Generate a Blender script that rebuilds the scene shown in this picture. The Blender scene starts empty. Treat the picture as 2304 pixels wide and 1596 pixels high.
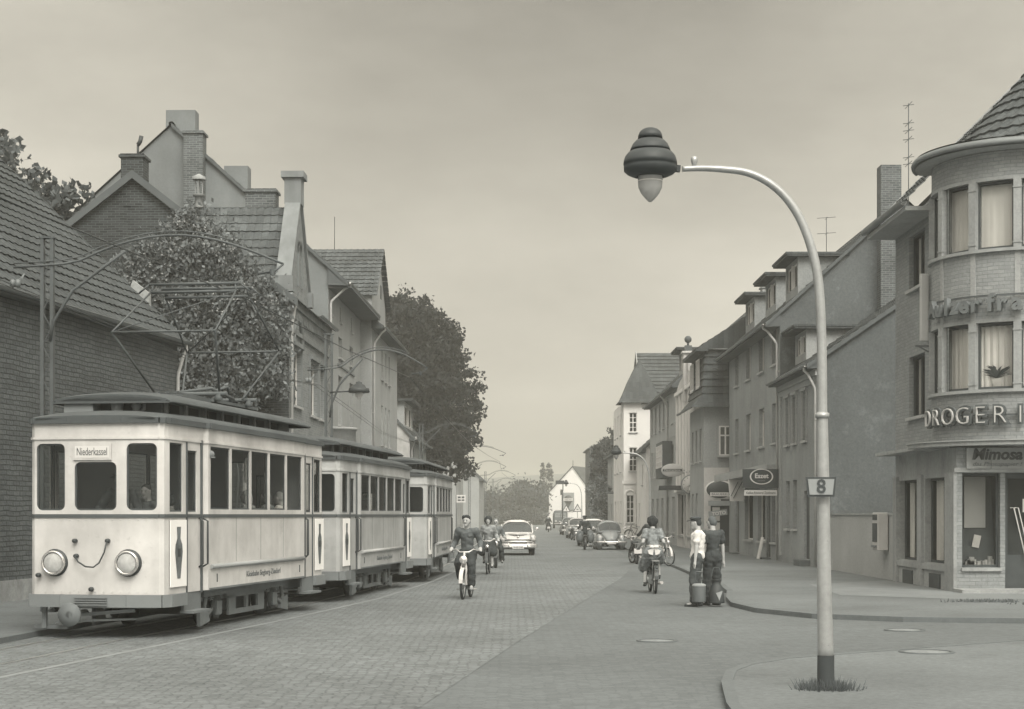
import bpy, bmesh, math, random
from mathutils import Vector, Matrix
R = math.radians
rnd = random.Random(7)
sc = bpy.context.scene
# ---------------- camera ----------------
F = 3800.0; CX = 1152.0; HY = 1158.0; H = 1.8      # picture measured on a 2304 px wide copy
cam = bpy.data.cameras.new("camera"); camo = bpy.data.objects.new("camera", cam)
sc.collection.objects.link(camo); sc.camera = camo
camo.location = (0, 0, H); camo.rotation_euler = (R(90), 0, 0)
cam.sensor_width = 36; cam.lens = F / 2304 * 36; cam.shift_y = (HY - 798) / 2304
cam.clip_start = .1; cam.clip_end = 6000
HZ_LO, HZ_HI = 1.3, .56
# ---------------- world ----------------
SUN_EL, SUN_AZ = 46, 166      # sun behind the camera, to the right (azimuth clockwise from +Y)
w = bpy.data.worlds.new("World"); sc.world = w; w.use_nodes = True
nt = w.node_tree; nt.nodes.clear()
out = nt.nodes.new("ShaderNodeOutputWorld"); bg = nt.nodes.new("ShaderNodeBackground")
sky = nt.nodes.new("ShaderNodeTexSky"); sky.sky_type = 'NISHITA'; sky.sun_disc = False
sky.sun_elevation = R(SUN_EL); sky.sun_rotation = R(SUN_AZ); sky.air_density = 1.0; sky.dust_density = 4.0
bw = nt.nodes.new("ShaderNodeRGBToBW"); nt.links.new(sky.outputs[0], bw.inputs[0])
tc = nt.nodes.new("ShaderNodeTexCoord"); mp = nt.nodes.new("ShaderNodeMapping")
mp.inputs['Scale'].default_value = (1.0, 1.0, 2.6)
nt.links.new(tc.outputs['Generated'], mp.inputs[0])
nz = nt.nodes.new("ShaderNodeTexNoise"); nz.inputs['Scale'].default_value = 3.2; nz.inputs['Detail'].default_value = 6
nz.inputs['Roughness'].default_value = .6
nt.links.new(mp.outputs[0], nz.inputs['Vector'])
mr = nt.nodes.new("ShaderNodeMapRange"); mr.inputs[1].default_value = .3; mr.inputs[2].default_value = .7
mr.inputs[3].default_value = .76; mr.inputs[4].default_value = 1.4
nt.links.new(nz.outputs[0], mr.inputs[0])
m1 = nt.nodes.new("ShaderNodeMath"); m1.operation = 'MULTIPLY'
nt.links.new(bw.outputs[0], m1.inputs[0]); nt.links.new(mr.outputs[0], m1.inputs[1])
sx = nt.nodes.new("ShaderNodeSeparateXYZ"); nt.links.new(tc.outputs['Generated'], sx.inputs[0])
def mrange(src, a, b_, c, d):
    q = nt.nodes.new("ShaderNodeMapRange"); q.interpolation_type = 'SMOOTHSTEP'
    for i, v_ in enumerate((a, b_, c, d)): q.inputs[i + 1].default_value = v_
    nt.links.new(src, q.inputs[0]); return q.outputs[0]
def wmul(a, b_):
    q = nt.nodes.new("ShaderNodeMath"); q.operation = 'MULTIPLY'; nt.links.new(a, q.inputs[0]); nt.links.new(b_, q.inputs[1]); return q.outputs[0]
ax = nt.nodes.new("ShaderNodeMath"); ax.operation = 'ABSOLUTE'; nt.links.new(sx.outputs[0], ax.inputs[0])
shade = wmul(mrange(sx.outputs[2], 0.0, .24, HZ_LO, HZ_HI), mrange(ax.outputs[0], .05, .3, .84, 1.6))
shade = wmul(shade, mrange(sx.outputs[2], .3, .9, 1.0, 9.0))
m1b = wmul(m1.outputs[0], shade)
pw = nt.nodes.new("ShaderNodeMath"); pw.operation = 'POWER'; pw.inputs[1].default_value = .62
nt.links.new(m1b, pw.inputs[0])
tn = nt.nodes.new("ShaderNodeMixRGB"); tn.blend_type = 'MULTIPLY'; tn.inputs[0].default_value = 1
tn.inputs[2].default_value = (1.058, 1.0, .86, 1)
nt.links.new(pw.outputs[0], tn.inputs[1]); nt.links.new(tn.outputs[0], bg.inputs[0])
bg.inputs[1].default_value = .15
nt.links.new(bg.outputs[0], out.inputs[0])
sl = bpy.data.lights.new("sun", 'SUN'); sl.energy = .85; sl.angle = R(34); sl.color = (1, .98, .93)
so = bpy.data.objects.new("sun", sl); sc.collection.objects.link(so)
az = R(SUN_AZ); el = R(SUN_EL)
sdir = Vector((math.sin(az) * math.cos(el), math.cos(az) * math.cos(el), math.sin(el)))
so.rotation_euler = sdir.to_track_quat('Z', 'Y').to_euler(); so.location = (0, 0, 60)
sc.view_settings.view_transform = 'Standard'; sc.view_settings.look = 'None'
sc.view_settings.exposure = 1.0; sc.view_settings.gamma = 1
sc.render.engine = 'CYCLES'
sc.cycles.use_denoising = True
sc.cycles.max_bounces = 5; sc.cycles.diffuse_bounces = 3; sc.cycles.glossy_bounces = 2
sc.cycles.transparent_max_bounces = 12; sc.cycles.transmission_bounces = 4
sc.cycles.volume_bounces = 0; sc.cycles.sample_clamp_indirect = 4

# ---------------- helpers ----------------
def P(x, y, Y): return Vector(((x - CX) / F * Y, Y, H - (y - HY) / F * Y))
def G(x, y, z=0.0):
    Y = F * (H - z) / (y - HY); return Vector(((x - CX) / F * Y, Y, z))
def tone(a):
    t = min(1, a / .5)
    return (a * (.865 + .15 * t), a, a * (1.07 - .08 * t), 1)

MATS = {}
def mat(name, a=.3, var=.18, scale=3.0, rough=.85, bump=0.0, kind='plain', w=.25, h=.08, mortar=.012,
        ma=None, spec=.3, metal=0.0, streak=0.0, axis='wall', var2=.5, bdist=.01, alpha=None, fine=0.0, rot=0, patch=0.0, chips=0.0):
    if name in MATS: return MATS[name]
    m = bpy.data.materials.new(name); m.use_nodes = True; MATS[name] = m
    t = m.node_tree; N = t.nodes; L = t.links
    b = N['Principled BSDF']; b.inputs['Roughness'].default_value = rough
    b.inputs['Specular IOR Level'].default_value = spec; b.inputs['Metallic'].default_value = metal
    c = N.new('ShaderNodeTexCoord')
    n1 = N.new('ShaderNodeTexNoise'); n1.inputs['Scale'].default_value = scale * .35; n1.inputs['Detail'].default_value = 7
    n1.inputs['Roughness'].default_value = .62; L.new(c.outputs['Object'], n1.inputs['Vector'])
    r = N.new('ShaderNodeMapRange'); r.inputs[1].default_value = .28; r.inputs[2].default_value = .72
    r.inputs[3].default_value = 1 - var; r.inputs[4].default_value = 1 + var; L.new(n1.outputs[0], r.inputs[0])
    fac = r.outputs[0]
    def mul(x, y):
        q = N.new('ShaderNodeMath'); q.operation = 'MULTIPLY'
        L.new(x, q.inputs[0]); L.new(y, q.inputs[1]); return q.outputs[0]
    if fine:
        nf = N.new('ShaderNodeTexNoise'); nf.inputs['Scale'].default_value = 14; nf.inputs['Detail'].default_value = 6; nf.inputs['Roughness'].default_value = .75
        L.new(c.outputs['Object'], nf.inputs['Vector'])
        rf = N.new('ShaderNodeMapRange'); rf.inputs[1].default_value = .3; rf.inputs[2].default_value = .7
        rf.inputs[3].default_value = 1 - fine; rf.inputs[4].default_value = 1 + fine
        L.new(nf.outputs[0], rf.inputs[0]); fac = mul(fac, rf.outputs[0])
    for amt, sc__, lo_, hi_ in ((patch, 1.3, .56, .64), (-chips, 7.0, .63, .68)):
        if amt:
            npn = N.new('ShaderNodeTexNoise'); npn.inputs['Scale'].default_value = sc__; npn.inputs['Detail'].default_value = 9; npn.inputs['Roughness'].default_value = .68
            mpp = N.new('ShaderNodeMapping'); mpp.inputs['Location'].default_value = (3.1, 7.7, 1.9 + sc__); L.new(c.outputs['Object'], mpp.inputs[0]); L.new(mpp.outputs[0], npn.inputs['Vector'])
            rp = N.new('ShaderNodeMapRange'); rp.inputs[1].default_value = lo_; rp.inputs[2].default_value = hi_; rp.inputs[3].default_value = 1; rp.inputs[4].default_value = 1 + amt
            L.new(npn.outputs[0], rp.inputs[0]); fac = mul(fac, rp.outputs[0])
    if streak:
        mpn = N.new('ShaderNodeMapping'); mpn.inputs['Scale'].default_value = (2.2, 2.2, .3)
        L.new(c.outputs['Object'], mpn.inputs[0])
        ns = N.new('ShaderNodeTexNoise'); ns.inputs['Scale'].default_value = 1; ns.inputs['Detail'].default_value = 6
        L.new(mpn.outputs[0], ns.inputs['Vector'])
        rs = N.new('ShaderNodeMapRange'); rs.inputs[1].default_value = .35; rs.inputs[2].default_value = .65
        rs.inputs[3].default_value = 1 - streak; rs.inputs[4].default_value = 1 + streak * .5
        L.new(ns.outputs[0], rs.inputs[0]); fac = mul(fac, rs.outputs[0])
    hgt = None
    if kind == 'setts':
        mp_ = N.new('ShaderNodeMapping'); mp_.inputs['Scale'].default_value = (1/w, 1/h, 1); L.new(c.outputs['Object'], mp_.inputs[0])
        v1 = N.new('ShaderNodeTexVoronoi'); v1.voronoi_dimensions = '2D'; v1.feature = 'DISTANCE_TO_EDGE'; v1.inputs['Scale'].default_value = 1; v1.inputs['Randomness'].default_value = .62
        v2 = N.new('ShaderNodeTexVoronoi'); v2.voronoi_dimensions = '2D'; v2.inputs['Scale'].default_value = 1; v2.inputs['Randomness'].default_value = .62
        L.new(mp_.outputs[0], v1.inputs['Vector']); L.new(mp_.outputs[0], v2.inputs['Vector'])
        bw_ = N.new('ShaderNodeRGBToBW'); L.new(v2.outputs['Color'], bw_.inputs[0])
        rc = N.new('ShaderNodeMapRange'); rc.inputs[1].default_value = .2; rc.inputs[2].default_value = .8; rc.inputs[3].default_value = 1-var2; rc.inputs[4].default_value = 1+var2; L.new(bw_.outputs[0], rc.inputs[0])
        re_ = N.new('ShaderNodeMapRange'); re_.inputs[1].default_value = 0; re_.inputs[2].default_value = .14; re_.inputs[3].default_value = (ma or a*.5)/a; re_.inputs[4].default_value = 1; L.new(v1.outputs[0], re_.inputs[0])
        fac = mul(mul(fac, rc.outputs[0]), re_.outputs[0])
        base = N.new('ShaderNodeRGB'); base.outputs[0].default_value = tone(a); bc = base.outputs[0]
        iv = N.new('ShaderNodeMath'); iv.operation = 'SUBTRACT'; iv.inputs[0].default_value = 1; L.new(re_.outputs[0], iv.inputs[1]); hgt = iv.outputs[0]
    elif kind == 'plain':
        base = N.new('ShaderNodeRGB'); base.outputs[0].default_value = tone(a); bc = base.outputs[0]
    else:
        sp = N.new('ShaderNodeSeparateXYZ'); L.new(c.outputs['Object'], sp.inputs[0])
        cb = N.new('ShaderNodeCombineXYZ')
        if axis == 'wall':
            ad = N.new('ShaderNodeMath'); ad.operation = 'ADD'
            L.new(sp.outputs[0], ad.inputs[0]); L.new(sp.outputs[1], ad.inputs[1])
            L.new(ad.outputs[0], cb.inputs[0]); L.new(sp.outputs[2], cb.inputs[1])
        elif axis == 'flat':
            L.new(sp.outputs[0], cb.inputs[0]); L.new(sp.outputs[1], cb.inputs[1])
        elif axis == 'round':      # around the z axis
            at = N.new('ShaderNodeMath'); at.operation = 'ARCTAN2'
            L.new(sp.outputs[1], at.inputs[0]); L.new(sp.outputs[0], at.inputs[1])
            k = N.new('ShaderNodeMath'); k.operation = 'MULTIPLY'; k.inputs[1].default_value = 2.1
            L.new(at.outputs[0], k.inputs[0]); L.new(k.outputs[0], cb.inputs[0]); L.new(sp.outputs[2], cb.inputs[1])
        vec = cb.outputs[0]
        if rot:
            mm = N.new('ShaderNodeMapping'); mm.inputs['Rotation'].default_value = (0, 0, rot); L.new(vec, mm.inputs[0]); vec = mm.outputs[0]
        wn = N.new('ShaderNodeTexNoise'); wn.inputs['Scale'].default_value = 1.7; L.new(c.outputs['Object'], wn.inputs['Vector'])
        vm = N.new('ShaderNodeVectorMath'); vm.operation = 'MULTIPLY_ADD'
        L.new(wn.outputs['Color'], vm.inputs[0]); vm.inputs[1].default_value = (h * .6, h * .6, 0); L.new(vec, vm.inputs[2])
        br = N.new('ShaderNodeTexBrick'); br.inputs['Scale'].default_value = 1
        br.inputs['Brick Width'].default_value = w; br.inputs['Row Height'].default_value = h
        br.inputs['Mortar Size'].default_value = mortar; br.inputs['Mortar Smooth'].default_value = .4
        br.inputs['Color1'].default_value = tone(a * (1 - var2 * .5)); br.inputs['Color2'].default_value = tone(a * (1 + var2 * .5))
        br.inputs['Mortar'].default_value = tone(ma if ma is not None else a * .5)
        br.inputs['Bias'].default_value = 0
        L.new(vm.outputs[0], br.inputs['Vector']); bc = br.outputs['Color']; hgt = br.outputs['Fac']
    mx = N.new('ShaderNodeVectorMath'); mx.operation = 'SCALE'
    L.new(bc, mx.inputs[0]); L.new(fac, mx.inputs['Scale']); L.new(mx.outputs[0], b.inputs['Base Color'])
    if bump:
        bp = N.new('ShaderNodeBump'); bp.inputs['Strength'].default_value = bump; bp.inputs['Distance'].default_value = bdist
        n3 = N.new('ShaderNodeTexNoise'); n3.inputs['Scale'].default_value = scale * 9; n3.inputs['Detail'].default_value = 4
        L.new(c.outputs['Object'], n3.inputs['Vector'])
        if hgt is not None:
            sb = N.new('ShaderNodeMath'); sb.operation = 'MULTIPLY_ADD'; sb.inputs[1].default_value = -1.6
            L.new(hgt, sb.inputs[0]); L.new(n3.outputs[0], sb.inputs[2]); L.new(sb.outputs[0], bp.inputs['Height'])
        else: L.new(n3.outputs[0], bp.inputs['Height'])
        L.new(bp.outputs[0], b.inputs['Normal'])
    return m

def glassmat(name, tr=.6, a=.06, rough=.06, spec=.5):
    """window glass: a partly transparent, mirror-like pane"""
    if name in MATS: return MATS[name]
    m = bpy.data.materials.new(name); m.use_nodes = True; MATS[name] = m
    t = m.node_tree; N = t.nodes; L = t.links
    b = N['Principled BSDF']; b.inputs['Base Color'].default_value = tone(a); b.inputs['Roughness'].default_value = rough
    b.inputs['Specular IOR Level'].default_value = spec
    tp = N.new('ShaderNodeBsdfTransparent'); tp.inputs[0].default_value = (.97, .97, .96, 1)
    mx = N.new('ShaderNodeMixShader'); mx.inputs[0].default_value = 1 - tr
    L.new(tp.outputs[0], mx.inputs[1]); L.new(b.outputs[0], mx.inputs[2])
    L.new(mx.outputs[0], N['Material Output'].inputs[0]); return m

def leafmat(name, a=.07, spread=.6):
    a = a * 1.7 if a < .1 else a
    if name in MATS: return MATS[name]
    m = bpy.data.materials.new(name); m.use_nodes = True; MATS[name] = m
    t = m.node_tree; N = t.nodes; L = t.links
    b = N['Principled BSDF']; b.inputs['Roughness'].default_value = .7; b.inputs['Specular IOR Level'].default_value = .25
    g = N.new('ShaderNodeNewGeometry'); r = N.new('ShaderNodeMapRange')
    r.inputs[3].default_value = 1 - spread*.75; r.inputs[4].default_value = 1 + spread*.75
    L.new(g.outputs['Random Per Island'], r.inputs[0])
    base = N.new('ShaderNodeRGB'); base.outputs[0].default_value = tone(a)
    s = N.new('ShaderNodeVectorMath'); s.operation = 'SCALE'; L.new(base.outputs[0], s.inputs[0]); L.new(r.outputs[0], s.inputs['Scale'])
    L.new(s.outputs[0], b.inputs['Base Color'])
    tl = N.new('ShaderNodeBsdfTranslucent'); L.new(s.outputs[0], tl.inputs[0])
    mx = N.new('ShaderNodeMixShader'); mx.inputs[0].default_value = .25
    L.new(b.outputs[0], mx.inputs[1]); L.new(tl.outputs[0], mx.inputs[2]); L.new(mx.outputs[0], N['Material Output'].inputs[0])
    return m

class MB:
    def __init__(s, M=None): s.v = []; s.f = []; s.mi = []; s.sm = []; s.M = M; s.cur = 0
    def add(s, vs, fs, smooth=False):
        o = len(s.v)
        for p in vs:
            p = Vector(p); s.v.append(s.M @ p if s.M is not None else p)
        for f in fs: s.f.append([i + o for i in f]); s.mi.append(s.cur); s.sm.append(smooth)
        return s
    def box(s, x0, x1, y0, y1, z0, z1):
        if x0 > x1: x0, x1 = x1, x0
        if y0 > y1: y0, y1 = y1, y0
        if z0 > z1: z0, z1 = z1, z0
        return s.add([(x0,y0,z0),(x1,y0,z0),(x1,y1,z0),(x0,y1,z0),(x0,y0,z1),(x1,y0,z1),(x1,y1,z1),(x0,y1,z1)],
              [(0,3,2,1),(4,5,6,7),(0,1,5,4),(1,2,6,5),(2,3,7,6),(3,0,4,7)])
    def bar(s, a, b, wd, ht, up=Vector((0,0,1))):
        a = Vector(a); b = Vector(b); d = (b - a)
        if d.length < 1e-6: return s
        d.normalize(); u = Vector(up)
        if abs(d.dot(u)) > .98: u = Vector((0, 1, 0)) if abs(d.y) < .9 else Vector((1, 0, 0))
        x = d.cross(u).normalized(); z = x.cross(d)
        vs = []
        for p in (a, b):
            for sx, sz in ((-1,-1),(1,-1),(1,1),(-1,1)): vs.append(p + x * sx * wd / 2 + z * sz * ht / 2)
        return s.add(vs, [(0,3,2,1),(4,5,6,7),(0,1,5,4),(1,2,6,5),(2,3,7,6),(3,0,4,7)])
    def poly(s, pts): return s.add(pts, [list(range(len(pts)))])
    def prism(s, pts, d):
        """closed solid: planar polygon pts swept by vector d"""
        n = len(pts); d = Vector(d); pts = [Vector(p) for p in pts]
        fs = [list(range(n))[::-1], [i + n for i in range(n)]]
        for i in range(n): j = (i + 1) % n; fs.append([i, j, j + n, i + n])
        return s.add(pts + [p + d for p in pts], fs)
    def tube(s, pts, r, n=8, cap=True, closed=False, smooth=True, flat=None):
        pts = [Vector(p) for p in pts]; m = len(pts)
        rs = r if isinstance(r, (list, tuple)) else [r] * m
        vs = []; prev = None
        for i, p in enumerate(pts):
            if closed: d = (pts[(i + 1) % m] - pts[i - 1])
            else: d = pts[min(i + 1, m - 1)] - pts[max(i - 1, 0)]
            if d.length < 1e-9: d = Vector((0, 0, 1))
            d.normalize()
            if prev is None:
                u = Vector((0, 0, 1)) if abs(d.z) < .9 else Vector((1, 0, 0))
                x = d.cross(u).normalized()
            else:
                x = prev - d * prev.dot(d)
                x = x.normalized() if x.length > 1e-6 else d.orthogonal().normalized()
            prev = x; y = d.cross(x)
            for k in range(n):
                a = 2 * math.pi * k / n
                vs.append(p + (x * math.cos(a) + y * math.sin(a)) * rs[i])
        fs = []
        for i in range(m if closed else m - 1):
            j = (i + 1) % m
            for k in range(n):
                l = (k + 1) % n; fs.append([i*n+k, i*n+l, j*n+l, j*n+k])
        s.add(vs, fs, smooth)
        if cap and not closed:
            o = len(s.v) - len(vs)
            s.f.append([o + k for k in range(n)][::-1]); s.f.append([o + (m - 1) * n + k for k in range(n)])
            s.mi += [s.cur] * 2; s.sm += [False] * 2
        return s
    def lathe(s, prof, c=(0,0,0), n=20, axis='z', smooth=True, a0=0, a1=2*math.pi):
        c = Vector(c); vs = []; full = abs(a1 - a0 - 2*math.pi) < 1e-6; m = n if full else n + 1
        for r, h in prof:
            for k in range(m):
                a = a0 + (a1 - a0) * k / n; x = r * math.cos(a); y = r * math.sin(a)
                vs.append(c + (Vector((x, y, h)) if axis == 'z' else Vector((x, h, y)) if axis == 'y' else Vector((h, x, y))))
        fs = []
        for i in range(len(prof) - 1):
            for k in range(n):
                l = (k + 1) % m if full else k + 1
                fs.append([i*m+k, i*m+l, (i+1)*m+l, (i+1)*m+k])
        return s.add(vs, fs, smooth)
    def ball(s, c, r, n=12, m=8):
        c = Vector(c); r = Vector(r) if not isinstance(r, (int, float)) else Vector((r, r, r))
        vs = [c + Vector((0, 0, r.z))]
        for i in range(1, m):
            a = math.pi * i / m
            for k in range(n):
                b = 2 * math.pi * k / n
                vs.append(c + Vector((r.x*math.sin(a)*math.cos(b), r.y*math.sin(a)*math.sin(b), r.z*math.cos(a))))
        vs.append(c - Vector((0, 0, r.z))); fs = []
        for k in range(n):
            l = (k + 1) % n; fs.append([0, 1+k, 1+l])
            for i in range(m - 2): fs.append([1+i*n+k, 1+(i+1)*n+k, 1+(i+1)*n+l, 1+i*n+l])
            fs.append([1+(m-2)*n+k, len(vs)-1, 1+(m-2)*n+l])
        return s.add(vs, fs, True)
    def wall(s, x0, x1, z0, z1, ops=(), y=0.0, rev=.16):
        """wall face at local y with openings (a,b,c,d); reveals go to y+rev"""
        xs = sorted({x0, x1, *[min(max(o[i], x0), x1) for o in ops for i in (0, 1)]})
        zs = sorted({z0, z1, *[min(max(o[i], z0), z1) for o in ops for i in (2, 3)]})
        for i in range(len(xs) - 1):
            for j in range(len(zs) - 1):
                cx = (xs[i] + xs[i+1]) / 2; cz = (zs[j] + zs[j+1]) / 2
                if any(o[0] < cx < o[1] and o[2] < cz < o[3] for o in ops): continue
                s.poly([(xs[i],y,zs[j]),(xs[i+1],y,zs[j]),(xs[i+1],y,zs[j+1]),(xs[i],y,zs[j+1])])
        for a, b, c, d in ops:
            q = y + rev
            s.poly([(a,y,c),(a,q,c),(a,q,d),(a,y,d)]); s.poly([(b,y,c),(b,y,d),(b,q,d),(b,q,c)])
            s.poly([(a,y,d),(a,q,d),(b,q,d),(b,y,d)]); s.poly([(a,y,c),(b,y,c),(b,q,c),(a,q,c)])
        return s
    def roof(s, x0, x1, y0, z0, y1, z1, course=.32, lip=.035, tile=0):
        """tiled slope rising from (y0,z0) to (y1,z1), laid in overlapping courses"""
        n = max(1, int(math.hypot(y1 - y0, z1 - z0) / course)); dy = (y1 - y0) / n; dz = (z1 - z0) / n
        L = math.hypot(dy, dz); ny, nz_ = -dz / L, dy / L
        if nz_ < 0: ny, nz_ = -ny, -nz_
        k = max(1, int(round((x1 - x0) / tile))) if tile else 1
        lip0 = lip
        for i in range(n):
            lip = lip0 * rnd.uniform(.7, 1.3)
            a = (y0 + dy * i + ny * lip, z0 + dz * i + nz_ * lip); b = (y0 + dy * (i + 1), z0 + dz * (i + 1)); e = (y0 + dy * i, z0 + dz * i)
            for j in range(k):
                xa = x0 + (x1 - x0) * j / k; xb = x0 + (x1 - x0) * (j + 1) / k; xm = xa + (xb - xa) * .3
                if tile:
                    g = .028
                    c1 = (a[0] - ny * g, a[1] - nz_ * g); c2 = (b[0] - ny * g, b[1] - nz_ * g)
                    s.poly([(xa, *c1), (xm, *a), (xm, *b), (xa, *c2)]); s.poly([(xm, *a), (xb, *c1), (xb, *c2), (xm, *b)])
                    s.poly([(xa, *e), (xb, *e), (xb, *c1), (xm, *a), (xa, *c1)])
                else:
                    s.poly([(xa, *a), (xb, *a), (xb, *b), (xa, *b)]); s.poly([(xa, *e), (xb, *e), (xb, *a), (xa, *a)])
        return s
    def build(s, name, mats, parent=None, bevel=0, loc=None, label=None):
        me = bpy.data.meshes.new(name); me.from_pydata([tuple(v) for v in s.v], [], s.f)
        if not isinstance(mats, (list, tuple)): mats = [mats]
        for m in mats: me.materials.append(m)
        me.polygons.foreach_set('material_index', s.mi); me.polygons.foreach_set('use_smooth', s.sm); me.update()
        o = bpy.data.objects.new(name, me); sc.collection.objects.link(o)
        if parent is not None: o.parent = parent
        if loc is not None: o.location = loc
        if bevel:
            b = o.modifiers.new('bevel', 'BEVEL'); b.width = bevel; b.segments = 2; b.limit_method = 'ANGLE'; b.angle_limit = R(40)
        if label: o['label'] = label
        return o

def tag(o, label=None, cat=None, group=None, kind=None):
    if label: o['label'] = label
    if cat: o['category'] = cat
    if group: o['group'] = group
    if kind: o['kind'] = kind
    return o
def thing(name, label, cat, loc=(0,0,0), rz=0, group=None):
    o = bpy.data.objects.new(name, None); sc.collection.objects.link(o); o.location = loc; o.rotation_euler = (0, 0, rz)
    o.empty_display_size = .2
    return tag(o, label, cat, group)
def copy_tree(o, parent=None):
    c = o.copy(); sc.collection.objects.link(c); c.parent = parent
    for ch in list(o.children): copy_tree(ch, c)
    return c
def text(s, size, depth, m, parent, M, name='lettering', bold=0.0, width=None, warp=None, align='CENTER', shear=0, spacing=1.0):
    cu = bpy.data.curves.new(name, 'FONT'); cu.body = s; cu.size = size; cu.extrude = depth; cu.offset = bold
    cu.align_x = align; cu.align_y = 'CENTER'; cu.shear = shear; cu.space_character = spacing; cu.resolution_u = 3
    t = bpy.data.objects.new(name, cu); sc.collection.objects.link(t)
    bpy.context.view_layer.update()
    me = bpy.data.meshes.new_from_object(t.evaluated_get(bpy.context.evaluated_depsgraph_get()))
    bpy.data.objects.remove(t); bpy.data.curves.remove(cu)
    if width:
        xs = [v.co.x for v in me.vertices]; k = width / (max(xs) - min(xs))
        for v in me.vertices: v.co.x *= k
    for v in me.vertices:
        p = Vector((v.co.x, -v.co.z, v.co.y))        # stand the text up, facing -y
        v.co = warp(p) if warp else M @ p
    me.materials.clear(); me.materials.append(m)
    o = bpy.data.objects.new(name, me); sc.collection.objects.link(o); o.parent = parent
    return o
T = Matrix.Translation
def RZ(a): return Matrix.Rotation(a, 4, 'Z')

def haze():
    """even pale air round everything"""
    b = MB(); b.box(-1300, 1300, -70, 1200, -1.0, 32)
    m = bpy.data.materials.new('haze'); m.use_nodes = True; N = m.node_tree.nodes; N.clear()
    o = N.new('ShaderNodeOutputMaterial'); v = N.new('ShaderNodeVolumePrincipled')
    v.inputs['Color'].default_value = (.93, .93, .86, 1); v.inputs['Density'].default_value = HAZE; v.inputs['Anisotropy'].default_value = 0
    m.node_tree.links.new(v.outputs[0], o.inputs['Volume'])
    tag(b.build('haze', m), kind='stuff')
HAZE = .0011
# ---------------- materials ----------------
glass = glassmat('window glass', .8, .05, .05)
shopglass = glassmat('shop glass', .88, .05, .03)
tramglass = glassmat('tram glass', .87, .06, .05)
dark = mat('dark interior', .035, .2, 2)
white_paint = mat('white paint', .62, .08, 6)
frame_w = mat('window frame paint', .62, .1, 8)
frame_d = mat('dark window frame', .07, .15, 8)
curt = mat('net curtain', .8, .12, 2, streak=.25)
blind = mat('roller blind', .85, .06, 1)
sillm = mat('stone sill', .38, .15, 9)
zinc = mat('zinc gutter', .2, .2, 3, rough=.5, metal=.3)
zinc_l = mat('painted downpipe', .42, .15, 4)
soffit = mat('soffit boards', .1, .15, 3)
brick_l = mat('workshop brick', .11, .25, 2, kind='brick', w=.3, h=.1, mortar=.012, ma=.06, var2=.3, bump=.9, bdist=.03)
brick_d = mat('sooty brick', .04, .35, 1.2, kind='brick', w=.25, h=.078, mortar=.011, ma=.1, var2=.9, bump=.5)
brick_c = mat('chimney brick', .1, .25, 3, kind='brick', w=.25, h=.08, mortar=.012, ma=.2, var2=.6, bump=.5)
brick_m = mat('facade brick', .2, .18, 2, kind='brick', w=.25, h=.078, mortar=.01, ma=.26, var2=.35, bump=.3)
brick_corner = mat('corner shop brick', .25, .14, 1.6, kind='brick', w=.26, h=.083, mortar=.009, ma=.2, var2=.17, bump=.5, fine=.14, bdist=.015)
brick_round = mat('bay brick', .28, .14, 1.6, kind='brick', w=.26, h=.083, mortar=.009, ma=.22, var2=.17, bump=.5, fine=.14, axis='round', bdist=.015)
plaster_g = mat('grey roughcast', .2, .22, 1.1, streak=.045, bump=.6, fine=.2)
plaster_dg = mat('dark grey render', .26, .26, 1.0, patch=-.14, chips=.12, streak=.035, bump=.6, fine=.22)
plaster_st = mat('stained render', .105, .25, .7, patch=.35, chips=.25, streak=.035, bump=.7, fine=.22)
plaster_m = mat('mid render', .32, .16, 1.2, patch=-.12, chips=.1, streak=.035, bump=.4, fine=.16)
plaster_l = mat('pale render', .34, .16, 1, patch=-.12, streak=.035, bump=.4, fine=.16)
plaster_w = mat('whitewashed render', .66, .07, 1, streak=.035, bump=.3)
plaster_old = mat('flaking whitewash', .45, .32, 3.5, bump=.8, streak=.12)
stucco = mat('stucco trim', .21, .14, 4, streak=.2)
tile_l = mat('concrete roof tile', .06, .25, 1.5, fine=.25, bump=.5, kind='brick', axis='flat', w=.3, h=.26, mortar=.006, ma=.05, var2=.35)
tile_d = mat('dark roof tile', .07, .25, 2, fine=.25, bump=.5, kind='brick', axis='flat', w=.27, h=.24, mortar=.006, ma=.04, var2=.4)
tile_m = mat('weathered roof tile', .085, .28, 2, fine=.25, bump=.5, kind='brick', axis='flat', w=.27, h=.24, mortar=.006, ma=.05, var2=.45)
wood_v = mat('verge board', .1, .2, 4)
concrete = mat('concrete', .31, .16, 2, patch=-.14, chips=.1, streak=.12, fine=.16, bump=.4)
black_p = mat('black paint', .05, .2, 5, rough=.45)
sign_w = mat('enamel white', .6, .05, 3, rough=.4)
sign_d = mat('enamel dark', .06, .1, 3, rough=.4)
sign_g = mat('enamel grey', .27, .1, 3, rough=.4)
iron = mat('rusty iron', .1, .3, 5, rough=.7)
steel = mat('galvanised mast', .09, .25, 4, rough=.6)
poster = mat('paper', .6, .1, 5)

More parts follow.
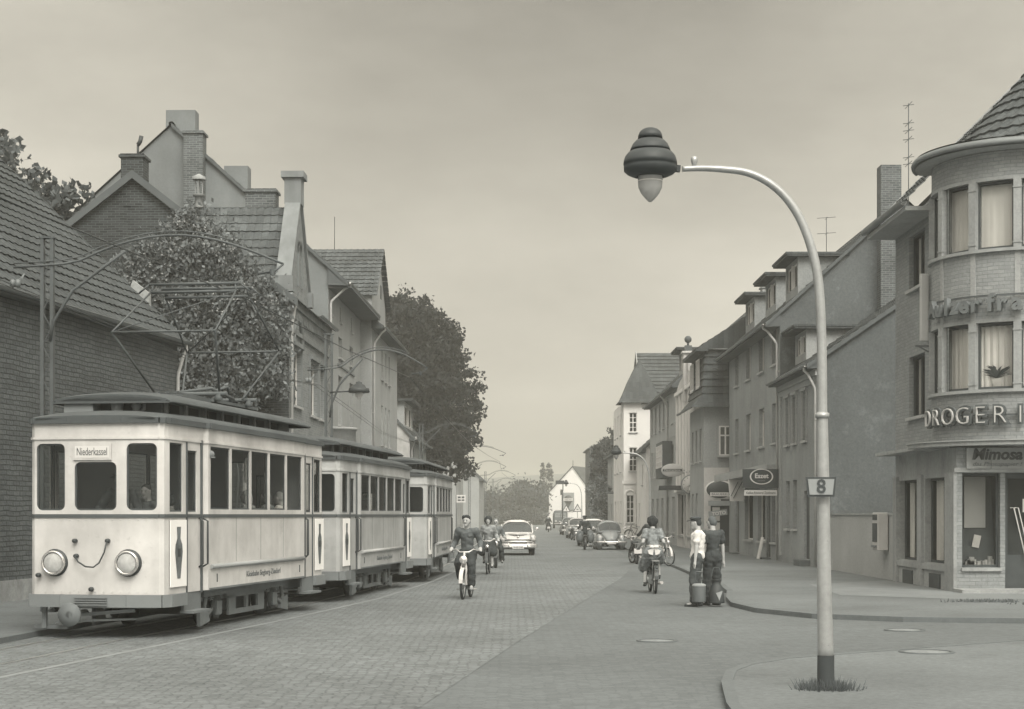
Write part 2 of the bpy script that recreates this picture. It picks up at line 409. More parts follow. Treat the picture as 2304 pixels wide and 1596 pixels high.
def window(parent, x0, x1, z0, z1, y=.14, fm=None, gm=None, style='cross', sill=True, cur=None, M=None, fw=.055, sm=None, room=.25):
    """a window set into its opening (parent's coordinates, M places it on another wall)"""
    fm = fm or frame_w; gm = gm or glass
    b = MB(M); d = .05
    b.box(x0, x0+fw, y-d, y, z0, z1); b.box(x1-fw, x1, y-d, y, z0, z1)
    b.box(x0+fw, x1-fw, y-d, y, z0, z0+fw); b.box(x0+fw, x1-fw, y-d, y, z1-fw, z1)
    w = x1-x0; h = z1-z0; q = fw*.6; f = y-.008
    if style in ('cross', 'tee', 'bars'):
        zt = z0 + h*(.68 if style != 'bars' else .5); b.box(x0+fw, x1-fw, y-d, f, zt-q, zt+q)
        b.box((x0+x1)/2-q, (x0+x1)/2+q, y-d-.004, y-.004, z0+fw, (zt-q) if style == 'tee' else z1-fw)
        if style == 'bars':
            for k in (.25, .75): b.box(x0+fw, x1-fw, y-d, f, z0+h*k-q*.6, z0+h*k+q*.6)
    elif style == 'two': b.box((x0+x1)/2-q, (x0+x1)/2+q, y-d, f, z0+fw, z1-fw)
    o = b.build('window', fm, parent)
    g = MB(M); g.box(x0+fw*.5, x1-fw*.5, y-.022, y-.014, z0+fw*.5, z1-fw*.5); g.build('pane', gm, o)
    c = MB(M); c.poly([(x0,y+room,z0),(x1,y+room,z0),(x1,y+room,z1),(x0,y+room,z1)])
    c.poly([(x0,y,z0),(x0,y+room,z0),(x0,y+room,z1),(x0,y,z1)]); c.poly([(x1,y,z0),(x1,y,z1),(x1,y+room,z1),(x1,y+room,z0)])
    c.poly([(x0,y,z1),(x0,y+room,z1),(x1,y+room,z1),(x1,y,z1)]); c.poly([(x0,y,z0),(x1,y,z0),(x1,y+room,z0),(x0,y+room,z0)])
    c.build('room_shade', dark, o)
    if cur:
        k = MB(M); n = max(6, int((x1-x0)/.05)); a = x0+fw; e = x1-fw
        spans = [(a, e)] if cur in ('full', 'blind', 'sheet') else [(a, a+(e-a)*.3), (e-(e-a)*.3, e)]
        zz = z0+fw if cur != 'blind' else z0+h*.35
        for s0, s1 in spans:
            m = max(3, int(n*(s1-s0)/(e-a)))
            for i in range(m):
                u0 = s0+(s1-s0)*i/m; u1 = s0+(s1-s0)*(i+1)/m
                am_ = .03 if cur in ('full', 'side') else .004; w0 = am_*math.sin(i*1.9); w1 = am_*math.sin((i+1)*1.9)
                k.poly([(u0,y+.07+w0,zz),(u1,y+.07+w1,zz),(u1,y+.07+w1,z1-fw),(u0,y+.07+w0,z1-fw)])
        k.build('blind' if cur == 'blind' else 'curtain', blind if cur == 'blind' else curt, o)
    if sill:
        s = MB(M); s.box(x0-.07, x1+.07, -.09, y-d-.003, z0-.075, z0-.003); s.build('sill', sm or sillm, parent)
    return o

def gutter_line(parent, x0, x1, y, z, r=.065, m=None):
    b = MB(); b.lathe([(r, x0), (r, x1)], (0, y, z), 10, 'x', a0=math.pi, a1=2*math.pi)
    b.lathe([(r*.88, x0), (r*.88, x1)], (0, y, z), 10, 'x', a0=math.pi, a1=2*math.pi)
    b.tube([(x0, y-r, z+.004), (x1, y-r, z+.004)], .012, 6)
    return b.build('gutter', m or zinc, parent)
def downpipe(parent, x, ye, ze, yw=-.08, zb=.15, r=.045, m=None):
    b = MB(); b.tube([(x, ye, ze-.04), (x, ye, ze-.2), (x, ye+(yw-ye)*.3, ze-.3), (x, yw-.02, ze-.75), (x, yw, ze-.9), (x, yw, zb)], r, 8)
    z = ze-1.8
    while z > 1: b.box(x-r*1.5, x+r*1.5, yw-r*.6, .0, z, z+.03); z -= 2
    return b.build('downpipe', m or zinc_l, parent)
def chimney(parent, x0, x1, y0, y1, z0, z1, m=None, cap=True, name='chimney'):
    b = MB(); b.box(x0, x1, y0, y1, z0, z1 - (.12 if cap else 0))
    if cap: b.box(x0-.06, x1+.06, y0-.06, y1+.06, z1-.12, z1-.04); b.box(x0-.02, x1+.02, y0-.02, y1+.02, z1-.04, z1)
    return b.build(name, m or brick_c, parent)
def ridge_tiles(parent, x0, x1, y, z, m, r=.11):
    b = MB(); n = max(1, int(abs(x1-x0)/.4)); L = (x1-x0)/n
    for i in range(n): b.lathe([(r, x0+L*i), (r*.86, x0+L*(i+1))], (0, y, z-.06), 8, 'x', a0=0, a1=math.pi)
    return b.build('ridge', m, parent)
def dormer(parent, x0, x1, yf, zb, zt, slope, wm, rm, over=.45):
    """flat roofed box dormer standing on the front slope; slope = roof height gained per metre of depth"""
    yb = yf + (zt - zb) / slope + .2
    b = MB(); wi = (x1-x0)
    b.wall(x0, x1, zb, zt, [(x0+.22, x1-.22, zb+.35, zt-.15)], yf, .12)
    for x in (x0, x1): b.poly([(x, yf, zb), (x, yf, zt), (x, yb, zt), (x, yf + .01, zb)])
    o = b.build('dormer', wm, parent)
    r = MB(); r.box(x0-over*.6, x1+over*.6, yf-over, yb+.1, zt+.002, zt+.07); r.box(x0-over*.66, x1+over*.66, yf-over-.04, yb+.1, zt+.072, zt+.15)
    r.build('dormer_roof', rm, o)
    n = MB(); x = x0+.22
    for a, c in ((x0+.22, (x0+x1)/2-.08), ((x0+x1)/2+.08, x1-.22)):
        window(o, a, c, zb+.35, zt-.15, .12 , style='plain', sill=False, cur='full', M=T((0, yf, 0)))
    n.box((x0+x1)/2-.08, (x0+x1)/2+.08, yf, yf+.12, zb+.35, zt-.15); n.build('post', frame_w, o)
    return o

def row_house(name, label, cat, O, rz, L, D, eave, pitch, wm, rm, ops, over=.4, ridge_at=None, gable0=True, gable1=True,
              tile=.26, course=.33, curmap=None, wstyle='cross', fm=None, gut=True, gm=None, reveal=.2, group=None):
    """street front on local y=0 (street at -y), depth +y. ops: windows (x0,x1,z0,z1[,style,curtain])"""
    h = thing(name, label, cat, O, rz, group)
    yr = ridge_at or D / 2; zr = eave + yr * pitch
    b = MB(); b.wall(0, L, 0, eave, [o[:4] for o in ops], 0, reveal)
    b.build('wall', wm, h)
    g = MB()
    for x, sgn in ((0, 1), (L, -1)):
        g.poly([(x, 0, 0), (x, 0, eave), (x, yr, zr), (x, D, eave + (2*yr-D)*pitch if D > yr*2 else eave), (x, D, 0)])
    g.poly([(0, D, 0), (L, D, 0), (L, D, eave), (0, D, eave)])
    g.build('gable_wall', gm or wm, h)
    r = MB(); zo = eave - over*pitch
    r.roof(-.12, L+.12, -over, zo+.05, yr, zr+.05, course, .035, tile)
    r.poly([(-.12, yr, zr+.05), (L+.12, yr, zr+.05), (L+.12, D+over, eave-over*pitch+.05), (-.12, D+over, eave-over*pitch+.05)])
    r.build('roof', rm, h)
    s = MB(); s.prism([(-.12, -over, zo-.02), (-.12, 0.0, eave-.02), (-.12, 0.0, zo-.06), (-.12, -over, zo-.08)], (L+.24, 0, 0)) 
    s.build('eaves', soffit, h)
    for x in (-.15, L+.12): v = MB(); v.prism([(x, -over, zo-.09), (x, -over, zo+.06), (x, yr, zr+.06), (x, yr, zr-.09)], (.03, 0, 0)); v.build('verge_board', wood_v, h)
    ridge_tiles(h, -.1, L+.1, yr, zr+.07, rm)
    if gut: gutter_line(h, -.1, L+.1, -over-.05, zo+.03)
    for i, o in enumerate(ops):
        st = o[4] if len(o) > 4 else wstyle; cu = o[5] if len(o) > 5 else 'full'
        if st == 'none': continue
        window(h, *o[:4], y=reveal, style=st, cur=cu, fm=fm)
    return h
# ---------------- ground ----------------
setts = mat('street setts', .165, .24, .5, kind='setts', w=.125, h=.085, ma=.115, var2=.16, bump=.9, patch=-.2, bdist=.02, fine=.1)
small_setts = mat('small pavers', .13, .22, .3, kind='setts', w=.12, h=.09, ma=.11, var2=.1, patch=-.12, bump=.4, bdist=.008, fine=.12)
slab = mat('pavement gravel', .145, .26, .6, patch=-.16, chips=.2, bump=.6, fine=.25)
slabs = mat('paving slabs', .19, .12, .5, kind='brick', axis='flat', w=.5, h=.5, mortar=.01, ma=.2, var2=.12, bump=.3, fine=.08)
kerbm = mat('kerb stone', .13, .15, 3, fine=.12, bump=.4)
earth = mat('open ground', .12, .25, .1)
railm = mat('rail steel', .33, .2, 3, rough=.35, metal=.6)
KL = [(-9.5,-4),(-8.3,12),(-7.75,18),(-7.25,23.3),(-6.95,27),(-6.2,33),(-5.3,43),(-4.9,55),(-4.9,75),(-4.75,100),(-4.3,125),(-3.7,160),(-2.8,192),(-2.3,231),(-2.0,300),(-2,420)]
KR = [(13,420),(11,330),(8.6,230),(6.9,160),(6.2,115),(5.98,90),(5.7,61),(5.45,50),(5.3,42.5),(5.0,38.2),(4.6,35.2),(4.42,33),(4.6,31),(5.3,29.3),(6.6,28.4),(8.5,28),(15,27.3),(40,24)]
def interp(L, y):
    L = sorted(L, key=lambda p: p[1])
    for a, b in zip(L, L[1:]):
        if a[1] <= y <= b[1]: t = (y-a[1])/(b[1]-a[1]); return a[0]+(b[0]-a[0])*t
    return L[0][0]
def tri_poly(mb, pts, z):
    from mathutils.geometry import tessellate_polygon
    vs = [Vector((p[0], p[1], z)) for p in pts]
    fs = [list(f) for f in tessellate_polygon([vs])]
    fs = [f if (vs[f[1]]-vs[f[0]]).cross(vs[f[2]]-vs[f[0]]).z > 0 else f[::-1] for f in fs]
    mb.add(vs, fs)
g = MB(); g.poly([(-1200,-60,-.03),(1200,-60,-.03),(1200,1150,-.03),(-1200,1150,-.03)])
tag(g.build('ground', earth), kind='structure')
g = MB(); g.poly([(-12,-6,0),(45,-6,0),(45,420,0),(-12,420,0)])
tag(g.build('road', small_setts), kind='structure')
# coarse sett carriageway, left of a slanting seam
seam = [(-6,-6),(-3.0,8),(-.85,15.8),(.1,24),(1.1,32),(3.0,47),(4.6,62),(5.2,80),(5.6,115),(6.4,160),(8,230),(10.5,330),(12,420)]
g = MB(); tri_poly(g, KL[1:] + seam[::-1][:-1], .004)
tag(g.build('carriageway', setts), kind='structure')
def slab_obj(name, pts, z, m):
    b = MB(); tri_poly(b, pts, z)
    n = len(pts)
    for i in range(n):
        p = pts[i]; q = pts[(i+1) % n]; b.poly([(p[0],p[1],-.01),(q[0],q[1],-.01),(q[0],q[1],z),(p[0],p[1],z)])
    return tag(b.build(name, m), kind='structure')
slab_obj('pavement_right', KR + [(60,24),(60,420)], .08, slab)
slab_obj('pavement_left', [(-40,-4)] + KL + [(-40,420)], .08, slab)
NC = [(1.6,-6),(1.75,8),(2.1,15.6),(2.3,17.6),(2.5,18.8),(2.8,19.6),(3.35,20.4),(4.6,21.4),(7.05,23.3),(9,24),(14,23.6),(40,20)]
slab_obj('pavement_near', NC + [(40,-6)], .06, slab)
def kerb(name, pts, z, wd, side):
    b = MB(); off = []
    for i, p in enumerate(pts):
        a = Vector(pts[max(i-1,0)]); c = Vector(pts[min(i+1,len(pts)-1)]); d = (c-a).normalized()
        off.append((p[0]+d.y*wd*side, p[1]-d.x*wd*side))
    np_, no_ = [], []
    for (p, q), (a, c) in zip(zip(pts, pts[1:]), zip(off, off[1:])):
        l = math.dist(p, q); k = max(1, int(l)) if abs(p[1]) < 70 else 1
        for i in range(k):
            e = .006 / max(l, .1) if k > 1 else 0
            L_ = lambda u, v, t: (u[0]+(v[0]-u[0])*t, u[1]+(v[1]-u[1])*t)
            np_.append((L_(p,q,i/k+e), L_(p,q,(i+1)/k-e))); no_.append((L_(a,c,i/k+e), L_(a,c,(i+1)/k-e)))
    for (p, q), (a, c) in zip(np_, no_):
        b.poly([(*p,z),(*q,z),(*c,z),(*a,z)]); b.poly([(*a,0),(*c,0),(*c,z),(*a,z)]); b.poly([(*p,0),(*q,0),(*q,z),(*p,z)])
    return tag(b.build(name, kerbm), kind='structure')
kerb('kerb_right', KR[1:], .086, .14, 1)
kerb('kerb_left', KL[1:], .086, .14, 1)
kerb('kerb_near', NC[1:], .066, .12, -1)
gm_ = mat('gutter dirt', .1, .3, 1.5, fine=.2, bump=.4)
for nm_, pts, s_ in (('gutter_right', KR[2:], -1), ('gutter_left', KL[1:], -1), ('gutter_near', NC[1:], 1)):
    b = MB(); of = []
    for i, p in enumerate(pts):
        d = (Vector(pts[min(i+1,len(pts)-1)]) - Vector(pts[max(i-1,0)])).normalized(); of.append((p[0]+d.y*.22*s_, p[1]-d.x*.22*s_))
    for p, q, a, c in zip(pts, pts[1:], of, of[1:]): b.poly([(*p,.0065),(*q,.0065),(*c,.0065),(*a,.0065)])
    tag(b.build(nm_, gm_), kind='structure')
# paved slab strip in front of the corner shop and lighter crossing bands
g = MB(); tri_poly(g, [(7.3,41.5),(9.75,44),(9.75,39),(10.3,36.6),(14,36.2),(14,34.6),(9.2,34.2),(7.0,36)], .084); tag(g.build('slab_path', slabs), kind='structure')
# tram track: curve of the track centre
TC = [(-8.0,10),(-6.9,18),(-6.03,24.5),(-4.68,33),(-4.55,34.4),(-3.62,43.2),(-3.4,45),(-2.98,53.5),(-2.8,62),(-2.75,80),(-2.6,110),(-2.2,150),(-1.3,192),(-.8,231),(-.4,300)]
for sgn in (-.5, .5):
    b = MB()
    for wd, z, off in ((.05, .012, 0), (.03, .009, .05*(-1 if sgn > 0 else 1))):
        for (x0,y0),(x1,y1) in zip(TC, TC[1:]):
            d = Vector((x1-x0, y1-y0)).normalized(); n = Vector((d.y, -d.x)); c = sgn + off
            b.prism([(x0+n.x*(c-wd/2), y0+n.y*(c-wd/2), z-.02), (x0+n.x*(c+wd/2), y0+n.y*(c+wd/2), z-.02),
                     (x1+n.x*(c+wd/2), y1+n.y*(c+wd/2), z-.02), (x1+n.x*(c-wd/2), y1+n.y*(c-wd/2), z-.02)], (0,0,.02))
    tag(b.build('tram_rail', railm), kind='structure')
b = MB(); L0 = [(-6.35,15),(-5.67,18.7),(-4.87,23.3),(-3.9,29),(-2.9,36),(-2.2,45),(-1.75,55),(-1.6,75),(-1.4,110)]
for (x0,y0),(x1,y1) in zip(L0, L0[1:]): b.poly([(x0,y0,.0075),(x0+.1,y0,.0075),(x1+.1,y1,.0075),(x1,y1,.0075)])
tag(b.build('track_edging', mat('edging stone', .22, .15, 3, fine=.12)), kind='structure')
# manholes
def manhole(p, r, z, label, grp='round manhole covers'):
    t = thing('manhole', label, 'manhole cover', (p[0], p[1], z), 0, grp)
    b = MB(); b.lathe([(r*1.18,0),(r*1.16,.012),(r*.98,.014),(r*.97,.002)], n=40); b.build('ring', iron, t)
    b = MB(); b.lathe([(0,.012),(r*.7,.011),(r*.95,.006)], n=40)
    b.build('lid', mat('manhole lid', .21, .2, 8, fine=.2, bump=.8), t)
manhole(G(2085,1468,.06), .3, .061, 'large round manhole cover in the near pavement right of the lamp post')
manhole(G(2035,1419), .27, .003, 'round manhole cover in the side street nearer the shop')
manhole(G(1478,1443), .25, .003, 'flat round manhole cover in the road left of the lamp post')
# hill and far wood
hm = mat('wooded hill', .1, .2, .02)
b = MB(); xs = [-900+i*45 for i in range(41)]
for i in range(40):
    f = lambda x: 19.5 + 3*math.sin(x*.012+.6) + 1.5*math.sin(x*.041)
    a, c = xs[i], xs[i+1]
    b.add([(a,500,-2),(c,500,-2),(a,860,f(a)),(c,860,f(c)),(a,1100,f(a)*1.02),(c,1100,f(c)*1.02)], [(0,1,3,2),(2,3,5,4)])
tag(b.build('hill', hm), kind='structure')
# ---------------- left side houses ----------------
ra = R(90) - math.atan(.147); rb = R(90) - math.atan(.023)
h = row_house('brick_workshop', 'long low dark brick workshop with a big tiled roof behind the front tram', 'building',
    (-12.2, 18, 0), ra, 25.3, 12, 6.4, .95, brick_l, tile_l, [], over=.28, ridge_at=6, tile=.3, course=.36)
downpipe(h, 25.1, -.3, 6.15, zb=.1)
b = MB(); b.prism([(25.3,.75,7.0),(25.3,.75,7.45),(25.3,1.2,7.8),(25.3,1.3,7.5)], (.12,0,0)); b.build('parapet_stone', concrete, h)
b = MB(); b.box(-.05,25.2,-.03,.0,0,.5); b.build('plinth', concrete, h)

# brick gabled house with the ornate cross gable
h = thing('brick_gable_house', 'sooty brick house with a creeper on its gable and an ornate front gable', 'house', (-7.0, 53, 0), rb)
fo = [(.8,2.5,5.3,7.1),(4.6,6.4,5.2,7.0),(.8,2.5,1.2,3.4),(4.6,6.4,1.2,3.4),(6.9,8.2,5.2,7.0)]
b = MB(); b.wall(0,9.2,0,8.7,fo,0,.18); b.build('wall', brick_m, h)
for o in fo: window(h,*o,y=.18,style='tee',cur='full')
g = MB(); g.poly([(0,0,0),(0,0,8.7),(0,4.9,12.4),(0,9.8,8.7),(0,9.8,0)]); g.poly([(9.2,0,0),(9.2,9.8,0),(9.2,9.8,8.7),(9.2,4.9,12.4),(9.2,0,8.7)])
g.poly([(0,9.8,0),(9.2,9.8,0),(9.2,9.8,8.7),(0,9.8,8.7)]); g.build('gable_wall', brick_d, h)
r = MB(); r.roof(-.15,9.2,-.3,8.52,4.9,12.5,.33,.035,.27); r.poly([(-.15,4.9,12.5),(9.2,4.9,12.5),(9.2,10.2,8.4),(-.15,10.2,8.4)]); r.build('roof', tile_d, h)
v = MB()
for a, c in (((-.3,8.5),(4.9,12.54)),((10.1,8.5),(4.9,12.54))):
    v.prism([(-.22,a[0],a[1]-.2),(-.22,a[0],a[1]+.06),(-.22,c[0],c[1]+.06),(-.22,c[0],c[1]-.2)],(.1,0,0))
v.build('verge_board', soffit, h)
chimney(h, -.02,.75,4.6,5.3,11.5,13.15,brick_d)
b = MB(); b.tube([(.35,4.85,13.1),(.35,4.85,13.5)],.04,8); b.tube([(.35,4.85,13.5),(.35,4.78,13.6),(.35,4.74,13.78)],.07,8); b.build('chimney_cowl', black_p, h)
# cross wing
r = MB()
Mx = Matrix(((0,1,0,0),(-1,0,0,3.9),(0,0,1,0),(0,0,0,1)))
r.M = T((0,0,0)) @ Matrix(((0,1,0,0),(1,0,0,0),(0,0,1,0),(0,0,0,1)))
r.roof(.3,4.4,.1,8.85,2.2,11.85,.36,.035,.27); r.roof(.3,4.4,4.3,8.85,2.2,11.85,.36,.035,.27)
r.build('roof', tile_m, h)
b = MB(); b.M = None
b.prism([(.15,0,8.5),(.15,0,9.3),(2.2,0,12.1),(4.25,0,9.3),(4.25,0,8.5)],(0,.34,0)); b.build('street_gable', brick_m, h)
c = MB()
for s in (-1,1):
    a = Vector((2.2+s*2.2,.17,9.2)); d = Vector((2.2+s*.1,.17,12.15)); c.bar(a,d,.5,.14)
c.box(-.12,.35,-.14,.48,8.8,9.3); c.box(4.1,4.55,-.14,.48,8.8,9.3)
c.box(1.86,2.54,-.1,.44,11.9,12.75); c.box(1.76,2.64,-.2,.54,12.75,12.95); c.build('coping', stucco, h)
b = MB(); b.box(-.02,9.2,-.16,0,8.35,8.62); b.box(-.02,9.2,-.08,0,8.2,8.35); b.box(-.02,9.2,-.1,0,7.55,7.68)
for i in range(24): b.box(.1+i*.38,.26+i*.38,-.12,0,8.02,8.2)
for o in fo[:2]+fo[4:]: b.box(o[0]-.14,o[1]+.14,-.12,-.002,o[3]+.1,o[3]+.24); b.box(o[0]-.16,o[0]-.04,-.05,-.001,o[2],o[3]+.1); b.box(o[1]+.04,o[1]+.16,-.05,-.001,o[2],o[3]+.1)
b.build('cornice', stucco, h)
b = MB(); b.lathe([(1.0,0),(.8,0),(.8,-.1),(1.0,-.1),(1.0,0)],(1.65,0,7.3),12,'y',a0=0,a1=math.pi)
b.lathe([(.45,-.06),(.3,-.06),(.3,0),(.45,0)],(2.2,0,10.3),12,'y',a0=0,a1=math.pi)
for x in (1.75,2.53): b.box(x,x+.13,-.06,0,9.2,10.3)
b.build('arch_moulding', stucco, h)
downpipe(h, .1, -.22, 8.6, zb=.1)
gutter_line(h, 4.5, 9.2, -.36, 8.6)
chimney(h, 2.9,3.6,.9,1.9,11.0,12.6,brick_c)
b = MB(); b.lathe([(.14,0),(.12,.35),(.2,.36),(.2,.42)],(2.2,3.3,11.85),12)
for k in range(4): a=k*math.pi/2; b.box(2.2+.12*math.cos(a)-.015,2.2+.12*math.cos(a)+.015,3.3+.12*math.sin(a)-.015,3.3+.12*math.sin(a)+.015,12.2,12.75)
b.lathe([(.22,12.75),(.22,12.85),(.02,12.95)],(2.2,3.3,0),12); b.build('chimney_pot', concrete, h)
# arched window in the brick gable
b = MB(); b.M = RZ(R(-90))@T((0,0,0))
h['dummy'] = 0; del h['dummy']
Mg = Matrix(((0,1,0,-.02),(-1,0,0,0),(0,0,1,0),(0,0,0,1)))      # wall at local x=0 facing -x ; u = -y
window(h,-8.0,-6.6,7.2,8.4,y=.02,style='bars',cur=None,M=Mg)
b = MB(Mg); b.lathe([(.95,0),(.72,0),(.72,-.04),(.95,-.04),(.95,0)],(-7.3,0,8.35),14,'y',a0=.25,a1=math.pi-.25); b.build('brick_arch', brick_c, h)

# plastered tall house
h = row_house('plastered_house', 'tall plastered house with a deep soffit and bare rendered gable behind the brick one', 'house',
    (-6.79, 62.4, 0), rb, 10.6, 11.6, 11.0, .9, plaster_m, tile_m,
    [(.5,.9,9.3,9.9,'plain',None),(3.4,3.8,9.3,9.9,'plain',None),(7.0,7.4,9.3,9.9,'plain',None),
     (3.0,4.2,5.3,7.2,'cross','full'),(6.6,7.8,5.3,7.2,'cross','full'),(3.0,4.2,7.9,8.7,'two',None),(6.6,7.8,7.9,8.7,'two',None),
     (3.0,4.2,1.6,3.4,'cross','full'),(6.6,7.8,1.6,3.4,'cross','full')], over=.75, ridge_at=5.8, gm=mat('weathered gable plaster',.19,.2,1,streak=.06,bump=.5,fine=.08))
b = MB(); b.box(-.02,10.6,-.85,0,10.18,10.26); b.build('soffit', soffit, h)
downpipe(h, .15, -.8, 10.45, zb=.1)
chimney(h, .3,.95,5.0,6.1,15.2,16.85,MATS['weathered gable plaster'],cap=False)
chimney(h, -.55,.15,4.55,5.25,12.0,15.9,brick_c)
chimney(h, 1.2,1.9,3.2,4.1,13.6,14.95,MATS['weathered gable plaster'],cap=False)
b = MB(); b.lathe([(.95,0),(.95,1.0),(1.0,1.0),(1.0,1.1),(.9,1.1)],(1.9,.15,4.0),18,a0=math.pi,a1=2*math.pi); b.box(.95,2.85,-.8,0,3.9,4.0); b.build('balcony', plaster_l, h)
b = MB(); b.box(2.6,8.2,-.05,0,7.55,7.62); b.build('string_course', stucco, h)

# house with roof gable and narrow windows
ops = [(x,x+.75,z,z+t,'two','full') for z,t in ((8.0,1.35),(5.0,1.8),(2.0,1.6)) for x in (4.1,5.8,7.5)]
h = row_house('stair_window_house', 'grey rendered house with narrow stacked windows and a small roof gable beside the big tree', 'house',
    (-6.06, 73, 0), rb, 12, 10, 10.3, .8, plaster_m, tile_d, ops, over=.5, ridge_at=5)
b = MB(); b.poly([(0,0,10.1),(6,0,10.1),(6,0,11.4),(3,0,13.7),(0,0,11.4)]); b.poly([(0,0,10.1),(0,0,11.4),(0,5,11.4),(0,5,10.1)]); b.poly([(6,0,10.1),(6,5,10.1),(6,5,11.4),(6,0,11.4)])
b.build('roof_gable', plaster_m, h)
r = MB(Matrix(((0,1,0,0),(1,0,0,0),(0,0,1,0),(0,0,0,1))))
r.roof(-.25,5,-.2,11.25,3,13.75,.33,.035,.27); r.roof(-.25,5,6.2,11.25,3,13.75,.33,.035,.27); r.build('roof', tile_m, h)
b = MB(); b.box(1.8,2.3,-.01,.02,11.6,12.2); b.box(3.6,4.1,-.01,.02,11.6,12.2); b.build('vent', dark, h)
b = MB(); b.tube([(3,2,13.7),(3,2,15.2)],.015,6); b.build('lightning_rod', black_p, h)
downpipe(h, .3, -.55, 10.0, zb=.1)

# low whitewashed house
h = row_house('low_white_house', 'low old house with flaking whitewashed gable and a flat roofed dormer under the tree', 'house',
    (-5.57, 92, 0), rb, 12, 8, 6.2, 1.05, plaster_dg, tile_d, [(2,3,4.2,5.6),(6,7,4.2,5.6),(2,3,1.2,2.8),(6,7,1.2,2.8)], over=.3, ridge_at=3, gm=plaster_old)
dormer(h, .6, 6, .35, 6.4, 8.0, 1.05, plaster_l, tile_d)
downpipe(h, .4, -.3, 6.1, zb=.1)
# far small houses on the left
h = row_house('cream_cottage', 'cream rendered house just past the tram queue, seen edge-on beyond the wooden pole', 'house',
    (-4.95, 150, 0), rb, 12, 7, 6.6, .9, plaster_l, tile_d, [(2,3,3.6,5),(6,7,3.6,5),(2,3,1,2.4),(6,7,1,2.4)], over=.3)
h = row_house('far_grey_house', 'farthest grey house on the left with a peaked dark roof behind the catenary arches', 'house',
    (-3.9, 200, 0), rb, 14, 8, 6.2, .9, plaster_m, tile_d, [(2,3,3.6,5),(6,7,3.6,5)], over=.35)
# ---------------- right side ----------------
rr = R(-90); XF = 9.9
MS = Matrix(((0,-1,0,0),(1,0,0,0),(0,0,1,0),(0,0,0,1)))
def side_M(L):   # on right houses: wall at local x=L facing the camera (+x); u runs along +y
    return Matrix(((0,-1,0,L),(1,0,0,0),(0,0,1,0),(0,0,0,1)))
# grey two-storey house
h = row_house('grey_house', 'grey two-storey house with a dormer and bare stained gable, just behind the lamp post', 'house',
    (XF, 62.4, 0), rr, 7.9, 11, 6.85, .68, plaster_dg, tile_d,
    [(1.4,2.2,4.3,5.9,'tee','full'),(2.9,3.7,4.3,5.9,'tee','full'),(4.9,5.7,4.3,5.9,'tee','full'),
     (1.4,2.2,1.3,3.0,'tee','full'),(2.9,3.7,1.3,3.0,'tee','full'),(5.2,6.2,.3,2.6,'none')], over=.4, ridge_at=5.5, gm=plaster_st)
dormer(h, .4, 2.7, .5, 7.2, 8.35, .68, plaster_m, tile_d)
b = MB(); b.box(5.2,6.2,.08,.14,.3,2.6); b.build('door', mat('dark door wood',.07,.2,4), h)
b = MB(); b.box(0,7.9,-.12,0,6.3,6.5); b.box(0,7.9,-.06,0,6.1,6.3)
for x in (.02,7.5): b.box(x,x+.36,-.05,0,.3,6.1)
for o in ((1.4,2.2),(2.9,3.7),(4.9,5.7)): b.box(o[0]-.12,o[1]+.12,-.09,0,5.98,6.08); b.box(o[0]-.1,o[0],-.05,0,4.3,5.98); b.box(o[1],o[1]+.1,-.05,0,4.3,5.98)
b.build('cornice', plaster_m, h)
downpipe(h, 7.75, -.45, 6.65, zb=.1)
b = MB(); b.box(7.9,7.93,3.6,4.4,4.4,6.0); b.build('blocked_window', plaster_dg, h)
b = MB(); b.box(7.9,8.0,3.5,4.5,4.25,4.38); b.build('sill', sillm, h)
b = MB(); b.box(5.1,6.3,-.35,0,0,.28); b.build('doorstep', kerbm, h)

# low garden wall with vending machine
w_ = thing('garden_wall', 'low rendered wall joining the grey house to the corner shop', 'wall', (9.95,54.4,0), rr)
b = MB(); b.box(.0,10.7,0,.22,0,1.78); b.build('wall', mat('garden wall render',.36,.14,1.2,bump=.4,fine=.16), w_)
b = MB(); b.box(0,10.7,-.04,.26,1.783,1.84); b.build('coping', concrete, w_)
v = thing('vending_machine', 'wall mounted cigarette vending machine beside the corner shop', 'vending machine', (9.93,44.9,.85), rr)
b = MB(); b.box(-.33,.33,-.28,0,0,1.0); b.build('case', mat('pale machine paint',.5,.1,6,rough=.5), v, bevel=.02)
b = MB(); b.box(-.27,.27,-.296,-.282,.22,.72); b.box(-.27,.27,-.29,-.282,.8,.95); b.build('display', mat('machine window',.08,.3,20), v)
b = MB(); b.box(-.25,.25,-.34,-.282,.08,.14); b.build('tray', zinc, v)

# three storey Eszet house
wn = [(2.1,3.2),(5.6,6.9),(9.3,10.7),(12.7,14.0)]
ops = [(a,c,7.45,8.9,'two','full') for a,c in wn] + [(a,c,4.5,6.0,'two','full') for a,c in wn] + \
      [(9.0,11.0,.75,2.75,'plain',None),(11.3,12.3,.15,2.75,'none'),(12.6,13.9,.75,2.75,'two',None),(5.2,7.6,.75,2.75,'plain',None),(2.2,3.4,.15,2.6,'none')]
h = row_house('shop_house', 'three-storey dark rendered house with flat roofed dormers above a grocery canopy', 'house',
    (XF, 77, 0), rr, 14.6, 9.2, 9.3, .9, plaster_dg, tile_d, ops, over=.55, ridge_at=4.6, gm=plaster_st, curmap=None)
for x0 in (11.6, 6.4, .4): dormer(h, x0, x0+2.8, .7, 9.95, 11.35, .9, plaster_dg, tile_d)
chimney(h, 14.5,15.2,3.6,4.35,8.9,14.6,brick_c,cap=False)
b = MB(); b.box(11.3,12.3,.1,.16,.15,2.75); b.box(2.2,3.4,.1,.16,.15,2.6); b.build('door', mat('dark door wood',.07,.2,4), h)
b = MB(); b.box(11.2,12.4,-.3,0,0,.14); b.box(2.1,3.5,-.3,0,0,.14); b.build('doorstep', kerbm, h)
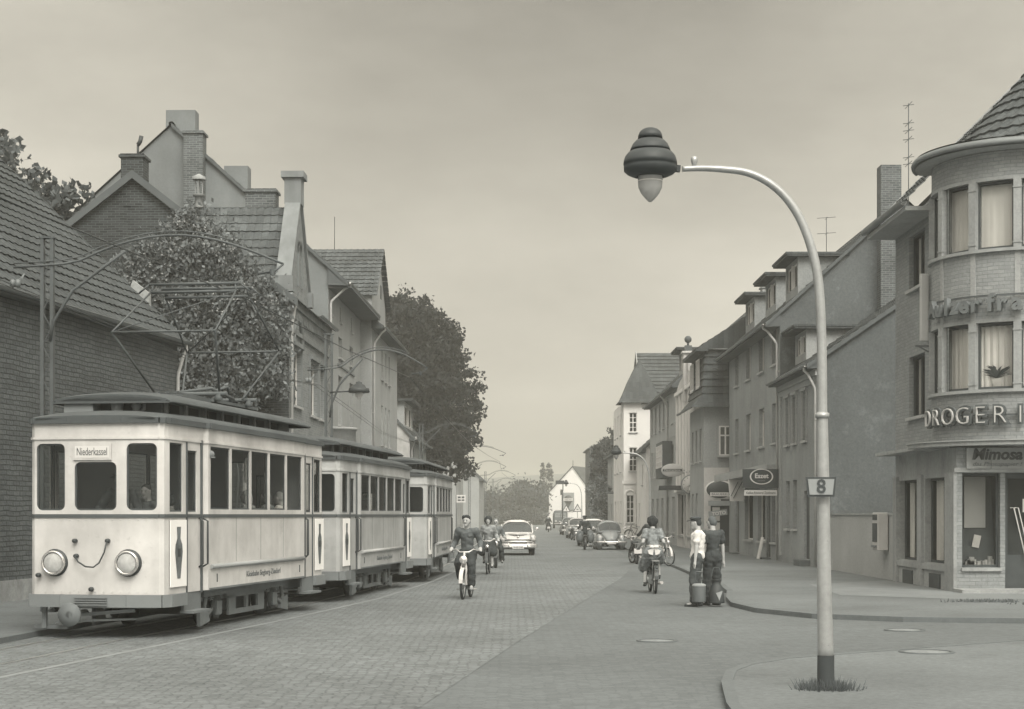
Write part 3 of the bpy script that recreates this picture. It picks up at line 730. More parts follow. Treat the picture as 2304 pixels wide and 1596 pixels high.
downpipe(h, 14.4, -.6, 8.9, zb=.1)
t = thing('television_aerial', 'small two-bar television aerial on the roof of the three-storey house', 'aerial', (12.1,65.0,11.3), 0)
b = MB(); b.tube([(0,0,0),(0,0,1.95)],.014,6); b.build('mast', steel, t)
for z, wd in ((1.9,.36),(1.3,.36)):
    b = MB(); b.tube([(-wd,0,z),(wd,0,z+.05)],.01,6); b.tube([(0,-.3,z),(0,.3,z)],.008,6); b.build('element', steel, t)
# canopy and Eszet sign
t = thing('shop_canopy', 'slanting shallow canopy over the grocery front', 'canopy', (0,0,0))
b = MB(); b.prism([(9.88,62.6,3.45),(9.45,62.6,3.45),(8.75,72.5,3.25),(9.88,72.5,3.25)][::-1],(0,0,.2)); b.build('slab', concrete, t)
b = MB(); b.bar((9.42,62.5,3.52),(8.72,72.6,3.33),.05,.3); b.build('fascia', plaster_l, t)
b = MB(); b.tube([(9.2,66,3.3),(9.86,66,2.9)],.02,6); b.tube([(8.95,70,3.25),(9.86,70,2.8)],.02,6); b.build('bracket', iron, t)
t = thing('grocery_sign', 'dark hanging board with an oval Eszet sign at the near end of the canopy', 'sign', (9.2,62.45,0))
b = MB(); b.box(-.68,.68,-.03,.03,2.78,3.48); b.build('board', sign_d, t)
b = MB(); b.M = T((.02,-.04,3.2)); b.M = b.M @ Matrix.Diagonal((1.5,1,1,1)); b.lathe([(.29,0),(.26,-.012),(.255,0)],n=32,axis='y'); b.build('ring', sign_w, t)
text('Eszet',.24,.006,sign_w,t,T((.02,-.05,3.22)),bold=.006)
text('Schokolade',.06,.003,sign_g,t,T((.02,-.05,3.05)))
t = thing('coffee_sign', 'long narrow white coffee roastery sign below the oval sign', 'sign', (9.2,62.45,0))
b = MB(); b.box(-.62,.6,-.02,.02,2.5,2.7); b.build('board', sign_w, t)
text('Kaffee-Rösterei Zeitlmann',.13,.003,sign_d,t,T((0,-.03,2.6)),width=1.08)
# pencil sign
t = thing('pencil_sign', 'white tapered hanging sign showing two crossed dark pencils', 'sign', (9.25,69.5,2.35))
b = MB(); b.prism([(-.36,-.03,.9),(.36,-.03,.9),(.28,-.03,0),(-.28,-.03,0)],(0,.05,0)); b.build('board', sign_w, t, bevel=.01)
b = MB(); b.bar((-.15,-.045,.12),(.22,-.045,.8),.02,.06,up=(0,1,0)); b.bar((-.25,-.045,.2),(.05,-.045,.8),.02,.05,up=(0,1,0)); b.build('pencil', sign_d, t)
text('Gutes',.14,.003,sign_w,t,T((0,-.04,.98)),width=.55)
b = MB(); b.tube([(.0,0,.95),(.0,0,1.1),(.75,0,1.1)],.015,6); b.build('bracket', iron, t)
t = thing('beer_sign', 'rounded dark brewery sign with a light rim on the inn corner', 'sign', (9.4,76.6,2.5))
for r_, m, y in ((1,sign_w,0),(.9,sign_d,-.02)):
    b = MB(T((0,y,.42))@Matrix.Diagonal((1.35,1,.9,1))); b.lathe([(0,-.03),(.46*r_,-.03),(.48*r_,-.01),(.48*r_,.03),(0,.03)],n=28,axis='y'); b.build('board' if m is sign_d else 'rim', m, t)
b = MB(); b.box(-.42,.42,-.075,-.055,.13,.3); b.build('name_band', sign_w, t)
text('BRAUEREI',.13,.003,sign_d,t,T((0,-.08,.215)),width=.7)
b = MB(); b.box(-.5,.5,-.03,.03,-.3,-.08); b.build('lower_board', sign_g, t)
t = thing('toto_sign', 'small slanted Toto betting sign beside the inn door', 'sign', (9.3,76.3,1.85))
b = MB(Matrix.Rotation(R(-8),4,'Y')); b.box(-.42,.42,-.02,.02,-.12,.14); b.build('board', sign_g, t)
text('TOTO',.22,.006,sign_w,t,T((.05,-.03,.0))@Matrix.Rotation(R(-8),4,'Y'),bold=.006)
t = thing('menu_case', 'tall dark framed display case on the pale inn wall', 'display case', (9.35,77.44,.75))
b = MB(); b.box(-.24,.24,-.06,0,0,1.45); b.build('frame', sign_d, t)
b = MB(); b.box(-.17,.17,-.075,-.062,.08,.68); b.box(-.17,.17,-.075,-.062,.76,1.38); b.build('paper', poster, t)
t = thing('pavement_board', 'small white advertising board leaning by the grocery door', 'sign', (9.5,65.2,.09))
b = MB(Matrix.Rotation(R(12),4,'Y')); b.box(-.02,.02,-.3,.3,0,.85); b.build('board', sign_w, t)

# inn with mansard
h = thing('mansard_inn', 'projecting corner inn with a tile hung attic storey and pale ground floor', 'house', (8.8,83.5,0), rr)
b = MB(); b.wall(0,6,0,6.8,[(.8,1.7,4.3,5.8),(2.5,3.4,4.3,5.8),(4.2,5.1,4.3,5.8),(.8,1.7,1.0,2.8),(2.5,3.4,1.0,2.8)],0,.14)
b.box(0,.01,0,9,0,6.8); b.build('wall', plaster_m, h)
for x in (.8,2.5,4.2): window(h,x,x+.9,4.3,5.8,style='two',cur='full')
for x in (.8,2.5): window(h,x,x+.9,1.0,2.8,style='two',cur='full')
b = MB(side_M(6)); b.wall(0,5,3.95,6.8,[],0); b.build('side_wall', plaster_m, h)
b = MB(side_M(6)); b.wall(0,5,0,3.95,[],-.03); b.build('side_wall', mat('pale inn render',.5,.12,1,bump=.3,fine=.1), h)
b = MB(side_M(6)); b.box(.62,1.3,-.2,-.05,4.42,5.9) ; b.build('bay_box', plaster_l, h)
window(h,.68,1.24,4.5,5.85,y=-.21,style='cross',M=side_M(6),cur='full')
b = MB(side_M(6)); b.box(.78,1.6,-.06,-.032,.35,2.5); b.build('door', mat('dark door wood',.07,.2,4), h)
b = MB(side_M(6)); b.box(.6,1.9,-.6,-.03,0,.12); b.box(.6,1.8,-.4,-.03,.12,.24); b.box(.6,1.7,-.2,-.03,.24,.36); b.build('steps', kerbm, h)
r = MB()   # flared eave then steep mansard, mitred corner
def mans(z0,o0,z1,o1):
    n = max(1,int((z1-z0)/.34)); 
    for i in range(n):
        a=z0+(z1-z0)*i/n; c=z0+(z1-z0)*(i+1)/n; oa=o0+(o1-o0)*i/n+.03; ob=o0+(o1-o0)*(i+1)/n; oe=o0+(o1-o0)*i/n
        oa+=.03; r.poly([(0,-oa,a),(6+oa,-oa,a),(6+ob,-ob,c),(0,-ob,c)]); r.poly([(6+oa,-oa,a),(6+oa,5,a),(6+ob,5,c),(6+ob,-ob,c)])
        r.poly([(0,-oe,a),(6+oe,-oe,a),(6+oa,-oa,a),(0,-oa,a)]); r.poly([(6+oe,-oe,a),(6+oe,5,a),(6+oa,5,a),(6+oa,-oa,a)])
mans(6.7,.55,7.35,.06); mans(7.35,.06,9.4,-.12)
r.build('roof', tile_d, h)
r = MB(); r.roof(-.1,6.1,-.35,9.4,3.2,11.7,.33,.035); r.poly([(6.1,-.35,9.4),(6.1,5,9.4),(6.1,3.2,11.7)]); r.box(-.1,6.1,-.36,.2,9.3,9.4); r.build('roof', tile_m, h)
for x in (1.0,3.6): window(h,x,x+1.2,7.75,9.05,y=-.06,style='two',cur='full',fm=frame_w)
chimney(h, 3.2,3.9,3.0,3.6,11.0,12.6,plaster_m); chimney(h, 1.0,1.6,3.0,3.6,11.0,12.3,plaster_m)
gutter_line(h,0,6.5,-.62,6.72)

# ornate stepped gable house
h = thing('ornate_gable_house', 'narrow pale house with tall arched windows and a ball topped gable pillar', 'house', (9.0,92.2,0), rr)
ops = [(x,x+.75,4.0,7.6) for x in (.9,2.5,4.1,5.7,7.1)]
b = MB(); b.wall(0,8.6,0,8.6,ops+[(.6,3.4,.7,2.9),(4.0,4.9,.2,2.8),(5.4,8.0,.7,2.9)],0,.2); b.poly([(0,0,8.6),(8.6,0,8.6),(7.2,0,9.0),(5.9,0,9.2),(5.5,0,10.1),(4.9,0,10.1),(4.4,0,9.2),(1.5,0,8.9)])
b.poly([(8.6,0,0),(8.6,6,0),(8.6,6,8.6),(8.6,0,8.6)]); b.build('wall', mat('inn stucco',.48,.14,2,streak=.15), h)
for o in ops: window(h,*o,y=.2,style='tee',cur='full')
for o in ((.6,3.4,.7,2.9),(5.4,8.0,.7,2.9)): window(h,*o,y=.2,style='two',cur=None)
b = MB(); b.box(4.0,4.9,.15,.2,.2,2.8); b.build('door', mat('dark door wood',.07,.2,4), h)
b = MB(); b.box(4.9,5.45,-.18,.3,7.6,10.1); b.box(4.8,5.55,-.26,.36,10.1,10.2); b.build('pillar', mat('inn stucco',.48,.14,2), h)
b = MB(); b.box(4.98,5.37,-.1,.25,10.2,10.5); b.tube([(5.17,.07,10.5),(5.17,.07,10.65)],.06,8); b.ball((5.17,.07,10.82),.19); b.build('ball_finial', mat('dark copper',.09,.2,4), h)
b = MB()
for x in (.45,2.05,3.65,5.25,6.75,8.1): b.box(x-.1,x+.1,-.1,-.001,3.2,8.3)
for z in (3.0,8.2): b.box(-.02,8.62,-.16,-.002,z,z+.18)
b.build('pilasters', plaster_w, h)
r = MB(); r.roof(0,8.6,.05,8.5,5,12.2,.33,.035); r.poly([(8.6,.05,8.5),(8.6,6,8.5),(8.6,5,12.2)]); r.build('roof', tile_m, h)

# grey and pale terrace house with oriel
ops = [(x,x+1.1,z,z+1.6,'two','full') for x in (1.2,4,6.8,9.6,12.4,15.2,17.4) for z in (4.2,7.0)]+[(x,x+1.5,.8,2.8,'two',None) for x in (1.5,5,8.5,12,15.5)]
h = row_house('oriel_house', 'mid-grey terrace house with paired windows, white lower bay and a dark oriel', 'house',
    (9.15, 112, 0), rr, 19.6, 9, 9.2, .95, plaster_m, tile_m, ops, over=.4, ridge_at=4.5)
b = MB(); b.box(11.2,15.6,-.55,0,3.9,6.0); b.build('oriel', mat('oriel boards',.09,.2,5), h)
for k in range(3): window(h,11.5+k*1.4,12.5+k*1.4,4.5,5.8,y=-.55,style='bars',sill=False)
b = MB(); b.box(13.8,19.6,-.02,0,6.2,9.0); b.build('render_panel', plaster_l, h)
dormer(h, 12.5,15.5,.7,9.85,11.2,.95,plaster_m,tile_d)
downpipe(h, 13.2, -.45, 8.9, zb=.1)

# white house with turret
h = thing('white_turret_house', 'white rendered house with a bell shaped turret roof farther down the right pavement', 'house', (8.0,133,0), rr)
b = MB(side_M(12)); o1=(.4,.95,7.7,9.1); o2=(.4,.95,4.9,6.6); o3=(.2,.75,1.2,3.2)
b.wall(0,6,0,9.9,[o1,o2,o3],0,.16); b.build('wall', plaster_w, h)
b = MB(); b.wall(0,12,0,9.9,[(x,x+1,z,z+1.6) for x in (2,5,8.5) for z in (1.2,4.9,7.6)],0,.16); b.box(0,.02,0,6,0,9.9); b.build('wall', plaster_w, h)
for x in (2,5,8.5):
    for z in (1.2,4.9,7.6): window(h,x,x+1,z,z+1.6,style='bars')
for o in (o1,o2,o3): window(h,*o,y=.16,style='bars',M=side_M(12),fm=frame_w,cur=None)
b = MB(side_M(12)); b.box(-.1,6,-.1,0,4.0,4.25); b.lathe([(.42,0),(.28,0),(.28,-.06),(.42,-.06),(.42,0)],(.475,0,3.2),14,'y',a0=0,a1=math.pi); b.box(.05,.18,-.06,0,1.0,3.2); b.box(.77,.9,-.06,0,1.0,3.2); b.build('cornice', plaster_w, h)
r = MB(); n=9; prev=None
def ring(z,o): return [(12+.3-o*0+.0-(o),-.3+o,z),(12.3-o,2.7-o,z),(9.3+o,2.7-o,z),(9.3+o,-.3+o,z)]
prof=[(9.8,-.12),(10.1,.12),(10.6,.35),(11.3,.62),(12.2,1.05),(12.9,1.42)]
for (z0,o0),(z1,o1_) in zip(prof,prof[1:]):
    A=ring(z0,o0);Bq=ring(z1,o1_)
    for k in range(4): r.poly([A[k],A[(k+1)%4],Bq[(k+1)%4],Bq[k]])
r.build('turret_roof', tile_d, h)
r = MB(Matrix(((0,1,0,0),(1,0,0,0),(0,0,1,0),(0,0,0,1))))
r.roof(1.3,9,12.2,9.7,6.4,13.9,.5,.05,0); r.roof(1.3,9,-.2,9.7,6.4,13.9,.5,.05,0); r.build('roof', tile_d, h)
b = MB(); b.poly([(0,1.35,9.6),(12,1.35,9.6),(6.4,1.35,13.7)]); b.box(0,12,1.3,1.4,9.5,9.6); b.build('gable_wall', plaster_w, h)
v = MB(); v.bar((12.2,1.28,9.75),(6.4,1.28,13.95),.06,.2); v.bar((-.2,1.28,9.75),(6.4,1.28,13.95),.06,.2); v.build('verge_board', plaster_l, h)
h = row_house('white_annex', 'small white annex with a tilted eave between the turret house and the terrace', 'house',
    (8.9,120.6,0), rr, 8.3, 3, 6.3, .9, plaster_w, tile_d, [(2,3,1,2.6),(5,6,3.8,5.2)], over=.35, ridge_at=2.8)
h = row_house('balcony_house', 'pale stuccoed house with a balcony of flowers in front of the leafy tree', 'house',
    (8.5,150,0), rr, 16.5, 8, 6.9, .7, plaster_l, tile_d, [(x,x+1,z,z+1.7,'tee','full') for x in (1.5,5,9,13) for z in (1,4.2)], over=.3)
b = MB(); b.box(11,15.5,-.9,0,3.5,3.62); 
for i in range(24): b.box(11+i*.195,11.03+i*.195,-.9,-.87,3.62,4.4)
b.box(11,15.5,-.92,-.86,4.4,4.46)
for z in (6.6,6.75): b.box(0,16.5,-.14-.1*(z>6.7),0,z,z+.12)
b.build('balcony', stucco, h)
b = MB(); b.box(10.7,11,-.12,0,.1,6.6); b.box(15.5,15.8,-.12,0,.1,6.6); b.build('pilasters', plaster_w, h)
h = row_house('dark_far_house', 'dark ivy grey building at the far right beside the white gabled house', 'house',
    (8.9,205,0), rr, 12, 3.4, 9.4, .5, mat('ivy grey render',.09,.3,1,bump=.5), tile_d, [(2,3,5,6.6),(6,7,5,6.6)], over=.2)
# far white gable house
h = thing('white_gable_house', 'bright white gabled house with a painted advertisement at the end of the street', 'house', (7.0,319,0), -R(16))
b = MB(); b.poly([(0,0,0),(8.1,0,0),(8.1,0,6.2),(4.6,0,10.8),(0,0,6.2)]); b.build('gable_wall', mat('bright whitewash',.78,.04,1), h)
b = MB(); b.poly([(8.1,0,0),(8.1,14,0),(8.1,14,6.2),(8.1,0,6.2)]); b.poly([(0,0,0),(0,0,6.2),(0,14,6.2),(0,14,0)]); b.build('wall', plaster_w, h)
b = MB(); b.prism([(8.5,-.2,5.7),(4.6,-.2,10.95),(4.6,-.2,10.75),(8.3,-.2,5.7)],(0,14,0)); b.prism([(-.3,-.2,5.8),(4.6,-.2,10.95),(4.6,-.2,10.75),(-.1,-.2,5.8)],(0,14,0)); b.build('roof', tile_d, h)
b = MB(); b.box(2.2,2.7,-.05,.02,5.5,6.5); b.build('window', dark, h)
b = MB(); b.tube([(4.6,.2,10.8),(4.6,.2,12)],.06,6); b.build('finial', black_p, h)
t = thing('advertisement_board', 'square painted advertisement on the far white gable', 'sign', (6.95,318.8,0), -R(16))
b = MB(); b.box(2.7,4.9,-.08,0,2.6,5.9); b.build('board', mat('weathered hoarding',.3,.1,1), t)
b = MB(); b.lathe([(0,-.1),(.82,-.1),(.82,-.085)],(3.8,0,4.6),24,'y'); b.prism([(3.2,-.1,4.0),(4.4,-.1,4.0),(3.8,-.1,3.0)],(0,.015,0)); b.build('emblem', sign_d, t)
b = MB(); b.box(2.85,4.7,-.12,-.102,4.35,4.85); b.build('band', sign_w, t)
text('VEEDOL',.4,.01,sign_d,t,T((3.78,-.13,4.6)),width=1.5)

# ---------------- corner drugstore ----------------
d = thing('corner_drugstore', 'pale brick corner drugstore building with a rounded window bay', 'shop building', (11.8,39,0), 0)
RB = 2.05; TY = 4.6; XW = -1.9           # local: bay centre at origin; street wall at x=-1.9, running to y=4.6
Ms = Matrix(((0,1,0,XW),(-1,0,0,TY),(0,0,1,0),(0,0,0,1)))   # wall frame: u from far end towards camera, outward = -x
U = TY + .75
uo = [(1.5,3.1,7.36,8.7),(1.5,3.1,4.2,5.7)]
b = MB(Ms); b.wall(0,U,3.3,9.2,uo,0,.16); b.build('wall', brick_corner, d)
for o in uo: window(d,*o,y=.16,style='two',M=Ms,fm=frame_d,cur='side')
go = [(.4,2.5,.66,2.66),(3.1,5.1,.66,2.66)]
b = MB(Ms); b.wall(0,6.0,0,3.3,go,0,.2); b.build('wall', concrete, d)
for k,o in enumerate(go): window(d,*o,y=.2,style='plain',M=Ms,fm=frame_d,gm=shopglass,cur='side',sill=False,room=.7)
b = MB(Ms)
for x in (-.02,2.58,5.2): b.box(x,x+(.4 if x<5 else .8),-.07,0,0,2.75)
b.box(.38,2.58,-.05,0,.5,.64); b.box(2.98,5.2,-.05,0,.5,.64); b.build('pilasters', concrete, d)
for x in (.9,3.6): b = MB(Ms); b.box(x,x+1,-.03,0,.05,.42); b.build('cellar_grille', frame_d, d)
b = MB(Ms); b.prism([(0,0,9.2),(0,5.5,9.2),(0,5.5,14.6)],(2.5,0,0)); b.build('gable_wall', plaster_l, d)
r = MB(Ms); r.roof(-.12,3.0,-.7,9.12,4.8,14.55,.34,.035,.28); r.build('roof', tile_m, d)
v = MB(Ms); v.prism([(-.14,-.7,8.98),(-.14,-.7,9.16),(-.14,4.8,14.65),(-.14,4.8,14.4)],(.04,0,0)); v.box(-.1,4.2,-.72,0,8.9,9.0); v.build('soffit', plaster_l, d)
b = MB(Ms); b.lathe([(.09,-.1),(.09,4.25)],(0,-.78,9.1),12,'x',a0=math.pi*.9,a1=2.1*math.pi); b.lathe([(.0,-.1),(.09,-.1)],(0,-.78,9.1),12,'x'); b.build('gutter', zinc, d)
def arc(mb,r0,r1,z0,z1,a0,a1,n=40):
    """closed curved block; angles in degrees from -y (towards camera), positive to +x"""
    for i in range(n):
        a=R(a0+(a1-a0)*i/n); c=R(a0+(a1-a0)*(i+1)/n)
        p=lambda r,t,z:(r*math.sin(t),-r*math.cos(t),z)
        mb.poly([p(r1,a,z0),p(r1,c,z0),p(r1,c,z1),p(r1,a,z1)]); mb.poly([p(r0,a,z0),p(r0,a,z1),p(r0,c,z1),p(r0,c,z0)])
        mb.poly([p(r1,a,z1),p(r1,c,z1),p(r0,c,z1),p(r0,a,z1)]); mb.poly([p(r1,a,z0),p(r0,a,z0),p(r0,c,z0),p(r1,c,z0)])
for z0,z1 in ((3.45,4.5),(6.13,7.6),(9.26,9.82)): b = MB(); arc(b,1.7,RB,z0,z1,-112,92,48); b.build('bay_wall', brick_round, d)
for z in (4.5,7.6): b = MB(); arc(b,1.7,RB+.09,z,z+.07,-110,92,48); b.build('bay_sill', concrete, d)
for z in (6.05,9.18): b = MB(); arc(b,1.72,RB+.02,z,z+.08,-110,92,48); b.build('bay_lintel', concrete, d)
pos = [-104,-76,-48,-20,8,36,64,92]
for lo,hi in ((4.57,6.05),(7.67,9.18)):
    for a in pos:
        q = MB(); q.M = RZ(R(a)); q.box(-.085,.085,-RB-.06,-RB+.22,lo,hi); q.box(-.1,.1,-RB-.075,-RB+.0,lo+.1,lo+.13); q.box(-.1,.1,-RB-.075,-RB+.0,hi-.2,hi-.17)
        q.build('mullion', concrete, d)
    for a,c in zip(pos,pos[1:]):
        am=(a+c)/2; hw=math.sin(R(14))*(RB-.12)-.05
        window(d,-hw,hw,lo+.01,hi-.01,y=-(RB-.12)*math.cos(R(14))-.02,style='plain',M=RZ(R(am)),fm=frame_d,gm=shopglass,cur='full' if lo<6 else 'sheet',sill=False)
for a in pos[1:]: b = MB(RZ(R(a))); b.box(-.06,.06,-RB-.02,-RB+.1,6.13,7.6); b.build('pilaster', plaster_l, d)
b = MB(); b.lathe([(1.9,9.86),(2.42,9.9),(2.5,9.86),(2.52,9.93),(2.49,10.0),(2.42,10.03)],n=56,a0=R(150),a1=R(390)); b.build('gutter', zinc, d)
b = MB(); b.lathe([(1.9,9.82),(2.42,9.86)],n=56,a0=R(150),a1=R(390)); b.build('soffit', plaster_l, d)
r = MB(); ap=Vector((1.6,1.3,13.6)); n=96; rows=13
for i in range(rows):
    t0=i/rows; t1=(i+1)/rows
    for k in range(n):
        a=2*math.pi*k/n; c=2*math.pi*(k+1)/n
        def q(t,ang,l=0): bp=Vector((1.6+3.05*math.cos(ang),1.3+3.05*math.sin(ang),10.12)); v=bp.lerp(ap,t); return v+Vector((math.cos(ang),math.sin(ang),1))*(l+(.012*math.sin(ang*46) if l else 0))
        r.poly([q(t0,a,.04),q(t0,c,.04),q(t1,c,.005),q(t1,a,.005)]); r.poly([q(t0,a),q(t0,c),q(t0,c,.04),q(t0,a,.04)])
r.lathe([(2.42,10.06),(1.3,10.3)],n=56,a0=R(150),a1=R(390)); r.build('roof', tile_m, d)
# canopy above the shop floor
b = MB()
arc(b,1.2,2.6,3.32,3.41,-100,92); arc(b,1.2,2.64,3.412,3.44,-100,92); b.build('canopy', concrete, d)
b = MB(Ms); b.prism([(-.1,-.5,3.3),(-.1,-.5,3.38),(-.1,0,3.42),(-.1,0,3.3)],(U-.3,0,0)); b.build('canopy', concrete, d)
# shop front below the bay (faces the camera)
Mf = T((-1.9,-1.4,0))
b = MB(Mf); fo=[(.12,.97,.62,2.72),(1.08,2.15,.1,2.72)]
b.wall(0,5.5,0,3.3,fo,0,.2); b.build('wall', brick_corner, d)
window(d,*fo[0],y=.2,style='plain',M=Mf,fm=frame_d,gm=shopglass,cur=None,sill=False,room=.75)
b = MB(Mf); b.box(-.06,2.2,-.04,-.002,2.74,2.84); b.build('lintel', concrete, d); b = MB(Mf); b.box(.1,1.0,-.06,-.002,.54,.61); b.build('sill', concrete, d)
b = MB(Mf); b.box(1.08,1.16,.1,.16,.1,2.72); b.box(1.16,2.07,.1,.16,.1,.9); b.box(1.16,2.07,.1,.16,2.6,2.72); b.box(2.07,2.15,.1,.16,.1,2.72); b.build('door_frame', frame_d, d)
b = MB(Mf); b.box(1.16,2.07,.12,.13,.9,2.6); b.build('door_glass', shopglass, d)
for k in (0,.16): 
    b = MB(Mf); b.tube([(1.2+k*.6,.02,1.95),(1.28+k*.6,.02,1.95),(1.62+k*.6,.02,.5)],.014,6); b.tube([(1.62+k*.6,.02,.5),(1.85+k*.6,.02,.48)],.014,6); b.build('door_handle', frame_w, d)
b = MB(Mf); b.box(1.5,1.95,.095,.11,1.85,2.15); b.build('notice', poster, d)
b = MB(Mf); b.poly([(.0,.22,.0),(5.5,.9,.0),(5.5,.9,3.2),(.0,.9,3.2)]); b.build('shop_back', mat('shop interior',.08,.4,2), d)
b = MB(Mf); b.box(.13,.96,.24,.85,.55,.66); b.build('display_shelf', frame_w, d)
b = MB(Mf); b.box(.3,.78,.5,.52,1.5,2.65); b.build('display_panel', mat('display panel',.4,.1,3), d)
b = MB(Mf)
rg=random.Random(4)
for k in range(34):
    rw=k%3; x=.15+rg.random()*.7; w_=.04+.08*rg.random(); h_=.08+rg.random()*(.14+.12*rw); y=.28+rw*.17; b.box(x,x+w_,y,y+.07,.661+rw*.07,.661+rw*.07+h_)
b.build('shop_goods', mat('packaging',.4,.5,9), d)
b = MB(Mf); b.M = Mf@T((.55,.4,1.2))@Matrix.Rotation(R(12),4,'Y'); b.box(-.08,.08,-.01,.01,-.14,.14); b.build('price_card', poster, d)
b = MB(); b.box(-2.0,3.6,-2.25,-1.4,0,.16); b.build('doorstep', concrete, d)
b = MB(); b.box(XW+.02,6,4.55,4.6,0,9.2); b.box(5.9,6,-1.4,4.6,0,9.8); b.box(-1.2,5.9,3.0,4.5,9.0,9.2); b.build('wall', plaster_l, d)
# signs of the drugstore
t = thing('drugstore_sign', 'large free-standing DROGERIE letters round the bay with light tubes on dark backs', 'sign', (11.8,39,0))
def bend(rad, z, a0):
    def f(p):
        a = R(a0) + p.x / rad; r_ = rad - p.y
        return Vector((r_*math.sin(a), -r_*math.cos(a), z + p.z))
    return f
L_ = 'DROGERIE'
for i, ch in enumerate(L_):
    a = -86 + i*11.3
    text(ch,.56,.035,mat('letter tin',.1,.1,5),t,None,name='letter_back',bold=.035,warp=bend(RB+.12,3.98,a))
    text(ch,.56,.02,mat('neon tube',.45,.05,5),t,None,name='letter',bold=-.012,warp=bend(RB+.2,3.98,a))
b = MB(); arc(b,RB+.06,RB+.09,3.98,4.02,-95,60); b.build('rail', iron, t)
t = thing('neon_script_sign', 'dark raised script letters round the bay between its window rows', 'sign', (11.8,39,0))
for a, ch in zip((-80,-72,-64.5,-58,-51,-44,-35,-28.6,-20),'Aulzerfra'):
    text(ch,.52,.07,mat('dull sign metal',.16,.15,5,rough=.5),t,None,name='letter',bold=.02,warp=bend(RB+.14,6.45,a))
b = MB(); arc(b,RB+.06,RB+.09,6.62,6.66,-95,40); b.build('rail', iron, t)
t = thing('mimosa_sign', 'flat grey fascia sign reading Mimosa above the shop window', 'sign', (11.8,37.6,0))
b = MB(); b.box(-1.7,-1.16,-.08,-.02,2.82,3.28); b.box(-1.15,-.42,-.08,-.02,2.82,3.28); b.build('board', mat('fascia panel',.34,.12,3), t)
text('Mimosa',.34,.005,sign_d,t,T((-1.03,-.09,3.13)),bold=.012,width=1.12,shear=.2)
text('das Photopapier !',.13,.003,mat('faded lettering',.17,.1,3),t,T((-1.03,-.09,2.92)),width=1.1,shear=.3)
t = thing('sign_box', 'narrow pale upright sign box on the wall beside the bay', 'sign', (9.72,40.0,5.75))
b = MB(); b.box(-.06,.14,-.06,.06,.15,1.75); b.build('case', mat('sign box glass',.42,.08,3,rough=.4), t, bevel=.03)
b = MB(); b.box(-.16,.2,-.04,.04,.02,.06); b.bar((-.1,0,.04),(.15,0,-.1),.03,.03); b.build('bracket', iron, t)
p_ = thing('potted_palm', 'spiky potted palm behind the lower bay window', 'plant', (10.757,37.454,4.6), R(-34)); p_.scale=(1.1,.12,1.1)
b = MB(); b.lathe([(0,0),(.09,0),(.12,.2),(0,.2)],n=14); b.build('pot', sign_w, p_)
b = MB()
for k in range(26):
    a=k*2.4; e=.25+.9*((k*7)%10)/10; L0_=.42
    p0=Vector((0,0,.2)); p1=p0+Vector((math.cos(a)*math.cos(e)*L0_*.5,math.sin(a)*math.cos(e)*.1,math.sin(e)*L0_*.6)); p2=p0+Vector((math.cos(a)*math.cos(e)*L0_,math.sin(a)*math.cos(e)*.15,math.sin(e)*L0_*.75))
    b.poly([p0+Vector((.015,0,0)),p1+Vector((.025,0,.01)),p2,p1-Vector((.025,0,.01)),p0-Vector((.015,0,0))])
b.build('leaves', leafmat('palm leaves',.05), p_)
t = thing('television_aerial', 'tall many-armed television aerial rising behind the corner shop roof', 'aerial', (10.8,46,8.6))
b = MB(); b.tube([(0,0,0),(0,0,4.4)],.013,6); b.build('mast', steel, t)
for z in (4.35,3.86,3.66,3.42,2.93,2.75):
    b = MB(); b.tube([(-.15,0,z-.02),(.15,0,z+.02)],.009,6); b.tube([(0,-.4,z),(0,.4,z)],.008,6); b.build('element', steel, t)
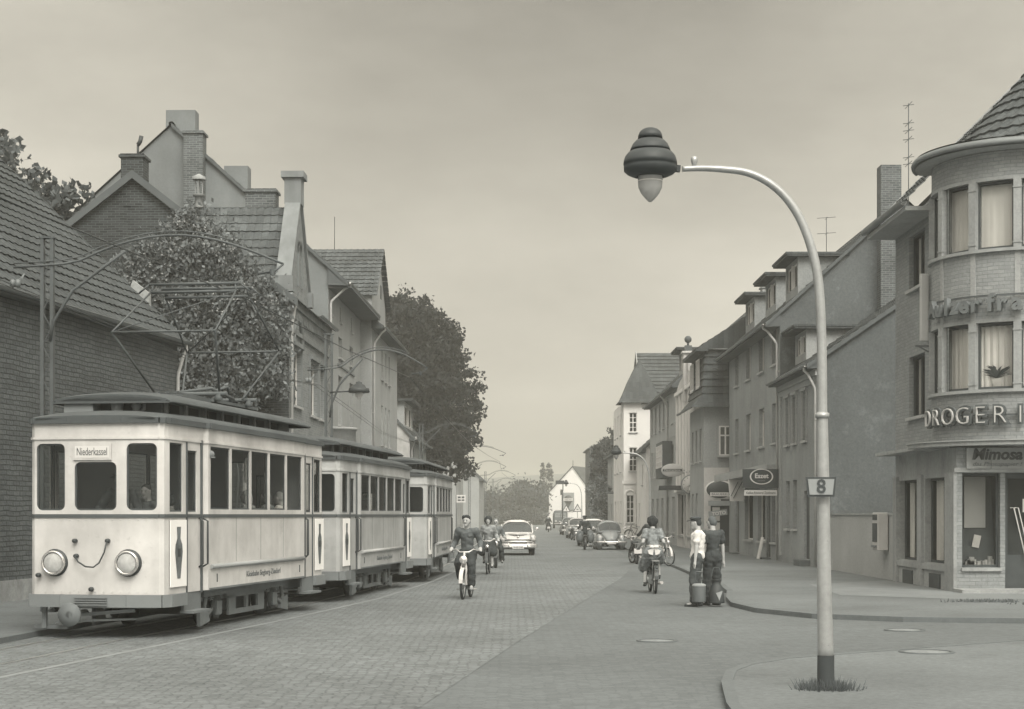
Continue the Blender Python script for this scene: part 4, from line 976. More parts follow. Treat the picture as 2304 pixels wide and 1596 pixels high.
# ---------------- trams ----------------
tram_p = mat('tram cream paint', .53, .24, 2.6, chips=.16, patch=-.1, rough=.45, streak=.1, fine=.03)
tram_s = mat('tram trailer paint', .38, .26, 2.6, chips=.2, patch=-.14, rough=.5, streak=.14, fine=.03)
tram_k = mat('tram dark band', .09, .2, 4, rough=.5)
tram_r = mat('tram roof canvas', .085, .3, 1.5, rough=.8, bump=.4)
tram_u = mat('tram underframe', .16, .25, 4, rough=.7)
tram_g = mat('tram grey fender', .2, .15, 3, rough=.6)
wheelm = mat('tram wheel', .06, .3, 5, rough=.6)
chrome = mat('lamp chrome', .6, .05, 5, rough=.18, metal=.8)
lens = mat('lamp lens', .42, .25, 30, rough=.1, spec=.8)
seatm = mat('seat wood', .2, .2, 5)
def tram(label, loc, rz, motor, roofz=3.2, L=8.5):
    t = thing('tram', label, 'tram' if motor else 'tram trailer', loc, rz, 'tram cars of the passing train')
    pm = tram_p if motor else tram_s
    z0, zw, zc = .64, 1.78, roofz-.08
    wt = zc - .24
    # plan outline (x, y) of the right side from the front centre back to the rear centre
    q = 1.55
    half = [(0,-.06),(.4,-.055),(.95,-.02),(1.01,.03),(1.03,.14),(1.06,q),(1.12,q+.06),(1.12,L-q-.06),(1.06,L-q),(1.03,L-.14),(1.01,L-.03),(.95,L+.02),(.4,L+.055),(0,L+.06)]
    loop = half + [(-x, y) for x, y in half[::-1][1:-1]]
    # panels below and above the windows, all round
    b = MB(); n = len(loop)
    for i in range(n):
        (xa,ya),(xb,yb) = loop[i], loop[(i+1)%n]
        for za, zb in ((z0, zw), (wt, zc)):
            b.poly([(xa,ya,za),(xb,yb,za),(xb,yb,zb),(xa,ya,zb)])
    b.build('body', pm, t)
    def seg(x0,y0,x1,y1):
        d = Vector((x1-x0,y1-y0,0)); l = d.length; d.normalize(); nrm = Vector((-d.y,d.x,0))
        return Matrix(((d.x,nrm.x,0,x0),(d.y,nrm.y,0,y0),(0,0,1,0),(0,0,0,1))), l
    def corner(M,a,c,e,g,r_=.085):
        k = MB(M)
        for cx,cz,sx,sz in ((a,e,1,1),(c,e,-1,1),(a,g,1,-1),(c,g,-1,-1)):
            arc_=[(cx+sx*(r_-r_*math.sin(q_*math.pi/8)),0,cz+sz*(r_-r_*math.cos(q_*math.pi/8))) for q_ in range(5)]
            k.prism([(cx,-.001,cz)]+[(p[0],-.001,p[2]) for p in arc_],(0,.03,0)); k.build('window_corner', pm, t); k = MB(M)
    def panel(x0,y0,x1,y1,ops,round_=False,nm='window'):
        """window band between two plan points (listed so that +y of the frame points inwards)"""
        M,l = seg(x0,y0,x1,y1); b = MB(M); b.wall(0,l,zw,wt,ops,0,.05); b.build('window_wall', pm, t)
        for o in ops:
            f = MB(M); a,c,e,g = o; w_=.025
            f.box(a,a+w_,.02,.045,e,g); f.box(c-w_,c,.02,.045,e,g); f.box(a+w_,c-w_,.02,.045,e,e+w_); f.box(a+w_,c-w_,.02,.045,g-w_,g)
            if round_: corner(M,a,c,e,g)
            fo = f.build(nm, mat('window rubber',.07,.2,4), t)
            gl = MB(M); gl.box(a+.01,c-.01,.03,.036,e+.01,g-.01); gl.build('pane', tramglass, fo)
    for yb, s in ((0,1),(L,-1)):
        f = -1 if s == 1 else 1
        P0 = [(-.94,yb+.05*s),(-.84,yb-.02*s),(-.5,yb-.05*s)]; 
        # front: left window, centre window, right window
        A = [(-.95,yb-.02*s),(-.4,yb-.055*s),(.4,yb-.055*s),(.95,yb-.02*s)]
        if s == -1: A = [(-x,y) for x,y in A]
        ll = [math.dist(A[k],A[k+1]) for k in range(3)]
        panel(*A[0],*A[1],[(.03,ll[0]-.07,zw+.08,wt-.05)],True)
        panel(*A[1],*A[2],[(.08,ll[1]-.08,zw+.08,wt-.32)],True)
        panel(*A[2],*A[3],[(.07,ll[2]-.03,zw+.08,wt-.05)],True)
        C = [(.95,yb-.02*s),(1.01,yb+.03*s),(1.03,yb+.14*s)]
        for sg in (1,-1):
            D = [(x*sg,y) for x,y in C]
            if sg*s < 0: D = D[::-1]
            for k in range(2): panel(*D[k],*D[k+1],[])
            e0, e1 = (1.03*sg,yb+.14*s), (1.06*sg,yb+q*s)
            l = math.dist(e0,e1)
            ops = [(.05,.56,zw+.06,wt-.03),(.76,1.14,zw+.06,wt-.12)]
            if sg*s < 0: e0,e1=e1,e0; ops=[(l-o[1],l-o[0],o[2],o[3]) for o in ops][::-1]
            panel(*e0,*e1,ops)
            g0,g1=(1.06*sg,yb+q*s),(1.12*sg,yb+(q+.06)*s)
            if sg*s < 0: g0,g1=g1,g0
            panel(*g0,*g1,[])
            # platform door: groove, frame, grab rail, folding step
            b = MB(); 
            b.box(sg*1.03,sg*1.068,yb+.83*s,yb+.85*s,z0,wt); b.box(sg*1.045,sg*1.09,yb+1.42*s,yb+1.45*s,z0-.02,wt+.05); b.build('door_edge', tram_k, t)
            b = MB(); b.tube([(sg*1.06,yb+1.36*s,1.0),(sg*1.12,yb+1.36*s,1.05),(sg*1.12,yb+1.36*s,1.7),(sg*1.06,yb+1.36*s,1.75)],.016,6)
            b.tube([(sg*1.06,yb+1.5*s,1.0),(sg*1.15,yb+1.5*s,1.05),(sg*1.15,yb+1.5*s,1.7),(sg*1.06,yb+1.5*s,1.75)],.016,6); b.build('grab_rail', black_p, t)
            b = MB(); b.box(sg*.98,sg*1.2,yb+.75*s,yb+1.5*s,.33,.37); b.box(sg*1.0,sg*1.04,yb+.75*s,yb+1.5*s,.37,z0); b.build('step', tram_u, t)
    n5 = 5; span = L-2*q-.3; pw = span/n5
    for sg in (1,-1):
        y0,y1 = q+.06, L-q-.06
        e0,e1 = (1.12*sg,y0),(1.12*sg,y1)
        ops = [(.1+i*pw, .1+i*pw+pw-.09, zw+.1, wt-.03) for i in range(n5)]
        if sg < 0: e0,e1=e1,e0
        panel(*e0,*e1,ops)
    # belts
    def belt(z, h, off, m, nm, parts=None, r0=0, r1=None):
        b = MB(); lp = loop
        for i in range(n):
            (xa,ya),(xb,yb) = lp[i], lp[(i+1)%n]
            A = Vector((xa,ya,0)); B_ = Vector((xb,yb,0)); d=(B_-A)
            if d.length<1e-6: continue
            nn = Vector((d.y,-d.x,0)).normalized()
            b.prism([A+Vector((0,0,z)),B_+Vector((0,0,z)),B_+nn*off+Vector((0,0,z)),A+nn*off+Vector((0,0,z))],(0,0,h))
        return b.build(nm, m, t)
    belt(zw-.025,.05,.018,tram_k,'waist_band')
    belt(wt+.01,.035,.02,pm,'moulding')
    belt(zc-.0,.08,.05,tram_r,'roof_edge')
    # side rub rail and lower skirt
    b = MB()
    for sg in (1,-1):
        b.tube([(sg*1.14,q+.15,1.0),(sg*1.14,L-q-.15,1.0)],.035,8)
    b.build('rub_rail', pm if not motor else mat('rub rail',.3,.1,3), t)
    # roof: lower roof
    b = MB(); m_=16
    def arch(w_,zb,rise,yy): return [(w_*math.cos(math.pi*k/m_), yy, zb+rise*math.sin(math.pi*k/m_)**.8) for k in range(m_+1)]
    st = [(-.1,.9,-.06),(.0,1.0,-.03),(.3,1.04,.03),(q,1.12,.07),(L-q,1.12,.07),(L-.3,1.04,.03),(L,1.0,-.03),(L+.1,.9,-.06)]
    rows=[arch(w_,zc+.075,.1+r_,yy) for yy,w_,r_ in st]
    vs=[v for r_ in rows for v in r_]; fs=[[i*(m_+1)+k,i*(m_+1)+k+1,(i+1)*(m_+1)+k+1,(i+1)*(m_+1)+k] for i in range(len(rows)-1) for k in range(m_)]
    b.add(vs,fs,True); b.poly(rows[0]); b.poly(rows[-1])
    b.build('roof', tram_r, t)
    zr = zc+.2
    b = MB(); b.box(-.62,.62,.95,L-.95,zr-.08,zr+.2)
    cw = b.build('clerestory', mat('clerestory',.13,.2,3), t)
    for sg in (1,-1):
        for k in range(7):
            b = MB(); y=1.25+k*(L-2.8)/6.6; b.box(sg*.62,sg*.635,y,y+.42,zr-.02,zr+.15); b.build('vent_window', dark, cw)
            if k<7: b = MB(); b.box(sg*.62,sg*.65,y-.2,y-.1,zr-.05,zr+.19); b.build('post', mat('clerestory post',.3,.2,3), cw)
    b = MB(); st=[(.5,.9,-.05),(.62,.94,-.02),(1.0,.95,.02),(1.4,.95,.04),(L-1.4,.95,.04),(L-1.0,.95,.02),(L-.62,.94,-.02),(L-.5,.9,-.05)]
    for dz in (0,-.035):
        rows=[[(w_*math.cos(math.pi*k/m_), yy, zr+.16+dz+(.15+r_)*math.sin(math.pi*k/m_)) for k in range(m_+1)] for yy,w_,r_ in st]
        vs=[v for r_ in rows for v in r_]; b.add(vs,fs,True); b.poly(rows[0]); b.poly(rows[-1])
    for sg in (1,-1): b.tube([(sg*w_,yy,zr+.145) for yy,w_,r_ in st],.022,6)
    b.build('upper_roof', tram_r, t)
    b = MB()
    for sg in (1,-1):
        for k in range(1,4): y=q+.1+(L-2*q-.2)*k/4; b.box(sg*1.118,sg*1.123,y-.004,y+.004,1.05,zw-.03)
        b.box(sg*1.118,sg*1.13,q+.1,L-q-.1,.64,.67)
    b.build('panel_seam', tram_u, t)
    # floor, inner lining, seats
    b = MB(); b.poly([(x*.97,y*.99+.03,.82) for x,y in loop]); b.build('floor', dark, t)
    b = MB(); b.poly([(x*.96,y*.99+.03,wt+.2) for x,y in loop][::-1])
    for yy in (q+.05,L-q-.05):
        for x0,x1 in ((-1.08,-.35),(.35,1.08)): b.box(x0,x1,yy,yy+.03,.82,wt+.2)
    b.build('lining', mat('tram lining',.2,.2,2), t)
    b = MB()
    for sg in (1,-1):
        b.box(sg*.62,sg*1.02,q+.3,L-q-.3,1.22,1.27); b.box(sg*.98,sg*1.04,q+.3,L-q-.3,1.27,1.72)
    b.build('bench', seatm, t)
    # fender band, buffer, headstock
    for yb,s in ((0,1),(L,-1)):
        b = MB(); pts=[(-1.07,yb+.75*s),(-1.08,yb+.12*s),(-1.0,yb-.05*s),(-.5,yb-.12*s),(.5,yb-.12*s),(1.0,yb-.05*s),(1.08,yb+.12*s),(1.07,yb+.75*s)]
        for (xa,ya),(xb,yb2) in zip(pts,pts[1:]):
            b.bar((xa,ya,.55),(xb,yb2,.55),.06,.18)
        for k in range(4): b.bar((-.28,yb-.17*s,.495+k*.035),(.22,yb-.17*s,.495+k*.035),.02,.014)
        b.build('fender', tram_g, t)
    b = MB(); b.box(-.72,.72,.3,L-.3,.42,.62)
    for sg in (1,-1): b.box(sg*.7,sg*.78,.9,L-.9,.44,.66)
    b.build('underframe', tram_u, t)
    for yb,s in ((0,1),(L,-1)):
        b = MB(); b.tube([(-.3,yb+.3*s,.36),(-.3,yb-.3*s,.36)],.05,8); b.lathe([(0,-.3*s+yb),(.17,-.3*s+yb),(.17,-.26*s+yb),(.1,-.2*s+yb)],(-.3,0,.36),20,'y')
        b.bar((-.3,yb+.02*s,.34),(.5,yb+.2*s,.4),.04,.05); b.bar((-.3,yb+.05*s,.25),(.55,yb+.15*s,.28),.03,.03); b.bar((-.3,yb-.1*s,.33),(-.62,yb-.02*s,.22),.03,.03)
        b.bar((-.85,yb+.1*s,.46),(-.85,yb+.1*s,.14),.07,.05); b.bar((-1.05,yb+.2*s,.16),(-.45,yb+.02*s,.16),.04,.06)
        b.build('buffer', tram_u, t)
    # truck: side frames, wheels
    tr = None; yc=L/2; wb=1.5
    for sg in (1,-1):
        x=sg*.86; b=MB()
        def plate(p): b.prism([(x-.02,yc+a,c) for a,c in p],(.04,0,0))
        b.bar((x,yc-2.2,.56),(x,yc+2.2,.56),.07,.1)
        plate([(-.95,.16),(.95,.16),(.95,.24),(-.95,.24)]); plate([(-.95,.24),(-.6,.24),(-.6,.5),(-.95,.5)]); plate([(.6,.24),(.95,.24),(.95,.5),(.6,.5)])
        plate([(-.06,.24),(.06,.24),(.06,.5),(-.06,.5)]); plate([(-.95,.44),(.95,.44),(.95,.52),(-.95,.52)])
        for e in (-1,1):
            b.bar((x,yc+e*.95,.5),(x,yc+e*1.25,.6),.05,.08)
            pts=[(x+.0,yc+e*(2.0+.0),.56),(x,yc+e*2.1,.34),(x,yc+e*1.95,.22),(x,yc+e*1.75,.3)]
            b.tube(pts,.035,6); b.box(x-.05,x+.05,yc+e*wb-.12,yc+e*wb+.12,.2,.42)
            b.prism([(x-.03,yc+e*1.9,.12),(x-.03,yc+e*2.35,.06),(x-.03,yc+e*2.35,.34),(x-.03,yc+e*2.0,.3)],(.06,0,0))
            for k in range(4): b.box(x-.07,x+.0,yc+e*wb-.3+.0,yc+e*wb+.3,.44+k*.03,.46+k*.03)
        b.build('truck_frame', tram_u, t)
        for e in (-1,1):
            w_=MB(); c=(sg*.62,yc+e*wb,.39)
            w_.lathe([(.0,-.02),(.3,-.03),(.36,-.05),(.36,.05),(.0,.04)],(c[0],c[1],c[2]-.01),28,'x'); w_.lathe([(.0,.12*sg),(.09,.12*sg),(.1,.04*sg)],c,16,'x'); w_.lathe([(.2,.21*sg),(.2,.26*sg),(0,.28*sg)],(c[0]-.0,c[1],c[2]-.06),14,'x')
            w_.build('wheel', wheelm, t)
    b = MB(); b.box(-.55,.55,yc-1.2,yc+1.2,.18,.5); b.tube([(-.6,yc-wb,.39),(.6,yc-wb,.39)],.05,8); b.tube([(-.6,yc+wb,.39),(.6,yc+wb,.39)],.05,8); b.build('motor_box', wheelm, t)
    b = MB()
    for yb,s in ((0,1),(L,-1)):
        for k in range(15): b.lathe([(.009,yb-.068*s if abs(k-7)<5 else yb-.05*s),(0,yb-.078*s if abs(k-7)<5 else yb-.06*s)],(-.9+k*.129,0,zw-.06),6,'y'); b.lathe([(.009,yb-.068*s if abs(k-7)<5 else yb-.05*s),(0,yb-.078*s if abs(k-7)<5 else yb-.06*s)],(-.9+k*.129,0,z0+.04),6,'y')
    b.build('rivets', pm, t)['kind']='stuff'
    # posters with a bottle, on the platform sides
    for yb,s in ((0,1),(L,-1)):
        for sg in (1,):
            a=(.99+.06*(.05)/1.35)*sg; M=Matrix(((0.0213,1,0,1.035),(1,-.0213,0,yb+(.2 if s==1 else -.64)),(0,0,1,0),(0,0,0,1))) if s==1 else Matrix(((-.0213,1,0,1.045),(1,.0213,0,yb-.64),(0,0,1,0),(0,0,0,1)))
            p=MB(M); p.box(-.03,.6,.008,.022,.74,1.72); po=p.build('poster', mat('poster paper',.82,.06,5), t)
            p=MB(M); cx=.28
            p.add([(cx-.06,.026,.86),(cx+.06,.026,.86),(cx+.15,.026,1.25),(cx+.13,.026,1.36),(cx+.06,.026,1.45),(cx+.08,.026,1.62),(cx-.08,.026,1.62),(cx-.06,.026,1.45),(cx-.13,.026,1.36),(cx-.15,.026,1.25)],[list(range(10))]); p.build('bottle_print', mat('poster ink',.13,.6,14), po)
            p=MB(M); p.box(cx-.06,cx+.06,.028,.03,1.18,1.3); p.build('print', mat('poster ink dark',.05,.2,4), po)
    # side lettering and door lock
    M = Matrix(((0,1,0,1.104),(1,0,0,0),(0,0,1,0),(0,0,0,1)))
    def side_text(s_,sz,y,z,wd): 
        Mt = Matrix(((0,-1,0,1.126),(1,0,0,y),(0,0,1,z),(0,0,0,1)))
        return text(s_,sz,.002,mat('faded lettering',.17,.1,3),t,Mt,width=wd)
    side_text('Kleinbahn Siegburg-Zündorf',.13,L*.52,.82,1.9)
    b = MB(); b.box(1.12,1.132,q+.45,q+.47,.75,.88); b.box(1.12,1.132,L-q-.4,L-q-.38,.75,.88); b.build('number_mark', tram_k, t)
    if motor:
        b = MB(); 
        for x in (-.62,.5):
            h_ = MB(); h_.lathe([(.165,-.02),(.18,-.1),(.165,-.125),(.145,-.11)],(x,-.03,1.1),26,'y'); ho=h_.build('headlight', chrome, t)
            h_ = MB(); h_.lathe([(0,-.125),(.08,-.122),(.14,-.1)],(x,-.03,1.1),24,'y'); h_.build('lens', lens, ho)
            h_ = MB(); h_.lathe([(.165,-.0),(.2,-.012),(.2,-.03),(.165,-.04)],(x,-.03,1.1),26,'y'); h_.build('ring', black_p, ho)
        for x,z in ((-.3,1.42),(.2,1.42),(-.28,1.2),(-.05,.72),(-.86,.92)): b.lathe([(0,-.13),(.03,-.13),(.035,-.08),(.03,-.05)],(x,0,z),10,'y'); b.build('hose_valve', black_p, t); b = MB()
        b.tube([(-.28,-.14,1.2),(-.22,-.17,1.12),(-.1,-.18,1.05),(.02,-.18,1.04),(.1,-.17,1.1),(.17,-.15,1.25),(.2,-.13,1.4)],.012,6)
        b.build('brake_hose', black_p, t)
        b = MB(); b.box(-.33,.25,-.085,-.06,wt-.29,wt-.05); sg_=b.build('destination_box', pm, t)
        b = MB(); b.box(-.3,.22,-.09,-.086,wt-.26,wt-.09); b.build('destination_blind', sign_w, sg_)
        text('Niederkassel',.16,.001,sign_d,sg_,T((-.04,-.092,wt-.175)),width=.46)
        b = MB(); b.box(-.75,-.3,.55,.85,zc+.12,zc+.34); b.build('resistor_box', tram_g, t)
        b = MB(); b.lathe([(.05,0),(.08,.05),(.05,.1),(.08,.15),(.03,.22)],(.3,.75,zc+.15),12); b.tube([(.3,.75,zc+.4),(.42,.78,zc+.36),(.4,.8,zc+.26),(.28,.8,zc+.16),(.34,.82,zc+.1)],.03,8); b.lathe([(.1,0),(.07,.03),(.1,.22),(.14,.25)],(.02,.7,zc+.12),12); b.build('insulator', tram_g, t)
        # pantograph
        b = MB(); zb=zr+.36; yc=4.4
        b.box(-.5,.5,yc-2.2,yc-.9,zb-.06,zb+.02); b.box(-.55,.55,yc-.9,yc+1.5,zb-.02,zb+.03)
        for k in range(7): b.box(-.48+k*.14,-.44+k*.14,yc-2.2,yc+1.5,zb+.03,zb+.06)
        for e in (-1,1): 
            b.tube([(-.75,yc+e*.8,zb+.12),(.75,yc+e*.8,zb+.12)],.035,8)
            for sx in (-.6,.6): b.lathe([(.05,0),(.08,.04),(.05,.08),(.05,.12)],(sx,yc+e*.8,zb),10)
        b.tube([(-.1,yc-.8,zb+.15),(.3,yc-.3,zb+.25),(.5,yc+.3,zb+.1)],.03,6); b.tube([(.1,yc-.5,zb+.1),(.45,yc+.1,zb+.3),(.3,yc+.7,zb+.12)],.025,6)
        base=b.build('pantograph_base', iron, t)
        ztop=5.72; zk=4.74
        b = MB()
        for e in (-1,1):
            ky=yc+e*1.75; wy=yc+e*.35
            b.tube([(-.87,ky,zk),(.87,ky,zk)],.018,8)
            for sx in (-1,1):
                b.tube([(sx*.55,yc+e*.8-e*.2,zb+.12),(sx*.87,ky,zk)],.019,8)
                b.tube([(sx*.87,ky,zk),(sx*.75,wy,ztop-.16)],.016,8)
            b.tube([(-.75,wy,ztop-.16),(.75,wy,ztop-.16)],.024,8)
            b.tube([(-.87,ky,zk),(.75,wy,ztop-.16)],.01,6)
            b.tube([(-.8,wy*.5+yc*.5+e*.12,ztop-.02),(.8,wy*.5+yc*.5+e*.12,ztop-.02)],.026,8)
            for sx in (-1,1): b.tube([(sx*.8,wy*.5+yc*.5+e*.12,ztop-.02),(sx*.98,wy*.5+yc*.5+e*.12,ztop-.16)],.016,6); b.tube([(sx*.75,wy,ztop-.16),(sx*.72,wy*.5+yc*.5+e*.12,ztop-.02)],.016,6)
        b.build('pantograph', mat('pantograph steel',.085,.25,6,rough=.55), t)
        b = MB(); M=Matrix(((0,1,0,1.06),(1,0,0,q+.2),(0,0,1,0),(0,0,0,1))); 
        b.box(.95,.97,q+.2,q+.6,zw+.55,wt-.1); b.build('notice', poster, t)
        b = MB(); b.box(.97,.99,q+.22+pw*2,q+.42+pw*2,zw+.55,wt-.14); b.build('notice', mat('notice print',.36,.5,25), t)
        b = MB(); b.lathe([(.0,-.02),(.06,-.02),(.06,.1)],(1.1,q+.14,wt-.15),10,'y'); b.bar((1.0,q+.14,wt-.2),(1.2,q+.14,wt-.2),.03,.02); b.build('door_lamp', tram_g, t)
    return t
t1 = tram('front motor tram with round headlights, pantograph and a bottle poster beside its door', (-6.02,24.5,0), -math.atan(.16), True)
t2 = tram('middle tram trailer with a bottle poster, coupled behind the motor tram', (-4.52,34.5,0), -math.atan(.112), False, roofz=3.0, L=8.4)
t3 = tram('rear tram trailer of the train, nearest the mopeds', (-3.26,44.6,0), -math.atan(.045), False, roofz=2.9, L=8.2)
# ---------------- street lamps ----------------
lampm = mat('aluminium lamp paint', .36, .14, 5, chips=.25, fine=.08, rough=.35, metal=.35)
globe = glassmat('lamp globe', .25, .4, .25)
sc_ = .2752/226.2
def street_lamp(label, grass=True):
    t = thing('street_lamp', label, 'street lamp', (0,0,0), 0, 'arched street lamps on the right pavement')
    pts = [(1858,1500,18.5),(1854,1300,16.5),(1852,1100,14.5),(1850,950,12.8),(1850,940,11.8),(1849,800,11.3),(1845,690,11),(1838,625,10.7),(1822,560,10.4),(1798,502,10),(1765,455,9.5),(1725,422,9),(1680,402,8.5),(1630,395,8),(1580,392.5,7.2),(1535,394,6.6)]
    o = P(1858,1565,16.8)
    V = [P(x,y,16.8) - Vector((o.x,16.8,0)) for x,y,r in pts]; rs=[r/226.2*.97 for _,_,r in pts]
    def cr(A, k=5):
        out = []
        for i in range(len(A)-1):
            p0, p1, p2, p3 = A[max(i-1,0)], A[i], A[i+1], A[min(i+2,len(A)-1)]
            for j in range(k):
                t_ = j/k; out.append(.5*((2*p1)+(p2-p0)*t_+(2*p0-5*p1+4*p2-p3)*t_*t_+(3*p1-p0-3*p2+p3)*t_**3))
        return out+[A[-1]]
    b = MB(); b.tube(cr(V), cr(rs), 20); b.tube([V[3]-Vector((0,0,.02)),V[3]+Vector((0,0,.03))],.07,16); b.lathe([(.02,0),(.035,.05),(.03,.09),(0,.1)],(V[-1]+Vector((.12,0,.03))),10); b.build('pole', lampm, t)
    b = MB(); b.lathe([(.086,-.05),(.086,.02),(.084,.34)],n=20); b.build('pole_foot', mat('dark pole foot',.055,.2,5), t)
    c = P(1463,281.8,16.8) - Vector((o.x,16.8,0))
    prof = [(0,70),(35,74),(62,84),(85,104),(97,130),(101,160),(88,157),(88,163),(115,175),(143,205),(160,240),(166,262),(148,250),(150,256),(180,275),(205,305),(217,345),(220,372),(214,374),(217,395),(215,425),(190,448),(150,466),(110,472),(104,440),(0,440)]
    b = MB(); b.lathe([(r*sc_,-(z)*sc_) for r,z in prof],c,36)
    b.bar(c+Vector((.2,0,-400*sc_)),V[-1]+Vector((-.02,0,0)),.07,.06); b.build('lamp_shade', mat('dark enamel shade',.05,.25,4,rough=.5), t)
    b = MB(); b.lathe([(r*sc_,-z*sc_) for r,z in [(100,440),(101,500),(97,560),(76,605),(46,645),(14,677),(0,679)]],c,28); b.build('lamp_globe', globe, t)
    b = MB(); b.lathe([(r*sc_,-z*sc_) for r,z in [(30,440),(32,490),(0,495)]],c+Vector((-.04,0,0)),10); b.lathe([(r*sc_,-z*sc_) for r,z in [(30,440),(32,490),(0,495)]],c+Vector((.05,0,0)),10); b.build('bulb', frame_w, t)
    b = MB(); b.lathe([(102*sc_,-505*sc_),(102*sc_,-512*sc_)],c,28); b.build('globe_band', frame_w, t)
    return t
lamp = street_lamp('near arched street lamp with ribbed dark shade and a number plate on its pole')
lo = P(1858,1565,16.8); lamp.location = (lo.x,16.8,.06)
l2 = copy_tree(lamp); l2['label'] = 'second arched street lamp, farther off before the white turret house'; l2.location = (5.75,70,.1); l2.scale=(.82,)*3
l3 = copy_tree(lamp); l3['label'] = 'tiny far arched street lamp in front of the white gabled house'; l3.location = (7.3,176,.1); l3.scale=(.95,)*3
t = thing('number_plate', 'tapered dark framed plate with the number 8 on the lamp pole', 'sign', (P(1846,1096,16.7).x,16.69,P(0,1096,16.7).z))
k=1/226.2
for m,e,y,nm in ((sign_d,0,-.02,'rim'),(sign_g,4.5,-.03,'board')):
    b=MB(); b.prism([(-(34-e)*k,y,(22-e)*k),((34-e)*k,y,(22-e)*k),((30-e)*k,y,(-22+e)*k),(-(30-e)*k,y,(-22+e)*k)],(0,.012,0)); b.build(nm,m,t)
text('8',.19,.003,sign_d,t,T((0,-.036,0)),bold=.003)
b=MB(); b.tube([(-.1,.06,0),(.1,.06,0)],.01,6); b.build('clamp',iron,t)
# grass tuft round the foot
b = MB()
for i in range(620):
    a=rnd.uniform(0,6.28); r_=abs(rnd.gauss(0,.09))+.06; x=r_*math.cos(a)*1.3; y=r_*math.sin(a); h_=rnd.uniform(.04,.13); w_=.006; d_=rnd.uniform(-.04,.04)
    b.add([(x-w_,y,0),(x+w_,y,0),(x+d_+x*.12,y+y*.2,h_)],[(0,1,2)])
tag(b.build('grass_tuft', leafmat('dry grass',.075), loc=(lo.x,16.8,.058)), 'ragged grass tuft growing round the foot of the near lamp post', 'grass', kind='stuff')
b = MB()
for i in range(500):
    k_=rnd.choice([0,0,1,2,3]); c=[(9.3,33.2),(10.2,32.4),(11.0,33.0),(11.4,32.0)][k_]
    x=c[0]+rnd.gauss(0,.3); y=c[1]+rnd.gauss(0,.12); h_=rnd.uniform(.02,.08); b.add([(x-.02,y,.08),(x+.02,y,.08),(x+rnd.uniform(-.03,.03),y,.08+h_)],[(0,1,2)])
tag(b.build('pavement_weeds', leafmat('dry grass',.075)), 'low weeds in the gravel before the shop step', 'weeds', kind='stuff')

# ---------------- catenary masts ----------------
def mast(label, loc, rz, top, arm_z, reach, kind='lattice', lampk=False, back=1.3):
    t = thing('catenary_mast', label, 'mast', loc, rz, 'catenary masts along the tram line')
    b = MB()
    if kind == 'lattice':
        for s in (-1,1): b.box(s*.085-.03,s*.085+.03,-.06,.06,0,top)
        z=.3; k=0
        while z<top-.3: b.bar((-.08,-.04,z),(.08,-.04,z+.3),.02,.012) if k%2 else b.bar((.08,-.04,z),(-.08,-.04,z+.3),.02,.012); z+=.3; k+=1
        b.box(-.14,.14,-.07,.07,top,top+.03)
    else: b.tube([(0,0,0),(0,0,top)],[.1,.08],10)
    b.build('mast', steel if kind=='lattice' else mat('mast wood',.17,.2,3,streak=.3), t)
    a = MB(); N=14
    pts=[Vector((-back*.45,-.06,arm_z-.04)),Vector((0,-.06,arm_z))]
    for i in range(1,N+1):
        u=i/N; x=reach*u; z=arm_z+.0+ (.1*min(1,u*4)) + .48*math.sin(math.pi*min(1,max(0,(u-.12)/.88)))**1.0*(1 if u<.6 else 1) - .08*u
        pts.append(Vector((x,-.06,z)))
    a.tube(pts,.022,6); a.tube([p+Vector((0,0,.07)) for p in pts[:-3]],.012,6)
    # curved strut
    st=[Vector((.06,-.06,arm_z-1.35)),Vector((.12,-.06,arm_z-1.0)),Vector((.45,-.06,arm_z-.45)),Vector((.9,-.06,arm_z-.1)),Vector((1.4,-.06,arm_z+.28))]
    s=reach/4.1; st=[Vector((p.x*max(.6,s),p.y,p.z)) for p in st]
    a.tube(st,.03,6); a.build('arm', steel, t)
    w_ = MB(); e=pts[-1]; w_.tube([e,e+Vector((-.15,0,-.12)),e+Vector((-.45,0,-.17))],.02,6); w_.lathe([(.04,0),(.05,.1)],e+Vector((-.2,0,-.2)),8); w_.build('wire_holder', steel, t)
    i_ = MB()
    for k in (-.35,-.2): i_.lathe([(0,0),(.05,.02),(.055,.12),(0,.16)],(-back*.3+k*.6,-.06,arm_z-.4),8); i_.tube([(-back*.3+k*.6,-.06,arm_z-.4),(-back*.3,-.06,arm_z-.15)],.01,6)
    i_.build('insulator', sign_w if False else mat('porcelain',.16,.1,5,rough=.3), t)
    if lampk:
        l = MB(); c=Vector((.85,-.1,5.28)); l.lathe([(0,.22),(.08,.2),(.1,.14),(.16,.12),(.2,.04),(.28,.02),(.3,-.08),(.27,-.1),(0,-.1)],c,20); l.tube([(.05,-.06,5.2),(.6,-.1,5.22)],.02,6); lo_=l.build('lamp', mat('dark enamel shade',.05,.25,4), t)
        l = MB(); l.lathe([(.1,-.1),(.1,-.2),(0,-.3)],c,14); l.build('lamp_globe', frame_w, lo_)
    return t
mast('first double-channel catenary mast, standing behind the front tram by the brick workshop', (-8.25,30,0), 0, 6.7, 6.22, 4.2)
mast('lattice catenary mast carrying a bell shaped lamp, in front of the ornate brick house', (-5.1,47,0), 0, 6.8, 5.85, 2.75, lampk=True)
mast('catenary mast in front of the low whitewashed house', (-4.95,92,0), 0, 6.7, 6.2, 3.1)
mast('round wooden catenary pole just beyond the last tram car', (-4.45,122,0), 0, 7.2, 6.2, 4.0, kind='wood')
